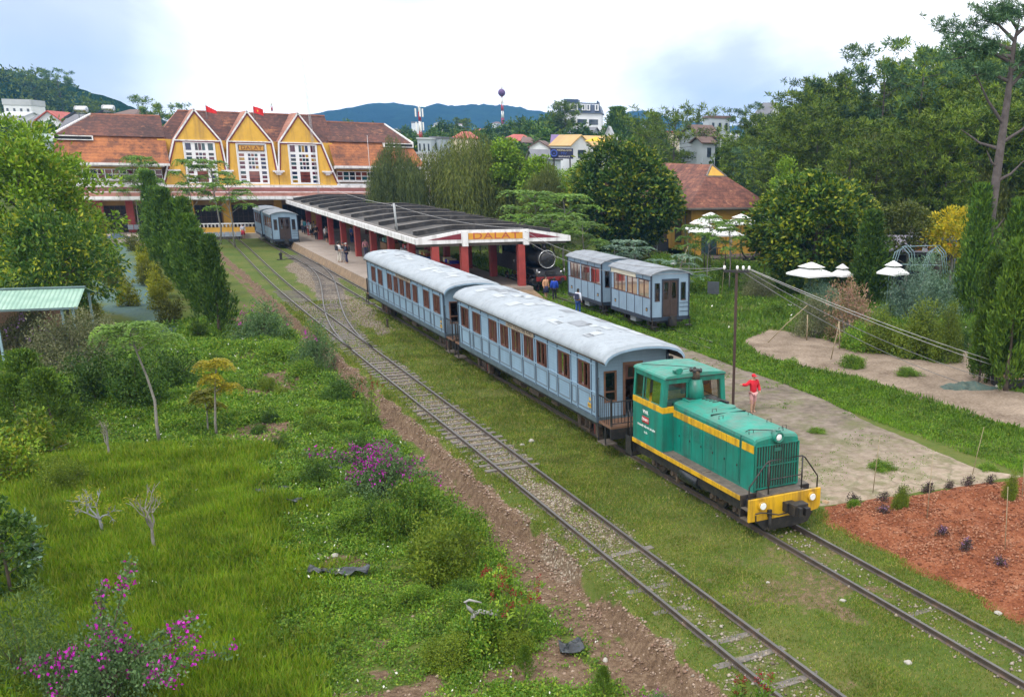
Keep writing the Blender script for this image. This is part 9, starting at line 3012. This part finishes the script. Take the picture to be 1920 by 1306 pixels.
GR_LAWN = leaf('blade_lawn', [(0.075, 0.135, 0.014), (0.11, 0.175, 0.018), (0.155, 0.20, 0.028), (0.24, 0.21, 0.075)], 0.3, vary=0.4)
GR_MEAD = leaf('blade_meadow', [(0.085, 0.175, 0.006), (0.13, 0.23, 0.008), (0.17, 0.27, 0.010), (0.22, 0.25, 0.03)], 0.4, vary=0.35)
GR_GREEN = leaf('blade_green', [(0.07, 0.165, 0.014), (0.11, 0.215, 0.018), (0.15, 0.25, 0.024)], 0.35, vary=0.4)


def grass(name, seed, n, box, h, w, mat, keepf, jit=0.45, hmax=None):
	rng = np.random.RandomState(seed)
	x, y = scatter(rng, n, *box)
	d = (x - CAMX) * SH + (y - CAMY) * CH
	p = keepf(x, y) * np.clip((24.0 / np.maximum(d, 8)) ** 1.35, 0.0, 1)
	k = (rng.rand(n) < p) & (d > 7) & (d < 95)
	x, y, d = x[k], y[k], d[k]
	g = np.clip(d / 24, 0.85, 3.2) ** 0.6
	hh = h * (0.75 + 0.9 * np.clip(fbm(x, y, 1.6, 3) + 0.4, 0, 1)) * g
	P = np.stack([x, y, base_h(x, y) - 0.02], 1)
	P[:, 2] += np.where((np.abs(x) < 30) & (y < 75) & (y > -14), fbm(x, y, 0.9, 3) * 0.06, 0)
	V = leafV(rng, P, hh, w * g, np.tile([0.0, 0.0, 1.0], (len(P), 1)), jit)
	return kind(link_mesh(name, np_mesh(name, V, 4, mat)), 'stuff')


def lawn_k(x, y):
	k, lm2, bm2 = clearing(x, y)
	patch = 0.35 + 0.65 * sst(-0.12, 0.12, fbm(x + 50, y, 2.6, 4))
	near = np.abs(np.abs(x) - 0.53) < 0.07
	return k * patch * (1 - lm2) * ~near


def meadow_k(x, y):
	k, lm2, bm2 = clearing(x, y)
	return np.clip(lm2 * 1.3, 0, 1) * np.clip(k + 0.5, 0, 1) * (0.45 + 0.55 * sst(-0.15, 0.1, fbm(x, y + 40, 1.1, 3)))


grass('lawn_grass', 1, 900000, (-5.9, 2.2, -14, 50), 0.085, 0.017, GR_LAWN, lawn_k, 0.6)
grass('verge_grass', 2, 420000, (10.2, 16.5, -8, 52), 0.12, 0.022, GR_GREEN, lawn_k, 0.6)
grass('meadow_grass', 3, 640000, (-19.5, -8.5, -9, 22), 0.30, 0.026, GR_MEAD, meadow_k, 0.55)
grass('garden_grass', 4, 700000, (12.5, 48, 4, 75), 0.20, 0.035, GR_GREEN, lambda x, y: clearing(x, y)[0] * (0.4 + 0.6 * sst(-0.1, 0.1, fbm(x, y, 3.0, 3))), 0.6)


# broad leaved weeds
def weeds(name, seed, n, box, mat, keepf, per=9, L=0.085, W=0.05, rad=0.16, hgt=0.16):
	rng = np.random.RandomState(seed)
	x, y = scatter(rng, n, *box)
	d = (x - CAMX) * SH + (y - CAMY) * CH
	p = keepf(x, y) * np.clip((26.0 / np.maximum(d, 8)) ** 1.1, 0, 1)
	k = (rng.rand(n) < p) & (d > 7) & (d < 110)
	x, y, d = x[k], y[k], d[k]
	g = np.clip(d / 26, 0.8, 3.5) ** 0.7
	hl = np.clip(fbm(x, y, 1.4, 3) + 0.45, 0.15, 1)
	idx = np.repeat(np.arange(len(x)), per)
	o = sph(rng, len(idx), 0.4); o[:, 2] = np.abs(o[:, 2])
	P = np.stack([x, y, base_h(x, y)], 1)[idx] + o * np.stack([rad * g, rad * g, hgt * g * hl * 2.0], 1)[idx] * rng.rand(len(idx), 1) ** 0.4
	V = leafV(rng, P, L * g[idx], W * g[idx], o + np.array([0, 0, 0.25]), 0.8, 0.5)
	mi = None
	if isinstance(mat, list):
		mi = ((rng.rand(len(P)) < 0.008) & (fbm(P[:, 0] + 5, P[:, 1], 2.5, 2) > -0.02)).astype(int)
	return kind(link_mesh(name, np_mesh(name, V, 4, mat, mat_idx=mi)), 'stuff')


def weed_k(x, y):
	k, lm2, bm2 = clearing(x, y)
	clump = sst(-0.10, 0.06, fbm(x + 11, y + 31, 1.5, 4))
	return k * (1 - 0.80 * lm2) * (1 - 0.8 * bm2) * (0.32 + 0.68 * clump)


weeds('ground_weeds', 11, 190000, (-22, -6.6, -10, 46), [LF_WEED, FL_WHITE], weed_k)
weeds('yellowish_weeds', 12, 30000, (-19, -6.4, -9, 44), LF_BRIGHT, lambda x, y: weed_k(x, y) * sst(0.0, 0.1, fbm(x, y + 90, 3.0, 3)), 9, 0.07, 0.035)
weeds('garden_weeds', 13, 26000, (11.5, 50, 0, 78), [LF_WEED, FL_WHITE], lambda x, y: clearing(x, y)[0] * sst(-0.05, 0.1, fbm(x, y, 2.5, 3)) * (x > 13.5), 9, 0.10, 0.06)
weeds('verge_weeds', 14, 9000, (10.6, 14.2, -6, 30), LF_WEED, lambda x, y: clearing(x, y)[0] * 0.8, 9, 0.07, 0.04, 0.13, 0.12)
weeds('track_weeds', 15, 14000, (-6.0, 1.6, -12, 45), LF_WEED, lambda x, y: 0.55 * sst(0.02, 0.12, fbm(x + 7, y, 1.3, 3)) * (np.maximum(np.exp(-((x + 5.0) / 0.35) ** 2), 0.25 * np.exp(-((x + 4.5) / 0.5) ** 2) * (y < 5))), 8, 0.05, 0.03, 0.10, 0.07)
weeds('paving_weeds', 16, 9000, (2.2, 10.6, 0.8, 30), GR_GREEN, lambda x, y: (sdist(x, y, PAVE) > 0.1) * sst(0.06, 0.14, fbm(x, y, 1.7, 4)) * 0.6, 8, 0.05, 0.03, 0.12, 0.06)


# loose stones: ballast, path rubble and clods
def stones(name, seed, n, box, keepf, rmin, rmax, mats, zf=base_h):
	rng = np.random.RandomState(seed)
	x, y = scatter(rng, n, *box)
	d = (x - CAMX) * SH + (y - CAMY) * CH
	k = (rng.rand(n) < keepf(x, y) * np.clip((26 / np.maximum(d, 8)) ** 1.2, 0, 1)) & (d > 7) & (d < 85)
	x, y = x[k], y[k]; n = len(x)
	base = np.array([(1, 0, 0), (0, 1, 0), (-1, 0, 0), (0, -1, 0), (0, 0, 0.8), (0, 0, -0.8)], float)
	F = [(0, 1, 4), (1, 2, 4), (2, 3, 4), (3, 0, 4), (1, 0, 5), (2, 1, 5), (3, 2, 5), (0, 3, 5)]
	r = rng.uniform(rmin, rmax, n) * rng.uniform(0.6, 1.3, n)
	V = base[None] * (r[:, None, None] * rng.uniform(0.6, 1.25, (n, 6, 3)))
	a = rng.rand(n) * 6.28; ca, sa = np.cos(a)[:, None], np.sin(a)[:, None]
	X, Y = V[..., 0] * ca - V[..., 1] * sa, V[..., 0] * sa + V[..., 1] * ca
	V = np.stack([X + x[:, None], Y + y[:, None], V[..., 2] + (zf(x, y) + r * 0.25)[:, None]], -1)
	me = bpy.data.meshes.new(name)
	me.vertices.add(n * 6); me.vertices.foreach_set('co', V.reshape(-1).astype(np.float32))
	FF = (np.array(F)[None] + (np.arange(n) * 6)[:, None, None]).reshape(-1, 3)
	me.loops.add(FF.size); me.loops.foreach_set('vertex_index', FF.ravel().astype(np.int32))
	me.polygons.add(len(FF)); me.polygons.foreach_set('loop_start', np.arange(0, FF.size, 3, dtype=np.int32))
	me.materials.append(mats); me.update(calc_edges=True)
	return kind(link_mesh(name, me), 'stuff')


def island_mat(name, cols):
	m, nt, bs = nodes(name)
	g = nt.nodes.new('ShaderNodeNewGeometry')
	k = len(cols)
	nt.links.new(ramp(nt, [((i + 0.5) / k, c) for i, c in enumerate(cols)], g.outputs['Random Per Island']), bs.inputs['Base Color'])
	bs.inputs['Roughness'].default_value = 0.9; bs.inputs['Specular IOR Level'].default_value = 0.2
	return m


BAL = island_mat('ballast_stone', [(0.14, 0.115, 0.09), (0.27, 0.23, 0.185), (0.36, 0.31, 0.255), (0.24, 0.19, 0.145), (0.35, 0.32, 0.28)])
CLOD = island_mat('red_clod', [(0.15, 0.055, 0.03), (0.24, 0.095, 0.052), (0.33, 0.165, 0.10)])
RUB = island_mat('earth_rubble', [(0.17, 0.11, 0.08), (0.28, 0.20, 0.155), (0.36, 0.28, 0.22), (0.22, 0.14, 0.10)])
stones('ballast', 21, 90000, (-6.0, 2, -12, 75), lambda x, y: np.clip(masks(x, y)[1], 0, 1) * 0.75, 0.02, 0.05, BAL)
stones('path_rubble', 22, 90000, (-16, -5.6, -10, 45), lambda x, y: masks(x, y)[0] * (0.25 + 0.7 * (x > -6.35)), 0.015, 0.05, RUB)
stones('earth_clods', 23, 42000, (1.5, 14, -12, 2), lambda x, y: (sdist(x, y, SOIL) > 0.2) * (0.3 + 0.7 * sst(-0.1, 0.1, fbm(x, y, 0.9, 3))), 0.015, 0.05, CLOD, lambda X, Y: base_h(X, Y) + np.clip((sdist(X, Y, SOIL) + fbm(X, Y, 1.1, 4) * 0.7) * 0.14, -0.3, 0.10) + sst(0.2, 1.2, sdist(X, Y, SOIL) + fbm(X, Y, 1.1, 4) * 0.7) * (fbm(X, Y, 0.5, 4) * 0.42 + fbm(X, Y, 2.2, 3) * 0.4 + 0.08))
stones('wood_chips', 24, 50000, (11.5, 34, 2, 30), lambda x, y: (sdist(x, y, MULCH) > 0) * 0.9, 0.02, 0.05, RUB)

# ------------------------------------------------------------------ the air
b = MB(); b.box(-760, 3020, -95, 3420, -40, 250)
m = bpy.data.materials.new('haze'); m.use_nodes = True; nt = m.node_tree
nt.nodes.remove(nt.nodes['Principled BSDF'])
pv = nt.nodes.new('ShaderNodeVolumePrincipled')
pv.inputs['Color'].default_value = (0.17, 0.46, 1.0, 1)
pv.inputs['Density'].default_value = 0.00019
nt.links.new(pv.outputs[0], nt.nodes['Material Output'].inputs['Volume'])
kind(b.build('haze', [m]), 'stuff')
